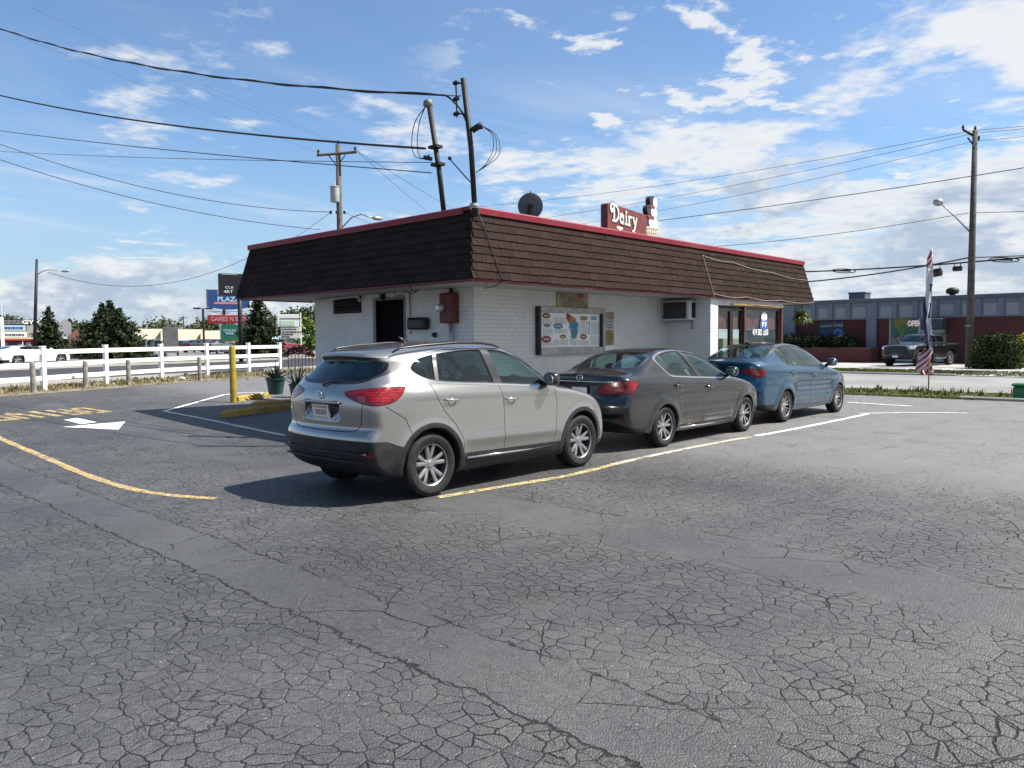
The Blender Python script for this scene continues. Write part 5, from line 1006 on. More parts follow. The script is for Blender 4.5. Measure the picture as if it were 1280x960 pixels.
def bar(u, v, a, c, mi=5, l=0): b.mi = mi; b.prism([(-a/2, -c/2), (a/2, -c/2), (a/2, c/2), (-a/2, c/2)], 0, .001, Mp(u, v, l))
for (u, v, a, c, m1, m2) in ((.09, .92, .135, .06, 0, 6), (.09, .23, .155, .075, 0, 6), (.28, .62, .16, .06, 4, 3), (.10, .63, .12, .035, 4, 5), (.36, .31, .115, .045, 2, 6), (.545, .30, .10, .04, 4, 5), (.71, .30, .125, .06, 1, 6), (.72, .87, .15, .05, 2, 6), (.90, .88, .12, .05, 7, 3)):
    oval(u, v, a, c, m1); oval(u, v, a*.82, c*.72, m2, 1); bar(u, v, a*1.1, c*.35, 7 if m2 in (3, 6) else 2, 2)
q0 = 0
for (u, v, a, c, mi) in ((.44, .92, .06, .07, 0), (.47, .86, .08, .08, 6), (.50, .80, .10, .09, 0), (.53, .76, .11, .10, 1), (.55, .60, .17, .13, 4), (.56, .52, .16, .12, 7), (.55, .44, .11, .11, 4), (.545, .62, .12, .06, 3)): oval(u, v, a, c, mi, 1+.7*q0); q0 += 1
for k in range(4): oval(.505+.03*k, .50, .008, .09, 3, 8, 10)
rr = random.Random(3)
for (u0, u1, v0, v1) in ((.03, .17, .68, .84), (.03, .17, .36, .56), (.03, .17, .05, .15), (.22, .40, .70, .90), (.22, .40, .42, .55), (.20, .28, .06, .22), (.32, .42, .06, .24), (.48, .60, .06, .24), (.66, .80, .40, .78), (.85, .97, .38, .78), (.64, .78, .06, .20), (.84, .97, .06, .30)):
    v = v0
    while v < v1:
        u = u0
        while u < u1-.02: L = rr.uniform(.015, .05); bar(u+L/2, v, L*(mw-.27), .009); u += L+.009
        bar(u1+.012, v, .03, .011); v += .034
bar(.825, .58, .012, .30, 5); b.build('print', pc, mn)
M_OLDPAPER = mat('faded_poster', (.34, .29, .20), .7, var=.3, vscale=4, dirt=(.20, .13, .08), dirt_amt=.5)
b = MB(); b.box((12.98, YW-.016, 2.58), (1.06, .012, .33)); b.mi = 1; b.prism([(.12*math.cos(t_), .055*math.sin(t_)) for t_ in np.linspace(0, 6.283, 18)[:-1]], 0, .002, Matrix.Translation((13.24, YW-.0235, 2.69)) @ Matrix.Rotation(R(90), 4, 'X'))
for k in range(7): b.mi = 2; b.box((12.65+.03*(k % 2), YW-.0235, 2.68-.035*k), (.22, .002, .010)); b.box((12.98, YW-.0235, 2.65-.03*k), (.30, .002, .009)); b.box((13.26, YW-.0235, 2.60-.025*k), (.26, .002, .008))
b.mi = 3; b.box((12.52, YW-.0235, 2.47), (.10, .002, .08)); b.mi = 2; b.box((13.42, YW-.0235, 2.47), (.05, .002, .07)); tag(b.build('poster', [M_OLDPAPER, MATS['menu_red'], mat('poster_ink', (.10, .065, .04), .7), MATS['menu_yellow']]), 'faded tan poster on the white wall above the menu board', 'poster')
b = MB(); x0 = 14.13
for (z0, z1, mi) in ((2.20, 2.36, 0), (1.95, 2.19, 1), (1.62, 1.94, 2), (1.48, 1.60, 3)): b.mi = mi; b.box((x0+.17, YW-.016, (z0+z1)/2), (.34, .012, z1-z0))
for k in range(8): b.mi = 4; b.box((x0+.17, YW-.0235, 1.66+k*.07), (.22, .002, .012))
tag(b.build('poster', [M_OLDPAPER, mat('poster_pale', (.42, .40, .38), .7, var=.2), mat('poster_olive', (.26, .22, .08), .7, var=.3), MATS['menu_white'], MATS['poster_ink']]), 'narrow strip of faded notices on the wall right of the menu board', 'poster')
# window air conditioner through the return wall
ac = thing('air_conditioner', 'white boxy air conditioner sticking out of the grey side wall', 'air conditioner', (X0, 0, 0)); ay0, ay1, az0, az1 = 9.66, 10.42, 2.20, 2.67; dp = .34
b = MB(); b.cbox((-dp, ay0, az0), (-.01, ay1, az1), .012); b.build('case', [mat('ac_white', (.60, .60, .58), .5, dirt=(.3, .27, .22), dirt_amt=.3)], ac)
b = MB(); b.box((-dp-.004, (ay0+ay1)/2+.02, (az0+az1)/2), (.01, ay1-ay0-.12, az1-az0-.07)); b.box((-.14, ay0-.004, (az0+az1)/2), (.17, .01, az1-az0-.1)); g_ = b.build('grille', [M_GAP], ac)
b = MB()
for k in range(15): b.box((-dp-.012, ay0+.09+k*(ay1-ay0-.14)/14, (az0+az1)/2), (.006, .006, az1-az0-.07))
for k in range(7): b.box((-dp-.014, (ay0+ay1)/2+.02, az0+.05+k*.063), (.005, ay1-ay0-.12, .006))
b.build('grille_bars', [mat('ac_bar', (.16, .17, .18), .5)], g_)
b = MB(); b.box((-.17, (ay0+ay1)/2, az0-.02), (.3, .6, .03)); b.box((-.03, ay0+.1, az0-.12), (.03, .03, .2)); b.build('bracket', [M_GALV], ac)
# white wires clipped to the shingles near the shop front
def slope_pt(x, t): return Vector((x, BY+INS*t-.045, ZB_+(ZT-.10-ZB_)*t))
def cable(pts, r, m, label, cat='cable', n=6, group=None, name='cable', sag=0.0, seg=24, wob=0.0):
    P_ = []
    for a, b_ in zip(pts[:-1], pts[1:]):
        a = Vector(a); b_ = Vector(b_)
        for i in range(seg):
            t_ = i/seg; q = a.lerp(b_, t_); q.z -= sag*4*t_*(1-t_); P_.append(q)
    P_.append(Vector(pts[-1])); o = MB().tube(P_, r, n).build(name, [m], smooth=True); return tag(o, label, cat, group)
M_WCAB = mat('white_cable', (.36, .33, .29), .6, var=.2); M_CABLE = mat('black_cable', (.018, .018, .02), .6); M_WIRE = mat('grey_wire', (.05, .052, .058), .6)
cable([slope_pt(16.55, .86), slope_pt(18.0, .80), slope_pt(20.2, .68), slope_pt(22.5, .60)], .006, M_WCAB, 'upper white wire clipped along the brown shingles at the shop end', sag=.04)
cable([slope_pt(16.72, .05), slope_pt(18.4, .03), slope_pt(20.4, .015), slope_pt(22.6, .02)], .006, M_WCAB, 'lower white wire along the bottom of the brown shingles at the shop end', sag=.05)
cable([slope_pt(16.55, .86), slope_pt(16.64, .4), slope_pt(16.72, -.04)], .007, M_WCAB, 'pale upright wire crossing the brown shingles between the two white wires')
cable([(9.10, 9.36, 3.9), slope_pt(9.28, .80), slope_pt(9.40, .4), slope_pt(9.52, .0), (9.46, 9.35, 2.66)], .008, M_CABLE, 'thick dark cable dropping down the shingle corner under the pole', sag=.02)
cable([(9.08, 9.30, 3.9), (9.04, 9.10, 3.6), (9.02, 9.08, 3.2), (9.10, 9.10, 2.72), (9.30, 9.4, 2.62), (9.62, 9.24, 2.75)], .005, M_CABLE, 'thin dark cable looping below the shingle corner by the wall', sag=.02)
cable([(8.92, 10.9, 2.73), (9.2, 11.0, 2.66), (9.4, 11.6, 2.70), (9.5, 11.9, 2.64), (9.6, 12.2, 2.71)], .009, M_CABLE, 'dark cable sagging under the overhang above the red meter box', sag=.05)
# masts on the roof corner
m1 = thing('service_mast', 'straight dark pole at the roof corner, taller of the two masts', 'mast', (8.98, 9.24, 2.9))
b = MB(); b.tube([(.06, .08, .9), (.02, .12, 2.0), (-.05, .22, 3.13)], .046, 12); b.build('pole', [M_DKSTEEL], m1, True)
for zz_ in (3.06, 2.80, 2.56): q = MB(); q.lathe([(0, -.05), (.035, -.045), (.02, -.015), (.04, 0), (.02, .015), (.035, .045), (0, .05)], 12, Matrix.Translation((-.135, .30-.0, zz_)) @ Matrix.Rotation(R(90), 4, 'X')); q.build('insulator', [M_BLACKB], m1, True)
b = MB(); b.tube([(-.14, .30, 3.10), (-.13, .29, 2.50)], .012, 6); b.tube([(-.05, .2, 3.05), (-.14, .30, 3.05)], .012, 6); b.tube([(-.04, .18, 2.56), (-.14, .3, 2.56)], .012, 6); b.build('bracket', [M_DKSTEEL], m1)
b = MB(); b.tube([(.02, .10, 2.28), (.08, .02, 2.34), (.12, -.04, 2.36)], [.05, .05, .06], 10); b.build('weather_head', [M_DKSTEEL], m1, True)
b = MB()
for k in range(3): b.curve([(.12, -.04, 2.35), (.24+.03*k, -.17-.03*k, 2.22), (.26+.04*k, -.18-.04*k, 1.98-.05*k), (.16+.02*k, -.08, 1.72), (.05, .04, 1.60)], .006, 6)
b.build('drip_loop', [M_CABLE], m1, True)
b = MB(); b.tube([(.0, .13, 1.45), (-.12, .26, 1.65), (-.22, .38, 1.83)], .011, 6); b.lathe([(0, -.03), (.03, -.02), (.03, .02), (0, .03)], 10, Matrix.Translation((-.22, .38, 1.84))); b.build('hook', [M_DKSTEEL], m1)
b = MB(); b.lathe([(.075, -.04), (.085, 0), (.075, .04), (.055, .04)], 14, Matrix.Translation((.05, .09, 1.06))); b.tube([(.05, .09, 1.06), (.16, .1, 1.04), (.2, .16, .96)], .012, 6); b.build('clamp', [M_GALV], m1)
m2 = thing('service_mast', 'leaning dark pole with rounded cap, shorter of the two masts', 'mast', (9.42, 10.42, 3.6))
b = MB(); b.tube([(.0, .06, .2), (-.01, .20, 1.2), (-.03, .42, 2.36)], .047, 12); b.build('pole', [M_DKSTEEL], m2, True)
b = MB(); b.lathe([(0, .10), (.05, .095), (.085, .05), (.09, -.02), (.06, -.06), (0, -.06)], 16, Matrix.Translation((-.035, .45, 2.40)) @ Matrix.Rotation(R(20), 4, 'X')); b.build('weather_head', [mat('head_grey', (.16, .155, .14), .6, var=.2)], m2, True)
for (zz_, yy_) in ((1.62, .28), (1.30, .22)): b = MB(); b.box((-.02, yy_, zz_), (.16, .22, .05)); b.build('clamp', [M_DKSTEEL], m2)
b = MB()
for k in (0, 1): b.curve([(-.06, .50, 2.36), (-.12-.05*k, .62+.10*k, 2.10), (-.14-.05*k, .66+.10*k, 1.6-.05*k), (-.10, .56, 1.42), (-.06, .40, 1.50-.02*k)], .008, 6)
b.build('drip_loop', [M_CABLE], m2, True)
b = MB(); b.lathe([(0, -.09), (.04, -.08), (.04, .08), (0, .09)], 10, Matrix.Translation((-.10, .40, 1.93-.5)) @ Matrix.Rotation(R(90), 4, 'Y')); b.build('insulator', [M_BLACKB], m2, True)
# satellite dish seen from behind
ds = thing('satellite_dish', 'round dark grey satellite dish standing behind the red roof edge', 'satellite dish', (11.72, 10.5, 3.95))
Md = Matrix.Translation((0, 0, .47)) @ Matrix.Rotation(R(-52), 4, 'Z') @ Matrix.Rotation(R(-76), 4, 'X') @ Matrix.Diagonal((.78, .80, .8, 1))
b = MB(); b.lathe([(0, .0), (.12, .006), (.22, .022), (.30, .045), (.325, .055), (.325, .062), (.30, .055), (.22, .034), (.12, .018), (0, .012)], 36, Md); b.build('reflector', [mat('dish_grey', (.085, .10, .108), .6, var=.08)], ds, True, angle=50)
b = MB(); b.tube([(0, 0, -.02), (0, .05, .3), Md @ Vector((0, -.02, -.03))], .028, 8); b.lathe([(0, -.05), (.07, -.045), (.07, 0), (0, 0)], 12, Md); b.box((0, 0, -.04), (.3, .3, .03)); b.build('mount', [M_DKSTEEL], ds, True, angle=40)
b = MB(); b.tube([Md @ Vector(v) for v in ((0, -.30, .06), (0, -.34, .25), (0, -.18, .42))], .013, 6); b.box(Md @ Vector((0, -.16, .44)), (.07, .07, .10)); b.build('feed_arm', [M_DKSTEEL], ds)
# roof sign: dark red cabinet with white western lettering and an ice-cream cone
sg = thing('roof_sign', 'dark red roof sign reading Dairy beside a swirled ice cream cone', 'sign', (14.12, 10.35, 4.03), R(10))
SW, SH = 2.12, .74
b = MB(); rc = .07; pl = [(0, 0), (SW, 0), (SW, SH-.0), (SW-.0, SH)]+[(SW-rc+rc*math.sin(a), SH-rc+rc*math.cos(a)) for a in ()]+[(rc-rc*math.sin(a), SH-rc+rc*math.cos(a)) for a in np.linspace(0, math.pi/2, 6)]
b.prism([(x, z) for x, z in pl], 0, .17, Matrix.Translation((0, .17, 0)) @ Matrix.Rotation(R(90), 4, 'X')); b.build('cabinet', [mat('sign_red', (.155, .028, .024), .5, var=.2, vscale=3, dirt=(.09, .03, .02), dirt_amt=.5)], sg)
b = MB()
for x in (.2, 1.5): b.tube([(x, .085, -.05), (x, .085, .1)], .03, 8)
b.build('leg', [M_DKSTEEL], sg)
def strokes(letters, M, wd, d0, d1):
    o = MB()
    for pts in letters:
        pts = [Vector((p[0], p[1], 0)) for p in pts]; L = []; Rr = []
        for i, p in enumerate(pts):
            t_ = (pts[min(i+1, len(pts)-1)]-pts[max(i-1, 0)]).normalized(); n = Vector((-t_.y, t_.x, 0)); L.append(p+n*wd/2); Rr.append(p-n*wd/2)
        for i in range(len(pts)-1):
            q = [L[i], L[i+1], Rr[i+1], Rr[i]]; o.add([M @ Vector((v.x, v.y, d0)) for v in q]+[M @ Vector((v.x, v.y, d1)) for v in q], [(0, 1, 2, 3), (7, 6, 5, 4), (0, 4, 5, 1), (1, 5, 6, 2), (2, 6, 7, 3), (3, 7, 4, 0)])
    return o
def arc(cx, cy, rx, ry, a0, a1, n=14): return [(cx+rx*math.cos(R(a)), cy+ry*math.sin(R(a))) for a in np.linspace(a0, a1, n)]
dairy = [[(.06, .02), (.06, .34)], [(-.01, .015), (.13, .015)], arc(.08, .18, .155, .165, -80, 95), [(.09, .34)]+arc(.05, .27, .125, .095, 80, 230, 10), arc(-.03, .23, .035, .04, 200, 420, 8),
         arc(.36, .085, .062, .075, 0, 360), [(.425, .19), (.425, .015), (.455, .005)], [(.30, .18), (.36, .205), (.42, .17)], [(.39, .012), (.46, .012)],
         [(.545, .19), (.545, .02)], [(.50, .012), (.59, .012)], [(.51, .19), (.548, .19)], arc(.545, .265, .014, .014, 0, 360, 8),
         [(.66, .19), (.66, .02)], [(.615, .012), (.71, .012)], [(.625, .19), (.665, .19)], arc(.73, .11, .065, .085, 125, 45, 6),
         [(.84, .19), (.905, .05)], [(.975, .19), (.885, -.07), (.85, -.10), (.80, -.085)], [(.81, .195), (.87, .195)], [(.95, .195), (1.0, .195)]]
Ms = Matrix.Translation((.22, -.001, .36)) @ Matrix.Rotation(R(90), 4, 'X') @ Matrix.Diagonal((1.32, 1.08, 1, 1))
strokes(dairy, Ms, .085, 0, .008).build('letter_outline', [mat('sign_shadow', (.02, .018, .03), .6)], sg); strokes(dairy, Ms, .046, .008, .016).build('letter', [mat('sign_white', (.72, .71, .66), .5)], sg)
tm = text_mesh('Treat', .36, Matrix.Translation((1.0, -.001, .13)) @ Matrix.Rotation(R(90), 4, 'X'), .008, .012, width=1.1); link('letter', tm, sg, [MATS['sign_white']])
cn = MB(); Mc_ = Matrix.Translation((SW+.34, .17, 0)) @ Matrix.Rotation(R(90), 4, 'X') @ Matrix.Diagonal((1.5, 1.05, .6, 1))
def lobe(cx, cy, rx, ry, h0, h1, mi, n=22): cn.mi = mi; cn.prism([(cx+rx*math.cos(a), cy+ry*math.sin(a)) for a in np.linspace(0, 2*math.pi, n+1)[:-1]], h0, h1, Mc_)
lobe(.03, .60, .27, .17, 0, .20, 1); lobe(.07, .86, .20, .15, 0, .203, 1); lobe(.12, 1.08, .13, .14, 0, .206, 1)
lobe(.13, .58, .19, .15, .206, .22, 0); lobe(.15, .84, .13, .12, .206, .223, 0); lobe(.19, 1.07, .085, .12, .206, .226, 0); lobe(.02, .70, .15, .05, .206, .229, 2); lobe(.08, .95, .11, .04, .206, .229, 2)
cn.mi = 3; cn.prism([(-.20, .46), (.30, .50), (.20, 0), (-.12, 0)], 0, .235, Mc_); cn.mi = 4
for k in range(5): cn.prism([(-.18+.1*k, .46), (-.165+.1*k, .46), (-.075+.05*k, .02), (-.09+.05*k, .02)], .235, .240, Mc_)
for k in range(4): cn.prism([(-.18+.02*k, .40-.1*k), (.28-.02*k, .44-.1*k), (.28-.02*k, .455-.1*k), (-.18+.02*k, .415-.1*k)], .235, .241, Mc_)
cn.build('ice_cream_cone', [mat('cone_white', (.70, .72, .76), .5), mat('cone_dark', (.035, .022, .03), .5), mat('cone_red', (.17, .04, .035), .5), mat('cone_tan', (.50, .45, .34), .6), mat('cone_line', (.22, .19, .15), .6)], sg)
# hanging basket at the far end of the overhang
hb_ = thing('hanging_basket', 'hanging basket of yellow green leaves under the far end of the overhang', 'hanging plant', (22.32, 9.42, 2.72))
b = MB()
for a in (0, 2.1, 4.2): b.tube([(0, 0, 0), (.16*math.cos(a), .16*math.sin(a), -.34)], .006, 5)
b.build('hanger', [M_DKSTEEL], hb_); b = MB(); b.lathe([(0, -.58), (.10, -.57), (.15, -.48), (.18, -.36), (.17, -.36), (0, -.40)], 16); b.build('pot', [mat('basket_brown', (.10, .06, .04), .9, var=.3)], hb_, True)
lf = MB(); lf2 = MB(); rr = random.Random(5)
def blade(o, base, dirv, L, wd, droop, n=4):
    base = Vector(base); d = Vector(dirv).normalized(); s_ = d.cross(Vector((0, 0, 1)));  s_ = s_.normalized() if s_.length > .01 else Vector((1, 0, 0)); vs = []; p = base.copy()
    for i in range(n+1):
        t_ = i/n; w_ = wd*(1-t_)**.7*(0.6+.8*t_ if t_ < .4 else 1); vs += [p-s_*w_/2, p+s_*w_/2]; d = (d-Vector((0, 0, droop/n))).normalized(); p = p+d*L/n
    o.add(vs, [(2*i, 2*i+1, 2*i+3, 2*i+2) for i in range(n)])
for k in range(420):
    a = rr.uniform(0, 6.283); el = rr.uniform(-.2, 1.3); o = lf if rr.random() < .55 else lf2; blade(o, (rr.uniform(-.1, .1), rr.uniform(-.1, .1), -.36), (math.cos(a)*math.cos(el), math.sin(a)*math.cos(el), math.sin(el)), rr.uniform(.16, .40), rr.uniform(.03, .06), rr.uniform(.6, 2.2))
lf.build('foliage', [mat('leaf_lime', (.19, .23, .03), .6, var=.3)], hb_); lf2.build('foliage', [mat('leaf_dark', (.035, .055, .015), .7, var=.3)], hb_)
# ================================================================== round the lot: fence, posts, kerb blocks, plants
rr = random.Random(21)
M_VINYL = mat('white_vinyl', (.80, .80, .79), .4, spec=.4, var=.03, dirt=(.45, .43, .38), dirt_amt=.2)
M_GREYWOOD = mat('weathered_wood', (.22, .205, .185), .9, var=.35, vscale=6, bump=.4)
M_YPOST = mat('yellow_post', (.30, .215, .012), .5, var=.2, vscale=5, dirt=(.13, .10, .03), dirt_amt=.6)
M_YBLOCK = mat('yellow_block', (.34, .23, .045), .8, var=.25, vscale=4, dirt=(.25, .22, .17), dirt_amt=.6, bump=.3)
fence = thing('fence', 'white three rail vinyl fence along the road on the left', 'fence', (FA.x, FA.y, 0))
fpx = [(-95, 500), (-22, 493), (55, 487), (133, 480), (202, 474.5), (259, 470.5), (311, 467), (350, 464.5)]
fps = [gp(*q) for q in fpx]; O_ = Vector((FA.x, FA.y, 0))
post_me = None; PH = 1.27
for p in fps:
    if post_me is None:
        b = MB(); b.cbox((-.065, -.065, -.1), (.065, .065, PH-.03), .008); b.cbox((-.08, -.08, PH-.03), (.08, .08, PH), .012); o = b.build('post', [M_VINYL], fence); post_me = o.data
    else: o = link('post', post_me, fence)
    o.location = p-O_; o.rotation_euler = (0, 0, math.atan2(FD.y, FD.x)+rr.uniform(-.02, .02))
for a, b_ in zip(fps[:-1], fps[1:]):
    d = b_-a; L = d.length-.13; M = frame((a+d*(.065/d.length))-O_, d, Vector((0, 0, 1)).cross(d))
    for zr in (.26, .57, .86): b = MB(); b.cbox((0, -.02, zr*PH-.07), (L, .02, zr*PH+.07+rr.uniform(-.004, .004)), .006); o = b.build('rail', [M_VINYL], fence); o.matrix_local = M
G_POST = 'grey wooden guard posts before the white fence'
gm_ = None
for (bx, by, ty, lab) in ((42, 490.5, 452.5, 'grey wooden guard post before the white fence, first from the sports car end'), (107, 484, 451, 'grey wooden guard post before the white fence, second from the sports car end'), (161, 481, 449.5, 'darker grey guard post before the white fence, third from the sports car end'), (250, 476, 446, 'grey guard post before the white fence, nearest the yellow pole')):
    p = gp(bx, by); D = (np.array(p)-CAMP) @ CF; hgt = (by-ty)*D/F_PX
    b = MB(); b.tube([(0, 0, -.1), (.005, 0, hgt*.5), (0.01, .005, hgt-.02), (.01, .005, hgt)], [.075, .072, .07, .05], 10); o = b.build('guard_post', [M_GREYWOOD]); o.location = p; o.rotation_euler = (rr.uniform(-.03, .03), rr.uniform(-.03, .03), 0); tag(o, lab, 'post', G_POST)
p = gp(292, 503); D = (np.array(p)-CAMP) @ CF; hgt = 71*D/F_PX
b = MB(); b.tube([(0, 0, -.1), (0, 0, hgt-.05), (0, 0, hgt-.015), (0, 0, hgt)], [.085, .085, .07, .03], 16); o = b.build('bollard', [M_YPOST], smooth=True, angle=50); o.location = p; tag(o, 'tall dark yellow steel pole standing by the yellow kerb blocks', 'bollard')
def block(a, b_, label, hh=.15, wd=.2, m=M_YBLOCK):
    a = gp(*a); b_ = gp(*b_); d = b_-a; L = d.length; o = MB(); n = 12; prof = [(-wd/2, 0), (-wd/2+.015, hh*.75), (-wd/2+.05, hh), (wd/2-.05, hh), (wd/2-.015, hh*.75), (wd/2, 0)]; vs = []
    for i in range(n+1): 
        e = 1.0-.25*(1 if i in (0, n) else 0); vs += [(L*i/n, y*e, z*e+(rr.uniform(-.004, .004) if z > 0 else -.02)) for y, z in prof]
    m_ = len(prof); o.add(vs, [tuple(range(m_))[::-1], tuple(n*m_+k_ for k_ in range(m_))]+[(i*m_+k_, i*m_+k_+1, (i+1)*m_+k_+1, (i+1)*m_+k_) for i in range(n) for k_ in range(m_-1)])
    ob = o.build('kerb_block', [m]); ob.matrix_world = frame(a, d, Vector((0, 0, 1)).cross(d)); return tag(ob, label, 'kerb block', 'yellow kerb blocks beside the building')
block((277, 522), (362, 511.5), 'yellow kerb block lying nearest the parked cars in the shade')
block((316, 510), (372, 506), 'yellow kerb block under the green flower pot', .16, .3)
block((296, 501.5), (338, 496.5), 'sunlit yellow kerb block beside the foot of the yellow pole')
def leaf_blade(o, base, d, L, wd, n=5, droop=.3, fold=.25):
    base = Vector(base); d = Vector(d).normalized(); s_ = d.cross(Vector((0, 0, 1))).normalized(); p = base.copy(); vs = []
    for i in range(n+1):
        t_ = i/n; w_ = wd*(1-t_**2.2)*(0.75+.5*t_ if t_ < .5 else 1.0); up = s_.cross(d); vs += [p-s_*w_/2+up*w_*fold, p, p+s_*w_/2+up*w_*fold]; d = (d-Vector((0, 0, droop/n))).normalized(); p = p+d*L/n
    o.add(vs, [f for i in range(n) for f in ((3*i, 3*i+1, 3*i+4, 3*i+3), (3*i+1, 3*i+2, 3*i+5, 3*i+4))])
M_AGAVE = mat('agave_leaf', (.030, .055, .042), .5, var=.35, vscale=6)
def potted(px, py, h, r, label, nleaf, ll, seed, lift=.16, mcol=(.016, .062, .050)):
    p = gp(px, py); t = thing('potted_plant', label, 'plant', (p.x, p.y, p.z+lift), 0); q = random.Random(seed)
    b = MB(); b.lathe([(0, 0), (r*.68, 0), (r*.70, .02), (r*.93, h*.86), (r*1.0, h*.86), (r*1.02, h), (r*.93, h), (r*.9, h*.9), (0, h*.9)], 28); b.build('pot', [mat('green_pot', mcol, .45, var=.15)], t, True, angle=35)
    lv = None
    for k in range(nleaf):
        a = k*2.399+q.uniform(-.3, .3); el = .35+1.05*(k/nleaf)**.8; b = MB(); leaf_blade(b, (.05*math.cos(a), .05*math.sin(a), h*.88), (math.cos(a)*math.cos(el), math.sin(a)*math.cos(el), math.sin(el)), ll*q.uniform(.7, 1.1), .075*q.uniform(.8, 1.2), droop=q.uniform(-.1, .5)); b.build('leaf', [M_AGAVE], t, True)
    return t
potted(345, 500, .46, .27, 'green pot of spiky agave on a yellow kerb block', 30, .52, 4)
potted(371, 497, .40, .22, 'dark spiky plant between the agave pot and the silver car', 20, .75, 9, .0, (.03, .04, .03))
# dark red mound on thin bars by the end of the fence
p = gp(376, 473); D = (np.array(p)-CAMP) @ CF; t = thing('plant_stand', 'dark red mound on thin black bars between the fence and the building', 'plant stand', p, R(-47))
w_ = 36*D/F_PX; hz = (473-441)*D/F_PX
for k in range(8): b = MB(); b.tube([(-w_*.42+w_*.84*k/7, 0, 0), (-w_*.42+w_*.84*k/7, 0, hz)], .012, 6); b.build('bar', [M_BLACKB], t)
b = MB(); b.tube([(-w_*.45, 0, hz-.22), (w_*.45, 0, hz-.22)], .012, 6); b.tube([(-w_*.45, 0, hz-.04), (w_*.45, 0, hz-.04)], .014, 6); b.build('rail', [M_BLACKB], t)
b = MB()
for k in range(900):
    a = rr.uniform(0, 6.283); u = rr.random()**.5; x = w_*.5*u*math.cos(a); y = .30*u*math.sin(a); z = hz-.10+.34*math.sqrt(max(0, 1-u*u))*rr.uniform(.5, 1.05)+(.03 if x < .2*w_ else -.06); n = Vector((rr.gauss(0, 1), rr.gauss(0, 1), rr.gauss(.6, 1))).normalized(); s_ = n.orthogonal().normalized(); u2 = n.cross(s_); q = .06; b.add([Vector((x, y, z))+s_*q, Vector((x, y, z))+u2*q*.6, Vector((x, y, z))-s_*q, Vector((x, y, z))-u2*q*.6], [(0, 1, 2, 3)])
b.build('foliage', [mat('leaf_maroon', (.060, .012, .016), .7, var=.4, vscale=9)], t)
# dry litter, weeds and little stones: verge by the fence, kerb strip by the street, cracks
def tufts(name, n, where, hmin, hmax, m, seed, per=5, wd=.006):
    q = random.Random(seed); b = MB()
    for _ in range(n):
        x, y, z = where(q)
        for _k in range(per):
            a = q.uniform(0, 6.283); h_ = q.uniform(hmin, hmax); l = q.uniform(.1, .8)*h_; ox = x+q.uniform(-.05, .05); oy = y+q.uniform(-.05, .05); s_ = Vector((-math.sin(a), math.cos(a), 0))*wd*q.uniform(.7, 1.5)
            p0 = Vector((ox, oy, z-.01)); p1 = p0+Vector((math.cos(a)*l*.4, math.sin(a)*l*.4, h_*.65)); p2 = p0+Vector((math.cos(a)*l, math.sin(a)*l, h_)); b.add([p0-s_, p0+s_, p1+s_*.7, p1-s_*.7, p2], [(0, 1, 2, 3), (3, 2, 4)])
    return tag(b.build(name, m if isinstance(m, list) else [m]), kind='stuff')
def bladem(name, a, b_): 
    m, t = shader(name); b = t.n['Principled BSDF']; P0 = t.new('ShaderNodeTexCoord').outputs['Object']; t.l.new(t.mix(t.ramp(t.noise(P0, 3.5, 5, .7), .35, .65), c4(a), c4(b_)), b.inputs['Base Color']); b.inputs['Roughness'].default_value = .8; b.inputs['Specular IOR Level'].default_value = .2; return m
M_BLADE = bladem('grass_blade', (.085, .112, .024), (.165, .175, .062)); M_STRAW = bladem('straw', (.19, .155, .08), (.30, .25, .15)); M_BLADED = bladem('grass_far', (.06, .085, .022), (.105, .118, .042))
def wv(q): 
    a = fpt(q.uniform(-14, 22), q.gauss(.15, .55)); return a[0], a[1], float(gz(*a))
tufts('dry_grass', 2600, wv, .03, .16, M_STRAW, 1, 4, .010); tufts('grass', 700, wv, .04, .16, M_BLADE, 2, 5, .010)
def nv(q): return q.uniform(KX-.05, 27.4), q.uniform(-3, 13), .02
tufts('grass', 8500, nv, .012, .045, M_BLADE, 3, 5, .011); tufts('weeds', 50, lambda q: (q.uniform(25.2, 27.2), q.uniform(4.5, 9.5), .02), .08, .24, M_BLADE, 6, 7, .014)
tufts('grass', 1500, lambda q: (KX-.08+q.gauss(0, .08), q.uniform(5.4, 11), .0), .02, .07, M_BLADE, 7, 5, .011)
tufts('grass', 6500, lambda q: (q.uniform(38.9, 44.4), q.uniform(3, 24), .03), .03, .08, M_BLADED, 4, 4, .02)
tufts('weeds', 16, lambda q: (lambda s_: (s_.x+q.gauss(0, .10), s_.y+q.gauss(0, .06), 0.0))(gp(q.choice((690, 715, 700, 735, 760)), q.uniform(612, 634))), .006, .022, bladem('weed_yellow', (.24, .22, .05), (.34, .32, .12)), 8, 5, .006)
tufts('weeds', 40, lambda q: (lambda s_: (s_.x+q.gauss(0, .12), s_.y+q.gauss(0, .12), 0.0))(gp(q.choice((205, 215, 220)), q.uniform(553, 560))), .01, .04, MATS.get('x', M_STRAW), 9, 5, .006)
b = MB()
for _ in range(420):
    a = wv(rr); s_ = rr.uniform(.015, .06); Mx = Matrix.Rotation(rr.uniform(0, 6), 3, 'Z') @ Matrix.Rotation(rr.uniform(0, 1), 3, 'X'); b.box((a[0], a[1], a[2]+s_*.2), (s_, s_*.7, s_*.6), Mx)
tag(b.build('gravel', [mat('stone', (.34, .32, .29), .9, var=.3, vscale=2)]), kind='stuff')
b = MB(); q_ = random.Random(77)
for _ in range(250):
    x = q_.uniform(1.2, 9.5); y = q_.uniform(-.5, 11); s_ = q_.uniform(.002, .006); b.box((x, y, s_*.35), (s_, s_*.8, s_*.7), Matrix.Rotation(q_.uniform(0, 6), 3, 'Z'))
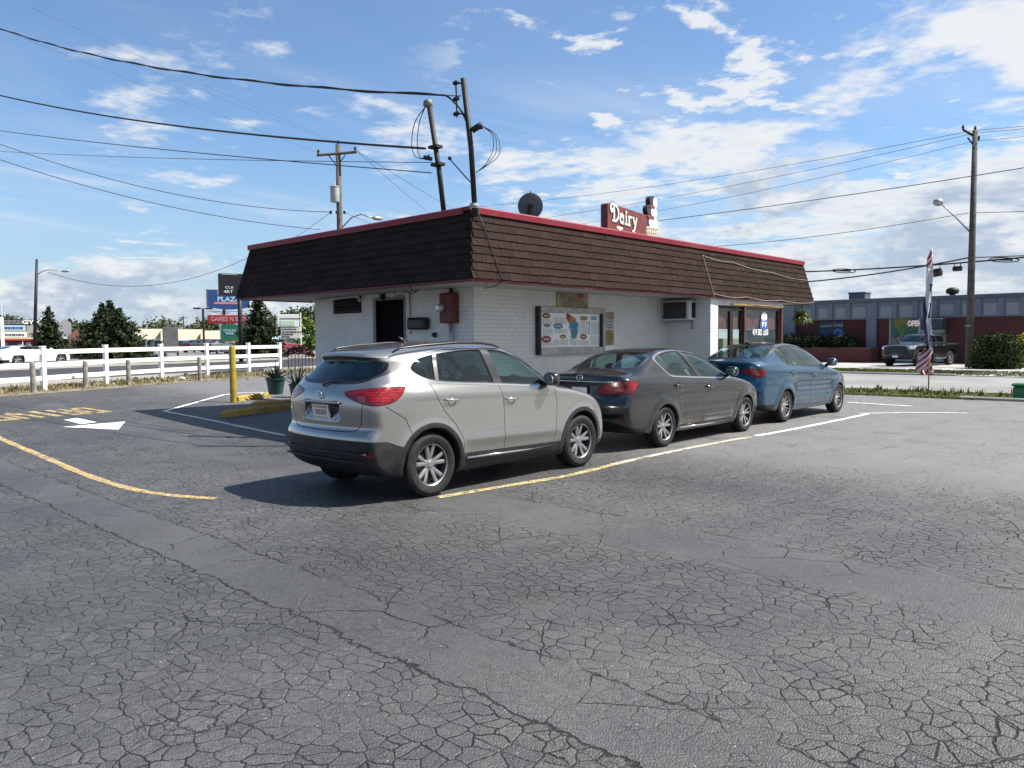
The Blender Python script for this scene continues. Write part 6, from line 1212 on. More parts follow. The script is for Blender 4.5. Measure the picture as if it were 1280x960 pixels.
tag(b.build('grit', [mat('grit', (.26, .25, .235), .9, var=.4, vscale=30)]), kind='stuff')
p = gp(227, 475); o = blob('rock', [mat('stone', (.34, .32, .29))], None, (0, 0, .05), (.28, .2, .16), (9, 6), 2.2); o.location = p; tag(o, 'pale rock lying in the dry verge before the white fence', 'rock')

# ================================================================== trees and bushes
def leaf_quads(o, c, n, spread, size, q, flat=.0):
    for _ in range(n):
        p = Vector(c)+Vector((q.gauss(0, spread), q.gauss(0, spread), q.gauss(0, spread*.8))); nn = Vector((q.gauss(0, 1), q.gauss(0, 1), q.gauss(flat, 1))); nn = nn.normalized() if nn.length > .01 else Vector((0, 0, 1)); s_ = nn.orthogonal().normalized(); u = nn.cross(s_); a = q.uniform(0, 6.283); s2 = s_*math.cos(a)+u*math.sin(a); u2 = u*math.cos(a)-s_*math.sin(a); z = size*q.uniform(.6, 1.3)
        o.add([p+s2*z, p+u2*z*.55, p-s2*z, p-u2*z*.55], [(0, 1, 2, 3)])
def tree(name, base, h, r, label, seed, m_leaf, clumps=70, per=34, size=.13, trunk=.3, group=None, crown_lo=.25, cat='tree', shape=1.0):
    q = random.Random(seed); t = thing(name, label, cat, base, q.uniform(0, 6), group)
    b = MB(); b.tube([(0, 0, -.2), (.02*h, 0, h*.3), (0, .02*h, h*.6), (.01*h, 0, h*.85)], [h*.035, h*.026, h*.015, h*.004], 8)
    for k in range(7): a = q.uniform(0, 6.283); z0 = h*q.uniform(.25, .6); b.tube([(0, 0, z0), (math.cos(a)*r*.4, math.sin(a)*r*.4, z0+h*.12), (math.cos(a)*r*.75, math.sin(a)*r*.75, z0+h*.2)], [h*.012, h*.008, h*.003], 6)
    b.build('trunk', [mat('bark', (.07, .055, .042), .95, var=.3)], t, True); o = MB()
    for _ in range(clumps):
        a = q.uniform(0, 6.283); zz_ = q.random(); rad = r*math.sin(math.pi*min(1, (zz_*.88+.10)))**(.6*shape)*q.uniform(.35, 1.0); leaf_quads(o, (math.cos(a)*rad, math.sin(a)*rad, h*(crown_lo+(1-crown_lo)*zz_*.96)), per, r*.13, size, q)
    o.build('crown', [m_leaf], t); return t
def conifer(name, base, h, r, label, seed, m_leaf, tiers=22, group=None, lo=.04, ragged=.25, size=.10):
    q = random.Random(seed); t = thing(name, label, 'tree', base, q.uniform(0, 6), group)
    b = MB(); b.tube([(0, 0, -.2), (0, 0, h*.5), (0, 0, h*.99)], [h*.028, h*.016, h*.003], 8); b.build('trunk', [mat('bark', (.07, .055, .042))], t, True); o = MB()
    for k in range(tiers):
        f = k/(tiers-1); z = h*(lo+(1-lo)*f*.985); R_ = r*(1-f)**.85*(1+.10*math.sin(k*2.1))+.02*r; nb = max(4, int(11*(1-f)+4))
        for j in range(nb):
            a = 6.283*j/nb+q.uniform(-.3, .3); L = R_*q.uniform(1-ragged*1.4, 1+ragged); dz = -.16*L+q.uniform(-.05, .05)*h*.3; m_ = max(2, int(L/(size*1.1))+2)
            for i in range(m_):
                u = (i+.6)/m_; p = (math.cos(a)*L*u, math.sin(a)*L*u, z+dz*u+.10*L*u*u); leaf_quads(o, p, 5, size*.75, size, q, 1.2)
    leaf_quads(o, (0, 0, h*.985), 6, size*.4, size*.8, q); o.build('crown', [m_leaf], t); return t
def leafm(name, a, b_):
    m, t = shader(name); b = t.n['Principled BSDF']; P0 = t.new('ShaderNodeTexCoord').outputs['Object']; t.l.new(t.mix(t.ramp(t.noise(P0, 1.4, 6, .7), .35, .65), c4(a), c4(b_)), b.inputs['Base Color']); b.inputs['Roughness'].default_value = .75; b.inputs['Specular IOR Level'].default_value = .15; return m
L_SPR = leafm('spruce_needles', (.018, .030, .014), (.040, .055, .022)); L_DARK = leafm('leaf_dark_green', (.022, .040, .012), (.050, .075, .022)); L_MID = leafm('leaf_mid_green', (.045, .075, .018), (.085, .115, .035)); L_LIGHT = leafm('leaf_light_green', (.09, .13, .03), (.14, .18, .05)); L_YEL = leafm('leaf_yellow', (.26, .22, .02), (.38, .33, .04)); L_FAR = leafm('leaf_far', (.05, .075, .035), (.085, .105, .055))
def at(px, D, z=None):
    p = pd(px, 430, D); p.z = float(gz(p.x, p.y)) if z is None else z; return p
def zof(py, px, D): return pd(px, py, D).z
def sized(px, ytop, D): p = at(px, D); return p, zof(ytop, px, D)-p.z
p, h_ = sized(62, 384, 72); conifer('spruce_tree', p, h_, 1.75, 'slim dark spruce beside the sign board with the word GYM', 31, L_SPR, 22, size=.13)
p, h_ = sized(129, 380, 66); conifer('spruce_tree', p, h_, 2.5, 'broad dark spruce, slimmer of the merged pair behind the white fence', 32, L_SPR, 24, group='merged spruces behind the white fence', size=.13, ragged=.4)
p, h_ = sized(139, 377, 69); conifer('spruce_tree', p, h_, 3.1, 'broad dark spruce, widest of the merged trees behind the white fence', 33, L_SPR, 26, group='merged spruces behind the white fence', size=.14, ragged=.4)
p, h_ = sized(150, 386, 64); conifer('spruce_tree', p, h_, 2.6, 'dark spruce, lowest of the merged trees behind the white fence', 34, L_SPR, 20, group='merged spruces behind the white fence', size=.13, ragged=.4)
p, h_ = sized(324, 366, 62); conifer('spruce_tree', p, h_, 2.0, 'tall dark spruce between the red sign and the white sign', 35, L_SPR, 28, size=.13, ragged=.4)
for k, (px, yt, D, w_, m_, lab) in enumerate(((352, 393, 150, 3.2, L_FAR, 'thin far pine with open crown left of the white sign'), (364, 390, 155, 3.4, L_FAR, 'far pine with rounded top just above the white sign'), (379, 388, 150, 5.5, L_DARK, 'dark far tree right of the white sign by the building wall'), (391, 386, 145, 5.0, L_DARK, 'dark far tree touching the white brick building corner'), (385, 402, 110, 3.4, L_LIGHT, 'light green bushy tree beside the white sign'))):
    p, h_ = sized(px, yt, D); tree('far_tree', p, h_, w_, lab, 40+k, m_, 80, 26, .30, group='trees beyond the plaza', crown_lo=.15)
for k, (px, yt, D, w_, lab) in enumerate(((205, 403, 260, 10, 'far round tree above the long tan store roof left of the grey panel'), (258, 402, 230, 7, 'far tree above the store roof right of the small lamp'), (278, 398, 250, 6, 'far tree behind the red sign board'), (8, 398, 190, 6, 'far tree at the very edge behind the sign board with the word GYM'), (95, 404, 220, 7, 'far tree behind the grey gabled house'))):
    p, h_ = sized(px, yt, D); tree('far_tree', p, h_, w_, lab, 60+k, L_FAR, 70, 24, .55, group='trees beyond the plaza', crown_lo=.15)
b = MB(); q_ = random.Random(5)
for k in range(420):
    px = q_.uniform(-60, 420); D = q_.uniform(300, 420); c = at(px, D); leaf_quads(b, (c.x, c.y, c.z+q_.uniform(.3, 5.0+2.0*math.sin(px*.05))), 22, 2.2, 1.1, q_)
for k in range(200):
    px = q_.uniform(980, 1400); D = q_.uniform(150, 200); c = pd(px, 425, D); leaf_quads(b, (c.x, c.y, q_.uniform(.5, 5)), 22, 1.6, .8, q_)
tag(b.build('far_wood', [L_FAR]), kind='stuff')

# ================================================================== signs and buildings across the road on the left
def face_cam(p, turn=0.0):
    """rotation about z so that local -y looks at the lot, turned by a few degrees"""
    v = Vector((CAMP[0]-p[0], CAMP[1]-p[1], 0)).normalized(); return math.atan2(v.y, v.x)+math.pi/2+R(turn)
def wpx(n, D): return n*D/F_PX
def board(o, x0, x1, z0, z1, d=.2, y=0): o.cbox((x0, y-d/2, z0), (x1, y+d/2, z1), .02); return o
def letter(txt, x, z, size, root, m, width=None, y=-.11, bold=.0): me = text_mesh(txt, size, Matrix.Translation((x, y, z)) @ Matrix.Rotation(R(90), 4, 'X'), .01, bold, width=width); return link('lettering', me, root, [m])
M_SWHITE = mat('sign_face_white', (.74, .75, .73), .5, var=.04); M_SBLUE = mat('sign_face_blue', (.018, .062, .20), .4, var=.1); M_SRED = mat('sign_face_red', (.26, .016, .022), .45, var=.15); M_SGREEN = mat('sign_face_green', (.008, .12, .065), .45, var=.1); M_SBLACK = mat('sign_face_black', (.008, .008, .012), .4); M_SGREY = mat('sign_back_grey', (.10, .105, .11), .5, metal=.3, var=.2, vscale=2); M_SPALE = mat('sign_face_pale_blue', (.36, .52, .62), .5, var=.1); M_PINK = mat('letter_pink', (.55, .20, .25), .5)
def signpost(px, D, label, cat='sign', turn=0, name='sign'):
    p = at(px, D); return thing(name, label, cat, p, face_cam(p, turn)), p
def Z(py, px, D, p): return zof(py, px, D)-p.z
# board with GYM
D = 92; t, p = signpost(28, D, 'white framed sign board of several panels with the word GYM on top'); X_ = lambda px: wpx(px-28, D); z_ = lambda py: Z(py, 28, D, p)
for x in (X_(7.5), X_(50)): b = MB(); b.cbox((x-.18, -.18, -.3), (x+.18, .18, z_(397)), .02); b.build('post', [M_SWHITE], t)
b = board(MB(), X_(8.5), X_(49), z_(406), z_(399.5)); b.build('top_panel', [M_SBLACK], t); letter('GYM', X_(38.5), z_(402.8), .62, t, M_SWHITE, wpx(20, D), bold=.03)
b = MB()
for r_, y_ in enumerate((401.4, 404.0)):
    x = X_(10)
    for k in range(6): L = rr.uniform(.16, .42); b.box((x+L/2, -.112, z_(y_)), (L, .02, .10)); x += L+.07
b.build('small_print', [mat('print_grey', (.34, .34, .34), .6)], t)
for (y0, y1, m_, nm) in ((413.5, 406.5, M_SPALE, 'blue_panel'), (421.5, 415.5, M_SWHITE, 'lower_panel')):
    b = board(MB(), X_(8.5), X_(33 if nm != 'blue_panel' else 32), z_(y0), z_(y1), .16); o = b.build(nm, [m_], t); b = MB(); x = X_(10)
    for k in range(7): L = rr.uniform(.12, .34); b.box((x+L/2, -.09, (z_(y0)+z_(y1))/2), (L, .02, .26)); x += L+.06
    b.build('print', [M_SBLUE if nm == 'blue_panel' else M_SGREY], o)
b = board(MB(), X_(33), X_(49), z_(421), z_(407), .16); b.build('side_panel', [mat('sign_tan', (.30, .28, .25), .6, var=.2)], t)
# street lamp on the far kerb
def street_lamp(px, D, ytop, pxh, pyh, label, arm_y, r=.11, m=M_GALV, name='street_lamp', group=None, lean=0):
    p = at(px, D); t = thing(name, label, 'street lamp', p, 0, group); top = pd(px+lean, ytop, D)-p; hd = pd(pxh, pyh, D)-p; ar = pd(px+lean*.8, arm_y, D)-p
    b = MB(); b.tube([(0, 0, -.2), top*.5, top], [r, r*.85, r*.65], 10); b.build('pole', [m], t, True); b = MB(); mid = ar.lerp(hd, .45)+Vector((0, 0, (hd-ar).length*.14)); b.tube([ar, ar.lerp(mid, .5)+Vector((0, 0, .08)), mid, hd], [.045, .04, .035, .03], 8); b.build('arm', [M_GALV], t, True)
    d = (hd-ar); d.z = 0; d.normalize(); b = MB(); Mx = frame(hd, d, Vector((0, 0, 1)).cross(d)); vs = []
    o = blob('lamp_head', [mat('lamp_grey', (.33, .34, .34), .4, metal=.4)], t, (0, 0, 0), (.75, .34, .20), (14, 8), 2.4); o.matrix_local = Mx @ Matrix.Translation((.2, 0, 0)); return t
street_lamp(42, 66, 324, 79, 339, 'tall steel street lamp with long arm left of the big spruces', 344, .15, M_DKSTEEL, lean=4)
# grey back of a sign
D = 74; t, p = signpost(213.5, D, 'plain dark grey back of a tall sign panel behind the white fence', turn=14); z_ = lambda py: Z(py, 213, D, p); b = board(MB(), wpx(-9, D), wpx(8.7, D), z_(441), z_(408.8), .25); b.build('panel', [M_SGREY], t)
for x in (wpx(-7, D), wpx(8, D)): b = MB(); b.cbox((x-.08, -.09, -.2), (x+.08, .09, z_(425)), .01); b.build('post', [M_DKSTEEL], t)
# plaza pylon
D = 88; t, p = signpost(287, D, 'tall plaza sign with blue board over a red board and a green panel', turn=0, name='plaza_sign'); X_ = lambda px: wpx(px-287, D); z_ = lambda py: Z(py, 287, D, p)
for x in (281.5, 300): b = MB(); b.cbox((X_(x)-.14, -.14, -.3), (X_(x)+.14, .14, z_(386)), .01); b.build('post', [M_DKSTEEL], t)
for x in (277, 298.5): b = MB(); b.cbox((X_(x)-.1, -.2, -.3), (X_(x)+.1, -.02, z_(405)), .01); b.build('post', [mat('post_pale', (.42, .44, .42), .6)], t)
b = MB(); b.prism([(X_(263.5), z_(384.5)), (X_(263.5), z_(362.5)), (X_(312), z_(362.5)), (X_(312), z_(384))]+[(X_(x), z_(384+3.2*math.sin(math.pi*(x-263.5)/48.5))) for x in range(308, 264, -4)], -.2, .2, Matrix.Rotation(R(90), 4, 'X')); o = b.build('blue_board', [M_SBLUE], t); b = board(MB(), X_(261.5), X_(263.5), z_(384), z_(362.3), .5); b.build('edge', [M_SGREY], o)
letter('S', X_(275.5), z_(366.5), .62, t, M_SWHITE, y=-.21); letter('PLAZA', X_(287.5), z_(374.5), .72, t, mat('letter_pale_blue', (.42, .58, .72), .5), wpx(27, D), y=-.21, bold=.02); b = board(MB(), X_(270), X_(301), z_(380.5), z_(378), .02, -.21); b.build('stripe', [M_PINK], t)
b = MB(); b.box((X_(287), -.05, z_(389.3)), (wpx(50, D), .1, .10)); b.build('beam', [mat('beam_pale', (.5, .5, .48), .6)], t)
b = board(MB(), X_(262), X_(310), z_(404.5), z_(394), .4); o = b.build('red_board', [M_SRED], t); letter('GAMES N BEER', X_(287), z_(399.2), .72, t, M_PINK, wpx(43, D), y=-.22, bold=.02)
b = MB()
for (x0, x1) in ((267, 274), (277, 281), (283, 288)): b.box((X_((x0+x1)/2), -.05, z_(391.8)), (wpx(x1-x0, D), .05, .28))
b.build('top_letters', [M_SWHITE], t)
b = board(MB(), X_(278), X_(298), z_(425), z_(405.5), .3, -.1); b.build('green_panel', [M_SGREEN], t); letter('DOLLAR', X_(287.5), z_(413.2), .36, t, M_SPALE, wpx(14.5, D), y=-.27, bold=.01); letter('TREE', X_(287), z_(417), .36, t, M_SPALE, wpx(10, D), y=-.27, bold=.01)
b = board(MB(), X_(279), X_(289), z_(431), z_(427), .2, -.1); b.build('foot_panel', [M_SWHITE], t)
# black sign on the near pole
D = 46; t, p = signpost(301, D, 'black sign with small white print on a thick dark pole near the overhang', turn=8, name='pole_sign'); X_ = lambda px: wpx(px-301, D); z_ = lambda py: Z(py, 301, D, p)
b = MB(); b.tube([(0, 0, -.2), (0, 0, z_(346))], .13, 14); b.build('pole', [M_BLACKB], t, True); b = MB(); b.cbox((-.45, -.35, -.1), (.45, .35, .12), .03); b.build('foot', [M_BLACKB], t)
b = board(MB(), X_(276.5), X_(326), z_(370), z_(343), .35); b.build('cabinet', [M_SBLACK], t); letter('CUI', X_(288.5), z_(360.3), .20, t, M_SWHITE, wpx(9, D), y=-.19); letter('4RT', X_(287.5), z_(365.5), .24, t, M_SWHITE, wpx(11, D), y=-.19); b = MB(); b.box((X_(289), -.16, z_(344.2)), (wpx(18, D), .06, .03)); b.build('edge', [M_CHROME], t)
# white changeable sign
D = 82; t, p = signpost(362, D, 'white two part sign with rows of black letters between two thin posts'); X_ = lambda px: wpx(px-362, D); z_ = lambda py: Z(py, 362, D, p)
for x in (347, 376): b = MB(); b.cbox((X_(x)-.07, -.08, -.2), (X_(x)+.07, .08, z_(391)), .01); b.build('post', [M_SWHITE], t)
b = board(MB(), X_(348), X_(374), z_(408.5), z_(393), .3); o = b.build('upper_board', [M_SWHITE], t); b = board(MB(), X_(351.5), X_(369), z_(407), z_(400.5), .04, -.16); b.build('pale_panel', [mat('sign_pale_green', (.50, .62, .45), .5)], o); b = MB(); x = X_(351)
for k in range(9): L = .16+.05*(k % 3); b.box((x+L/2, -.16, z_(398.4)), (L, .02, .10)); x += L+.03
b.build('print', [M_SGREY], o)
b = board(MB(), X_(352), X_(375), z_(423), z_(409.5), .25); o = b.build('lower_board', [mat('sign_cream', (.58, .56, .50), .5)], t); b = MB()
for (y_, n_) in ((411.5, 6), (415, 8), (418, 5), (421, 3)):
    x = X_(353.5)
    for k in range(n_): L = rr.uniform(.12, .24); b.box((x+L/2, -.135, z_(y_)), (L, .02, .13)); x += L+rr.uniform(.03, .1)
b.build('letter_row', [M_SBLACK], o)
# long store building with tan awning roof
M_TAN = mat('tan_awning', (.42, .36, .27), .8, var=.06); M_STORE = mat('store_front_dark', (.03, .04, .045), .3, var=.3); M_STUCCO = mat('stucco_pale', (.48, .45, .40), .9, var=.1)
def store(px0, px1, D, ytop, yeave, label, mroof, mwall, seed, red=False, name='store_building', turn=0):
    pm = (px0+px1)/2; p = at(pm, D); t = thing(name, label, 'building', p, face_cam(p, turn)); z_ = lambda py: Z(py, pm, D, p); w2 = wpx(px1-px0, D)/2; q = random.Random(seed)
    b = MB(); b.cbox((-w2, 1.2, -.2), (w2, 14, z_(ytop)-.1), .03); b.build('wall', [mwall], t)
    b = MB(); vs = [(-w2, 0, z_(yeave)), (w2, 0, z_(yeave)), (w2, 1.3, z_(ytop)), (-w2, 1.3, z_(ytop)), (-w2, 0, z_(yeave)-.12), (w2, 0, z_(yeave)-.12), (w2, 1.3, z_(yeave)-.12), (-w2, 1.3, z_(yeave)-.12)]; b.add(vs, [(0, 1, 2, 3), (4, 7, 6, 5), (0, 4, 5, 1), (1, 5, 6, 2), (3, 7, 4, 0), (2, 6, 7, 3)]); b.build('roof', [mroof], t)
    b = MB(); b.cbox((-w2-.02, -.05, z_(yeave)-.25), (w2+.02, -.005, z_(yeave)+.02), .01); b.build('eave', [M_SRED if red else M_SWHITE], t)
    x = -w2+.3
    while x < w2-2:
        L = q.uniform(2.2, 3.6); b = MB(); b.cbox((x, 1.12, .35), (min(x+L, w2-.2), 1.197, z_(yeave)-.45), .01); o = b.build('shop_window', [M_STORE], t); b = MB(); b.cbox((x+L*.2, 1.08, .6), (x+L*.2+q.uniform(.4, 1.0), 1.115, 1.5), .01); b.build('poster', [q.choice((M_SWHITE, M_SPALE, M_PINK))], o); b = MB(); b.cbox((x-.15, .05, -.1), (x-.02, .18, z_(yeave)-.14), .01); b.build('column', [M_SWHITE], t); x += L+.25
    return t
store(160, 203, 122, 411, 423.5, 'tan awning store between the spruces and the grey sign panel', M_TAN, M_STUCCO, 1)
store(203.5, 252, 122, 411.5, 424, 'tan awning store right of the grey sign panel', M_TAN, M_STUCCO, 2)
store(252.5, 292, 118, 413, 424, 'tan awning store with red eave below the small far lamp', M_TAN, M_STUCCO, 3, True)
store(340, 420, 112, 417.5, 423, 'low pale store with white columns right of the tall spruce', M_SPALE, M_STUCCO, 4)
store(-30, 48, 128, 414, 424, 'low store with yellow and red front behind the sign board with the word GYM', mat('store_tan2', (.25, .20, .10), .8), mat('store_red', (.22, .05, .04), .8), 5, True)
D = 125; p = at(82, D); t = thing('gabled_house', 'grey gabled building with red lower front between the spruces', 'building', p, face_cam(p)); z_ = lambda py: Z(py, 82, D, p); w2 = wpx(7, D)
b = MB(); b.prism([(-w2, z_(422)), (w2, z_(422)), (w2, z_(404)), (0, z_(398.5)), (-w2, z_(404))], -6, 0, Matrix.Rotation(R(90), 4, 'X')); b.build('gable', [mat('grey_siding', (.27, .28, .29), .8, var=.1)], t); b = MB(); b.cbox((-w2, .1, -.2), (w2, 6, z_(422)-.01), .02); b.build('wall', [mat('store_red', (.22, .05, .04))], t); b = MB(); b.cbox((-w2-.2, -.1, z_(423.5)), (w2+.2, .1, z_(422)), .01); b.build('eave', [M_SWHITE], t)
for k in range(4): b = MB(); b.cbox((-w2+.25+k*.5, .05, .4), (-w2+.6+k*.5, .098, 2.0), .01); b.build('window', [M_STORE], t)
p = at(97, D); t = thing('gabled_house', 'low brown gabled building beside the grey gabled one', 'building', p, face_cam(p)); z_ = lambda py: Z(py, 97, D, p); w2 = wpx(9, D); b = MB(); b.prism([(-w2, -.2), (w2, -.2), (w2, z_(416)), (0, z_(411)), (-w2, z_(419))], -8, 0, Matrix.Rotation(R(90), 4, 'X')); b.build('wall', [mat('brown_brick_far', (.20, .085, .05), .9, var=.15)], t)
for k in range(3): b = MB(); b.cbox((-w2+.3+k*.75, -.05, .3), (-w2+.75+k*.75, -.004, 2.1), .01); b.build('window', [M_STORE], t)
def far_lamp(px, D, yt, label): 
    p = at(px, D); t = thing('lot_lamp', label, 'street lamp', p, face_cam(p)); z = Z(yt, px, D, p); b = MB(); b.tube([(0, 0, -.1), (0, 0, z)], .11, 8); b.build('pole', [M_DKSTEEL], t); b = MB()
    for s_ in (-1, 1): b.cbox((s_*.62-.36, -.2, z-.05), (s_*.62+.36, .2, z+.12), .02)
    b.tube([(-.5, 0, z), (.5, 0, z)], .05, 6); b.build('lamp_head', [M_DKSTEEL], t)
far_lamp(255, 84, 386, 'thin double headed parking lot lamp left of the blue plaza board')
def far_pole(px, D, yt, w_, label):
    p = at(px, D); t = thing('utility_pole', label, 'utility pole', p, face_cam(p, 15), 'far utility poles on the skyline'); z = Z(yt, px, D, p); b = MB(); b.tube([(0, 0, -.1), (0, 0, z)], [.2, .14], 6); b.build('pole', [M_DKSTEEL], t); b = MB(); b.box((0, 0, z-.5), (w_, .15, .18)); b.build('crossarm', [M_DKSTEEL], t)
far_pole(230, 240, 395, 2.6, 'tiny far utility pole above the tan store roof'); far_pole(187, 300, 404, 2.4, 'tiniest far utility pole left of the grey sign panel'); far_pole(247, 260, 396, 2.0, 'tiny far pole just left of the thin parking lot lamp'); far_pole(88, 150, 400, 2.4, 'slim far pole beside the grey gabled building'); far_pole(10, 150, 393, 1.6, 'slim far pole above the sign board with the word GYM')
# flag pole at the very edge
p = at(4, 90); b = MB(); b.tube([(0, 0, 0), (0, 0, Z(376, 4, 90, p))], [.05, .03], 6); o = b.build('flag_pole', [M_SWHITE]); o.location = p; tag(o, 'thin bare white flag pole near the sign board with the word GYM', 'flag pole')

# ------------------------------------------------------------------ cars across the road
def variant(base, **kw): d = dict(base); d.update(kw); return d
def far_car(spec, px, D, heading, label, h=.05, name='parked_car', group='cars beyond the white fence', cat='car'):
    p = at(px, D); r_ = thing(name, label, cat, p, heading, group); car_build(spec, r_, h); return r_
def paintm(n, c, me=.3): return mat(n, c, .3, metal=me, coat=1.0, coat_rough=.04)
HF = math.atan2(FD.y, FD.x)
SP = variant(SEDAN, profile=[(x, z*.80 if z < 1.0 else .80+(z-1.0)*.62) for x, z in SEDAN['profile']], width=[(z*.8, w_*1.03) for z, w_ in SEDAN['width']], belt=ZB(.90, .1, .84, 2.2), dlo=[(x*.9+.15, .80+(z-1.0)*.60) for x, z in SEDAN['dlo']], pillars=[((1.05, .82), (.95, 1.2), .07)], glass=[G_DARK, G_DARK],
    rear_glass=[(-.1, .95), (.6, .96), (.5, 1.12), (-.1, 1.13)], wind=[(-.1, .88), (.68, .90), (.52, 1.11), (-.1, 1.12)], tail=[(.4, .72), (.9, .74), (.9, .64), (.4, .64)], tail_clear=[(.5, .68), (.6, .68), (.6, .66), (.5, .66)], head=[(3.1, .72), (3.5, .66), (3.5, .58), (3.15, .62)], handles=[('front_door', 1.36, .70)], seams=[[(1.0, .84), (1.05, .3)], [(2.2, .8), (2.2, .3)]], rear_seams=[], doors=[('front_door', [(1.0, .84), (1.05, .3), (2.2, .3), (2.2, .8)])], mirror=(2.05, .90), ridges=[(ZB(.66, .3, .60, 2.5), -.03, .10, .3, 2.5)],
    paint=paintm('sports_white', (.78, .79, .80), 0.0), handle_mat=M_SEAL, mirror_mat=paintm('sports_white', (.78, .79, .80)), trim_mat=M_SEAL, trim_w=.006, wz=.34, wr=.34, rim=.25, arch=.38, dash=.75, shelf=.8, ext_roof=1.2)
SP['seats'] = [(1.3, (-.36, .36))]
pS = at(66, 46); d_ = -FD; o = thing('sports_car', 'low white sports car behind the white fence by the sign board with the word GYM', 'car', at(8, 45), HF+.02, 'cars beyond the white fence'); car_build(SP, o, .04)
far_car(variant(SEDAN, paint=paintm('far_silver', (.38, .40, .42), .6), handle_mat=M_SEAL, mirror_mat=M_SEAL), 318, 80, HF+.05, 'silver car behind the white fence under the tall spruce')
far_car(variant(SEDAN, paint=paintm('far_grey', (.10, .11, .12), .5), handle_mat=M_SEAL, mirror_mat=M_SEAL), 266, 84, HF-.1, 'dark grey car behind the white fence under the green panel')
far_car(variant(SEDAN, paint=paintm('far_maroon', (.20, .025, .035), .3), handle_mat=M_SEAL, mirror_mat=M_SEAL), 350, 84, HF+.1, 'dark red car behind the white fence under the white sign')
far_car(variant(SEDAN, paint=paintm('far_black', (.012, .012, .014), .2), handle_mat=M_SEAL, mirror_mat=M_SEAL), 150, 98, HF-.05, 'black car behind the white fence beside the merged spruces')
far_car(variant(SEDAN, paint=paintm('far_black', (.012, .012, .014), .2), handle_mat=M_SEAL, mirror_mat=M_SEAL), 238, 96, HF, 'black car behind the white fence right of the grey sign panel')
# ================================================================== across the street on the right
FX = 57.0
M_FBRICK = mat('dark_red_brick', (.085, .026, .024), .9, var=.18, vscale=8.0, bump=.3, bscale=30); M_FGREY = mat('blue_grey_panel', (.125, .150, .195), .6, var=.06); M_FPAN = mat('pale_grey_panel', (.225, .235, .255), .7, var=.06); M_FDARK = mat('roof_edge_dark', (.075, .095, .12), .5)
def fy(px): return onX(px, 420, FX).y
def fz(py, px=1120): return onX(px, py, FX).z
fb = thing('brick_store', 'long dark brick store with blue grey panelled upper wall across the street', 'building', (FX, 0, 0))
YL, YR = fy(958), fy(1420); zt = fz(372.5, 1120); zb_ = fz(398.5, 1120)
b = MB(); b.box((6.2, (YL+YR)/2, zt/2-.1), (11.6, abs(YL-YR), zt+.2-.35)); b.build('wall', [M_FBRICK], fb)
b = MB(); b.cbox((-.30, min(YL, YR), zb_), (.5, max(YL, YR), zt-.25), .01); b.build('upper_wall', [M_FGREY], fb)
b = MB(); b.cbox((-.42, min(YL, YR)-.1, zt-.25), (12, max(YL, YR)+.1, zt+.02), .02); b.build('roof_edge', [M_FDARK], fb)
edges = [958, 1001, 1023, 1044, 1066, 1100, 1124, 1150, 1174, 1202, 1228, 1256, 1284, 1312, 1345, 1380]
for a, c in zip(edges[1:-1], edges[2:]):
    if a in (1066,): c0, c1 = 1067, 1084
    else: c0, c1 = a+2.0, c-5.5
    b = MB(); b.cbox((-.335, min(fy(c0), fy(c1)), zb_+.10), (-.29, max(fy(c0), fy(c1)), zt-.55), .008); b.build('panel', [M_FPAN], fb)
    y0 = fy(c-4.5); b = MB(); b.cbox((-.40, y0-.16, zb_+.004), (-.305, y0+.16, zt-.256), .01); b.build('pilaster', [M_FGREY], fb)
for a, c in ((982.5, 996), (1085, 1097.5)):
    b = MB(); b.cbox((-.45, fy(c), 0), (.3, fy(a), zt-.27), .02); b.build('column', [M_FGREY], fb)
# brick piers and low planter wall in courses deep enough to tell
def pier(x0p, x1p, z0, z1, dx, nm='brick_pier'):
    b = MB(); y0, y1 = sorted((fy(x0p), fy(x1p))); hh = .24; z = z0; k = 0
    while z < z1-.02:
        b.box((-dx/2+(.006 if k % 2 else 0), (y0+y1)/2, z+min(hh, z1-z)/2-.006), (dx, y1-y0, min(hh, z1-z)-.014)); z += hh; k += 1
    b.box((-dx/2+.04, (y0+y1)/2, (z0+z1)/2), (dx-.04, y1-y0-.01, z1-z0)); return tag(b.build(nm, [M_FBRICK], fb), kind='stuff')
pier(996.5, 1084.5, 0, zb_, .10); pier(1098, 1112, 0, zb_, .22); pier(1184, 1420, 0, zb_, .30)
pl_ = MB(); pl_.cbox((-2.2, fy(1102), 0), (-.5, fy(968), 1.05), .03); pl_.build('planter_wall', [M_FBRICK], fb)
# shop window with painted sign and awning
gy0, gy1 = fy(1184), fy(1112); b = MB(); b.cbox((-.06, gy0, .2), (.0, gy1, zb_), .01); wo = b.build('window', [mat('far_glass', (.02, .03, .03), .08, spec=.8)], fb)
b = MB()
for px in (1112.5, 1150, 1183.5): b.cbox((-.14, fy(px)-.07, .1), (-.05, fy(px)+.07, zb_), .01)
b.cbox((-.135, gy0, .1), (-.055, gy1, .35), .01); b.build('frame', [mat('frame_pale', (.40, .42, .43), .5)], fb)
b = MB(); b.cbox((-1.3, fy(1184), fz(411, 1160)), (-.05, fy(1157), fz(398.5, 1160)), .05); b.build('awning', [mat('awning_teal', (.03, .055, .075), .7, var=.1)], fb); b = MB(); b.cbox((-1.1, fy(1183), fz(417, 1160)), (-.08, fy(1157), fz(412, 1160)), .03); b.build('sign_band', [M_FPAN], fb)
b = MB(); q_ = random.Random(8); ys0, ys1 = fy(1150), fy(1113)
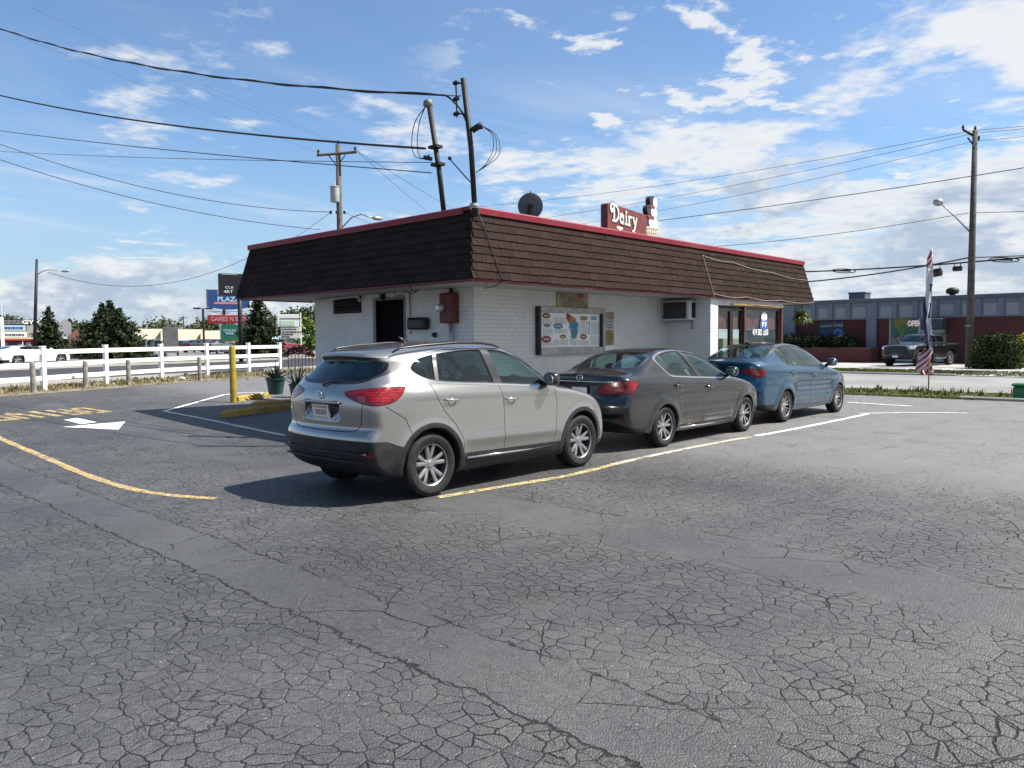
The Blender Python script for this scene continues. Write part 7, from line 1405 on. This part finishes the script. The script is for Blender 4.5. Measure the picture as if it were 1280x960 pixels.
def fl_(y, z, ry, rz, mi, dx=.07, n=14): b.mi = mi; b.prism([(ry*math.cos(a), rz*math.sin(a)) for a in np.linspace(0, 2*math.pi, n+1)[:-1]], 0, .012, Matrix.Translation((-dx, y, z)) @ Matrix(((0, 0, -1, 0), (-1, 0, 0, 0), (0, 1, 0, 0), (0, 0, 0, 1))))
fl_((ys0+ys1)/2-.1, fz(411, 1130), 1.1, .55, 0, .065, 24); fl_((ys0+ys1)/2+.05, fz(405, 1130), .7, .4, 1, .075, 20)
for k in range(26): fl_(q_.uniform(ys0+.1, ys1-.1), fz(q_.uniform(408, 418), 1130), q_.uniform(.05, .13), q_.uniform(.12, .4), q_.choice((2, 3, 2, 0)), .09+.002*k)
b.build('window_painting', [mat('paint_green', (.10, .16, .04), .6), mat('paint_ochre', (.22, .17, .03), .6), mat('paint_teal', (.02, .12, .10), .6), mat('paint_blue2', (.03, .10, .16), .6)], wo)
me = text_mesh('OPEN', .52, Matrix.Translation((-.20, fy(1144), fz(404.6, 1144))) @ Matrix(((0, 0, -1, 0), (-1, 0, 0, 0), (0, 1, 0, 0), (0, 0, 0, 1))), .02, .025, width=.85); link('open_sign', me, wo, [mat('open_white', (.75, .62, .60), .5, emis=((1, .75, .7), .12))])
# glowing-looking painted sign on the brick
sy0, sy1 = fy(1056), fy(1024); sg2 = thing('wall_sign', 'dark sign with pale blue lettering and a round blue badge on the brick wall', 'sign', (FX-.10, (sy0+sy1)/2, fz(414, 1040)))
b = MB(); b.cbox((-.06, -(sy1-sy0)/2, -.75), (0, (sy1-sy0)/2, .75), .02); b.build('board', [mat('sign_navy', (.018, .022, .05), .5)], sg2)
b = MB(); q_ = random.Random(12); Mw = lambda y, z, d: Matrix.Translation((-.06-d, y, z)) @ Matrix(((0, 0, -1, 0), (-1, 0, 0, 0), (0, 1, 0, 0), (0, 0, 0, 1)))
b.mi = 0
for (y0, y1, z, hh, mi) in ((.75, -.05, .38, .16, 0), (-.15, -.85, .42, .16, 0), (.85, .10, -.02, .13, 1), (.88, .05, -.28, .22, 1), (.85, .02, -.52, .07, 0)):
    y = y0; b.mi = mi
    while y > y1+.08: L = q_.uniform(.08, .2); b.prism([(0, -hh/2), (L, -hh/2), (L*.8, hh/2), (L*.15, hh/2)], 0, .01, Mw(y, z, .001)); y -= L+.035
b.mi = 2; b.prism([(.36*math.cos(a), .40*math.sin(a)) for a in np.linspace(0, 6.283, 24)[:-1]], 0, .01, Mw(-.5, -.22, .001)); b.mi = 1; b.prism([(.24*math.cos(a), .26*math.sin(a)) for a in np.linspace(0, 6.283, 20)[:-1]], .01, .016, Mw(-.5, -.22, .001)); b.build('print', [mat('print_seafoam', (.16, .34, .33), .6), mat('print_royal', (.03, .07, .30), .6), mat('print_sky', (.05, .19, .33), .6)], sg2)
def rooftop(px, w_, d, hh, z, nm, label, m):
    b = MB(); b.cbox((-d/2, -w_/2, 0), (d/2, w_/2, hh*.8), .03); b.cbox((-d/2-.05, -w_/2-.05, hh*.8), (d/2+.05, w_/2+.05, hh), .03); o = b.build(nm, [m]); o.location = (FX+2.5, onX(px, 372, FX+2.5).y, z); return tag(o, label, 'roof unit')
rooftop(1074.5, 1.15, 1.2, .62, zt+.02, 'roof_unit', 'boxy dark unit on the roof of the brick store', M_FDARK)
p = onX(1190.5, 369, FX+2.5); b = MB(); b.lathe([(0, 0), (.18, 0), (.18, .2), (.36, .25), (.42, .42), (.34, .58), (.15, .66), (0, .66)], 14); o = b.build('roof_vent', [M_DKSTEEL], smooth=True, angle=45); o.location = (FX+2.5, p.y, zt+.02); tag(o, 'round dark turbine vent on the roof of the brick store', 'roof vent')
b = MB(); b.tube([(0, 0, -.7), (0, 0, .1)], .06, 8); b.build('stem', [M_DKSTEEL], o)
# hedge, bushes
def bush(name, p, sx, sy, sz, n, label, m, seed, size=.10, cat='bush', per=26, base=.12):
    q = random.Random(seed); t = thing(name, label, cat, p, 0); o = MB()
    for _ in range(n):
        a = q.uniform(0, 6.283); u = q.random()**.45; z = q.uniform(base, 1); k = math.sqrt(max(.15, 1-max(0, (z-.55)/.5)**2)); leaf_quads(o, (sx*u*k*math.cos(a), sy*u*k*math.sin(a), sz*z*q.uniform(.88, 1.02)), per, size*1.6, size, q)
    o.build('foliage', [m], t); b = MB()
    for k in range(5): a = k*1.25; b.tube([(sx*.2*math.cos(a), sy*.2*math.sin(a), 0), (sx*.45*math.cos(a), sy*.45*math.sin(a), sz*.55)], [.03, .012], 5)
    b.build('stem', [mat('bark', (.07, .055, .042))], t); return t
q_ = random.Random(4); o = MB(); y0, y1 = fy(1086), fy(964)
for _ in range(230): leaf_quads(o, (FX-1.35+q_.gauss(0, .32), q_.uniform(y0+.3, y1), 1.05+q_.uniform(.0, .85)), 26, .13, .08, q_)
tag(o.build('hedge', [leafm('hedge_dark', (.012, .026, .012), (.028, .045, .018))]), 'long dark hedge in the brick planter before the brick store', 'hedge')
pB = gp(1246, 461.5); pB.z = .03; bush('bush', pB, 1.1, 1.15, 1.75, 300, 'big rounded dark green bush right of the wooden utility pole', L_DARK, 3, .085, base=.0)
pY = gp(1283, 460); pY.z = .03; bush('bush', pY, .9, .8, 1.8, 110, 'yellow green bush at the very edge right of the big dark bush', L_YEL, 4, .08, base=.0)
bush('bush', Vector((pB.x-.3, fy(1206)*.98, .03)), .35, .35, .75, 40, 'small dark shrub low beside the foot of the wooden utility pole', L_DARK, 6, .06)
# green bin at the edge of the kerb strip
p = gp(1281, 500); p.z = .02; b = MB(); b.cbox((-.25, -.25, 0), (.25, .25, .36), .04); b.cbox((-.28, -.28, .36), (.28, .28, .44), .03); o = b.build('utility_box', [mat('box_green', (.01, .13, .05), .5, var=.1)]); o.location = p; tag(o, 'small bright green box in the grass strip beside the street', 'utility box')
# ------------------------------------------------------------------ utility poles and wires
M_POLE = mat('pole_wood', (.085, .080, .068), .95, var=.3, vscale=3, bump=.4, bscale=25)
pR = gp(1211, 460); pR.z = .03; DR = (np.array(pR)-CAMP) @ CF; topR = pd(1219, 163, DR)
up = thing('utility_pole', 'tall wooden utility pole with street lamp beside the big dark bush', 'utility pole', pR)
b = MB(); b.tube([(0, 0, -.2), (topR-pR)*.5, (topR-pR)], [.21, .18, .13], 14); b.build('pole', [M_POLE], up, True)
top = topR-pR; b = MB(); b.tube([top+Vector((0, 0, -.35)), top+Vector((-.25, .55, .1))], .07, 8); b.tube([top+Vector((0, .1, -.75)), top+Vector((-.10, .35, -.35))], .04, 6); b.build('crossarm', [M_DKSTEEL], up)
for v in ((-.25, .55, .1), (.0, .0, .0), (.10, -.16, -.55)): b = MB(); b.lathe([(0, 0), (.06, .0), (.05, .08), (.09, .12), (.05, .16), (.08, .20), (0, .26)], 10, Matrix.Translation(top+Vector(v))); b.build('insulator', [M_DKSTEEL], up)
hd = pd(1176, 254, DR-.6)-pR; ar = pd(1211.5, 289, DR)-pR; b = MB(); b.tube([ar, ar.lerp(hd, .5)+Vector((0, 0, .04)), hd+Vector((0, 0, -.02))], [.045, .04, .035], 8); b.build('lamp_arm', [M_GALV], up, True)
o = blob('lamp_head', [mat('lamp_grey', (.33, .34, .34))], up, hd+Vector((-.1, .1, .05)), (.72, .52, .40), (16, 10), 2.2)
b = MB(); b.box(pd(1210, 407, DR-.22)-pR, (.03, .32, .05)); b.build('band', [M_GALV], up)
D2 = 38.0; p2 = at(428, D2); t2 = pd(422.5, 181, D2); u2 = thing('utility_pole', 'wooden utility pole with crossarm and grey transformer beyond the shingled roof', 'utility pole', p2); tp = t2-p2
b = MB(); b.tube([(0, 0, -.2), tp*.5, tp], [.17, .15, .12], 12); b.build('pole', [M_POLE], u2, True)
rt = Vector(CR); rt.z = 0; rt.normalize(); ca, cb = pd(396, 194, D2-.1)-p2, pd(446, 190, D2-.1)-p2; b = MB(); b.tube([ca, cb], .07, 4); b.build('crossarm', [M_POLE], u2)
cm = (ca+cb)/2
for s_ in (-1, 1): b = MB(); b.tube([cm+rt*s_*.42+Vector((0, 0, -.06)), cm+Vector((0, 0, -.62))], .025, 5); b.build('brace', [M_DKSTEEL], u2)
for q in (ca.lerp(cb, .04), ca.lerp(cb, .96), tp+Vector((0, 0, -.05))): b = MB(); b.lathe([(0, 0), (.05, 0), (.04, .1), (.07, .13), (.05, .2), (0, .22)], 8, Matrix.Translation(q+Vector((0, 0, .05)))); b.build('insulator', [M_DKSTEEL], u2)
tc_ = pd(418.5, 243, D2-.3)-p2; b = MB(); b.lathe([(0, -.37), (.20, -.37), (.215, -.33), (.215, .33), (.235, .34), (.235, .38), (.10, .42), (0, .42)], 18, Matrix.Translation(tc_)); b.lathe([(0, .40), (.04, .40), (.05, .50), (.02, .56), (0, .56)], 8, Matrix.Translation(tc_)); b.build('transformer', [mat('transformer_grey', (.36, .38, .38), .5, var=.1)], u2, True, angle=40)
h2 = pd(468, 273, D2-.2)-p2; a2 = pd(428, 284, D2)-p2; b = MB(); b.tube([a2, a2.lerp(h2, .3)+Vector((0, 0, .35)), a2.lerp(h2, .6)+Vector((0, 0, .38)), h2], .035, 8); b.build('lamp_arm', [M_GALV], u2, True); o = blob('lamp_head', [mat('lamp_grey', (.33, .34, .34))], u2, h2+rt*.15, (.62, .3, .2), (12, 8), 2.4)
for px in (413.5, 421, 430.5): b = MB(); b.lathe([(0, -.08), (.06, -.07), (.06, .07), (0, .08)], 8, Matrix.Translation(pd(px, 265.5, D2-.25)-p2)); b.build('spool', [M_DKSTEEL], u2)
# service drops to the masts: the far ends hang on a pole outside the picture to the left
def wire(p0, p1, r, sag, m, label, group=None, name='power_line', seg=30): return cable([p0, p1], r, m, label, 'power line', 5, group, name, sag, seg)
M1 = Vector((8.93, 9.46, 5.72)); M2a = Vector((9.40, 10.82, 5.50))
a0, a1 = Vector(onX(556, 119, 8.85)), pd(-60, 12, 27)
tw = []; tw2 = []
for i in range(61):
    t_ = i/60; q = a0.lerp(a1, t_); q.z -= .55*4*t_*(1-t_); an = t_*60; tw.append(q); tw2.append(q+Vector((0, math.cos(an), math.sin(an)))*.022)
b = MB(); b.tube(tw, .017, 6); b.tube(tw2, .014, 5); tag(b.build('power_line', [M_CABLE], smooth=True), 'thick twisted cable, topmost, running from the taller mast off to the left', 'power line')
cable([Vector(onX(556, 119, 8.85)), Vector(onX(569, 129, 8.9)), Vector(onX(578, 141, 8.95)), Vector(onX(584, 155, 9.0))], .018, M_CABLE, 'thick cable end curving from the topmost line down to the taller mast', 'cable', 6, None, 'cable', -.015, 6)
wire(Vector(onX(556, 119, 8.85)), Vector(onX(576, 120, 8.92)), .012, 0, M_GALV, 'short pale tie wire holding the topmost line to the taller mast')
wire(Vector(onX(532, 185.5, 9.25)), pd(-60, 104, 27), .022, .30, M_CABLE, 'thick black cable, second from the top, running from the leaning mast off to the left')
wire(Vector(onX(539, 216, 9.35)), pd(-60, 155, 27), .010, .10, M_CABLE, 'thin line ending at the lowest clamp of the leaning mast')
wire(Vector(onX(541, 203, 9.35)), pd(-60, 185, 29), .007, .10, M_WIRE, 'thin nearly level line ending at the upper clamp of the leaning mast')
wire(pd(413, 265, D2-.2), pd(-40, 165, 33), .016, .75, M_WIRE, 'thin line from the transformer pole rising to the left')
wire(pd(400, 287, D2-1.5), pd(-40, 186, 31), .016, .50, M_WIRE, 'lower thin line sloping down to the shingled roof from the left')
wire(pd(430, 265, D2), pd(520, 300, 60), .012, .1, M_WIRE, 'thin line leaving the transformer pole to the right behind the roof')
wire(pd(413, 266, D2-.2), pd(330, 320, 60), .012, .1, M_WIRE, 'thin line dropping from the transformer pole to the lower left')
G_HI = 'faint high lines crossing the sky on the left'
for (x0, y0, x1, y1) in ((445, 188, 40, 10), (398, 191, -40, 20), (424, 180, 120, 60)): wire(pd(x0, y0, D2), pd(x1, y1, 30), .005, .05, M_WIRE, 'faint hair thin line crossing the blue sky above the transformer pole', G_HI)
for (x1, y1) in ((560, 285), (600, 280)): wire(pd(445, 188, D2), pd(x1, y1, 70), .012, .1, M_WIRE, 'faint line running down to the roof from the transformer pole crossarm', 'faint lines to the right of the transformer pole')
wire(pd(60, 340, 66), pd(310, 322, 62), .020, 1.7, M_WIRE, 'thin sagging line between the tall steel street lamp and the roof corner')
# lines of the street on the right
def rpt(px, py, Y): return onY(px, py, Y)
XL = topR.x
def along(px, py, X): return onX(px, py, X)
G_R = 'street lines strung high past the wooden pole'
for (a, c, Xo, r, sag, lab) in (((1217, 163), (600, 258), 0, .014, .5, 'highest thin line from the top of the wooden pole to behind the roof'), ((1220, 166), (600, 283), .2, .014, .5, 'second highest thin line from the wooden pole to behind the roof'), ((1219, 176), (640, 292), .1, .012, .5, 'third highest thin line from the wooden pole to behind the roof')):
    A = along(a[0], a[1], XL+Xo); C_ = along(c[0], c[1], XL+Xo); wire(A, C_, r, sag, M_WIRE, lab); wire(A, along(1420, a[1]-24, XL+Xo), r, .1, M_WIRE, lab.replace('from the top of the wooden pole to behind the roof', 'right of the wooden pole top').replace('from the wooden pole to behind the roof', 'right of the wooden pole'))
wire(along(1400, 190, XL-1.2), along(770, 282, XL-1.2), .024, .2, M_WIRE, 'dark middle line crossing the wooden pole well above its lamp')
wire(along(1400, 258, XL-.3), along(1213, 266, XL-.3), .018, .05, M_WIRE, 'line at lamp height leaving the wooden pole to the right'); wire(along(1211, 266, XL-.3), along(800, 313, XL-.3), .018, .4, M_WIRE, 'line at lamp height running left from the wooden pole to the roof')
CA = (along(1400, 309, XL-.35), along(900, 341, XL-.35), .35); CB = (along(1211, 322, XL-.5), along(900, 357, XL-.5), .4)
def oncab(c, px):
    y = onX(px, 330, c[0].x).y; t_ = (y-c[0].y)/(c[1].y-c[0].y); q = c[0].lerp(c[1], t_); q.z -= c[2]*4*t_*(1-t_); return q
wire(CA[0], CA[1], .046, .35, M_CABLE, 'thick upper telephone cable crossing behind the striped banner'); wire(along(1400, 314, XL-.5), along(1213, 322, XL-.5), .03, .02, M_WIRE, 'thin telephone line leaving the wooden pole to the right at cable height'); wire(CB[0], CB[1], .042, .4, M_CABLE, 'thick lower telephone cable crossing behind the striped banner')
def splice(px0, px1, c, r, label):
    A = oncab(c, px0)-Vector((0, 0, r*2.1)); B_ = oncab(c, px1)-Vector((0, 0, r*2.1)); d = B_-A; b = MB(); b.tube([A, A+d*.06, A+d*.94, B_], [r*.6, r, r, r*.6], 10)
    for k in (.2, .8): q = A+d*k; b.tube([q, q+Vector((0, 0, r*2.3))], .025, 5)
    return tag(b.build('splice_case', [M_BLACKB], smooth=True, angle=40), label, 'splice case')
splice(1191, 1203, CA, .15, 'small black splice case hung under the upper telephone cable'); splice(1163, 1178, CB, .24, 'large black splice case hung under the lower telephone cable beside the banner')
for px in (1055, 1255):
    c = oncab(CA, px)-Vector((0, 0, .04)); b = MB(); n = Vector((0, 1, .10)).normalized(); q = [c+n*(.72*math.cos(a))+Vector((0, 0, .12*math.sin(a))) for a in np.linspace(0, 2*math.pi, 25)]; b.tube(q, .03, 5, False); b.tube([c+n*-.4, c+n*.4], .05, 5); tag(b.build('cable_loop', [M_CABLE], smooth=True), 'black cable loop on the upper telephone cable near the roof end' if px < 1100 else 'black cable loop on the upper telephone cable right of the wooden pole', 'cable loop')
# ------------------------------------------------------------------ feather banner: stars and stripes
pF = gp(1160.5, 490.5); pF.z = .02; DF = (np.array(pF)-CAMP) @ CF; fl = thing('feather_banner', 'tall narrow red white and navy flag banner on a thin pole in the grass strip', 'banner', pF)
zp = lambda py: zof(py, 1160, DF)-pF.z
b = MB(); b.tube([(0, 0, -.1), (0, 0, zp(440)), rt*.03+Vector((0, 0, zp(330))), rt*.0+Vector((0, 0, zp(311)))], [.022, .020, .014, .008], 8); b.build('pole', [M_GALV], fl, True)
px2m = DF/F_PX; toc = Vector((-CF[0], -CF[1], 0)).normalized()
def strip(prof, mats_, colf, name, nx=9, wave=.05, seed=0):
    """cloth between two edges: rows of (py, left px, right px) relative to the pole at 1160"""
    py = np.linspace(prof[0][0], prof[-1][0], 46); L = np.interp(py, [q[0] for q in prof], [q[1] for q in prof]); Rr = np.interp(py, [q[0] for q in prof], [q[2] for q in prof]); o = MB(); vs = []; n = len(py)
    for i in range(n):
        for j in range(nx): u = j/(nx-1); x = (L[i]+(Rr[i]-L[i])*u-1160.5)*px2m; vs.append(rt*x+Vector((0, 0, zp(py[i])))+toc*(wave*math.sin(u*7+py[i]*.09+seed)+.03*math.sin(py[i]*.21+u*3)))
    for i in range(n-1):
        for j in range(nx-1): o.mi = colf((j+.5)/(nx-1), (py[i]+py[i+1])/2, q_); o.add([], [])
    o.v = [tuple(v) for v in vs]; o.f = []; o.m = []
    for i in range(n-1):
        for j in range(nx-1): o.f.append((i*nx+j, i*nx+j+1, (i+1)*nx+j+1, (i+1)*nx+j)); o.m.append(colf((j+.5)/(nx-1), (py[i]+py[i+1])/2, q_))
    o.mi = 1; ob = o.build(name, mats_, fl, True); md = ob.modifiers.new('thick', 'SOLIDIFY'); md.thickness = .004; return ob
q_ = random.Random(3); CM = [mat('cloth_white', (.62, .61, .64), .8), mat('cloth_red', (.40, .03, .045), .8), mat('cloth_navy', (.020, .025, .085), .8)]
strip([(313, 1159.5, 1161.5), (322, 1156.5, 1162), (330, 1155, 1162.5), (337, 1154.3, 1162.5)], CM, lambda u, y, q: (1 if (int((y+u*12)/4.2) % 2) else 0), 'top_cloth', 7, .03)
strip([(337, 1154.2, 1162.5), (352, 1153.4, 1161.5), (375, 1152.6, 1161), (400, 1152.2, 1160.5), (425, 1154.3, 1162.5), (442, 1157, 1165.5)], CM, lambda u, y, q: (2 if (u < .30 and y > 372) or (u > .62 and (355 < y < 366 or 380 < y < 398)) or (.35 < u < .52 and y > 405) or (u > .8 and y > 418) else 0), 'middle_cloth', 10, .05, 1)
strip([(436, 1156, 1165), (445, 1151.5, 1164.5), (455, 1146, 1164.8), (463, 1144, 1165), (469, 1152, 1163)], CM, lambda u, y, q: (1 if (int((u*15+y*.55)/2.2) % 2) else 0), 'lower_cloth', 20, .12, 2)
# ------------------------------------------------------------------ pickup truck
M_TRUCK = paintm('truck_black', (.008, .0085, .0095), .3)
TR = variant(SEDAN,
    profile=[(-1.05, .52), (-1.22, .55), (-1.24, .75), (-1.20, .85), (-1.20, 1.1), (-1.205, 1.30), (-1.17, 1.36), (-.9, 1.37), (-.3, 1.37), (.3, 1.37), (.52, 1.375), (.56, 1.42), (.60, 1.60), (.68, 1.80), (.80, 1.88), (1.1, 1.915), (1.6, 1.925), (2.0, 1.91), (2.3, 1.83), (2.6, 1.64), (2.85, 1.45), (2.98, 1.38), (3.1, 1.36), (3.5, 1.34), (4.0, 1.30), (4.30, 1.25), (4.42, 1.18), (4.48, 1.05), (4.50, .85), (4.52, .65), (4.50, .50), (4.35, .42), (3.4, .42), (2.0, .45), (.8, .45), (-.6, .48)],
    width=[(.3, .92), (.5, .96), (.8, 1.0), (1.1, 1.0), (1.25, .985), (1.36, .95), (1.45, .90), (1.7, .82), (1.95, .74)], taper_r=(.03, -.4, -1.2, 2), taper_f=(.08, 3.6, 4.5, 2.2), cabin_r=(.0, .6, -.7, 1.6), cabin_f=(.05, 1.8, 2.9, 1.6), bow_r=(.05, 2.4), bow_f=(.20, 2.4), belt=ZB(1.36, 0, 1.36, 3), crown=lambda x, z: np.interp(x, [-1, 1, 3, 4.5], [.0, .05, .05, .05])*sstep((z-.9)/.5),
    wz=.42, wb=3.56, wr=.42, arch=.50, tw=.28, track=1.0, rim=.27, flare=.04, floor=.47, ridges=[(ZB(1.2, 0, 1.2, 3), .02, .05, -1, 4.4)],
    dlo=[(.74, 1.44), (.80, 1.76), (.92, 1.81), (1.6, 1.83), (2.05, 1.80), (2.4, 1.65), (2.68, 1.46), (2.66, 1.40), (.8, 1.40)], trim_w=.01, trim_mat=M_SEAL, pillars=[((1.62, 1.38), (1.60, 1.86), .09)], glass=[G_DARK, G_DARK],
    rear_glass=[(-.1, 1.50), (.55, 1.50), (.50, 1.78), (-.1, 1.79)], rear_glass_mat=G_DARK, wind=[(-.1, 1.42), (.78, 1.43), (.66, 1.80), (.5, 1.85), (-.1, 1.86)], wrap0=-1.18, tail=[(.78, 1.25), (.98, 1.25), (.98, .9), (.78, .9)], tail_clear=[(.82, 1.1), (.95, 1.1), (.95, 1.0), (.82, 1.0)], head=[(4.05, 1.22), (4.40, 1.18), (4.47, 1.05), (4.40, .98), (4.1, 1.02)],
    seams=[[(.72, 1.40), (.74, .5)], [(1.65, 1.38), (1.66, .5)], [(2.72, 1.36), (2.78, .5)], [(.58, 1.37), (.56, .6)]], rear_seams=[], doors=[('rear_door', [(.72, 1.40), (.74, .5), (1.66, .5), (1.65, 1.38)]), ('front_door', [(1.65, 1.38), (1.66, .5), (2.78, .5), (2.72, 1.36)])], handles=[('rear_door', .9, 1.22), ('front_door', 1.85, 1.22)], handle_mat=M_CHROME, mirror=(2.62, 1.52), mirror_mat=M_TRUCK, cab=(.62, 2.9), dash=1.34, shelf=1.1, ext_roof=1.9, seats=[(1.2, (-.4, .4)), (2.0, (-.4, .4))], paint=M_TRUCK,
    clad=lambda B, P: np.where(P[:, 0] > 4.2, P[:, 2]-.62, np.where(P[:, 0] < -1.1, P[:, 2]-.72, 1.0)))
TR.pop('reflector', None)
pT = gp(1143, 458); pT.z = .036; hd_ = R(168); dv = Vector((math.cos(hd_), math.sin(hd_), 0)); tr = thing('pickup_truck', 'black pickup truck facing the street behind the flag banner', 'truck', pT-dv*1.75+Vector((1.0, 0, 0)), hd_); car_build(TR, tr, .04)
b = MB(); b.cbox((4.44, -.70, .70), (4.50, .70, 1.17), .04); g_ = b.build('grille', [M_SEAL], tr)
for k in range(4): b = MB(); b.cbox((4.49, -.62, .78+k*.10), (4.515, .62, .80+k*.10), .008); b.build('grille_bar', [M_BLACKB], g_)
b = MB(); b.cbox((4.50, -.17, .52), (4.53, .17, .66), .005); b.build('licence_plate', [M_PLATEW], tr)
for sd in (-1, 1): o = blob('head_lamp', [mat('lamp_bright', (.7, .7, .7), .1, metal=.5)], tr, (4.34, sd*.80, 1.08), (.16, .24, .16), (12, 8), 2.4)
for sd in (-1, 1): b = MB(); b.cbox((.7, sd*1.0-.06, .44), (2.7, sd*1.0+.06, .49), .02); b.build('side_step', [M_CHROME], tr)
# ================================================================== the parked cars by the wall
G_C = 'cars parked in a row along the wall'
make_suv('silver SUV with black lower trim parked by the building corner', G_C)
make_sedan('dark grey sedan parked between the silver and the blue car', G_C)
make_blue('blue sedan parked at the shop front end of the row', G_C)
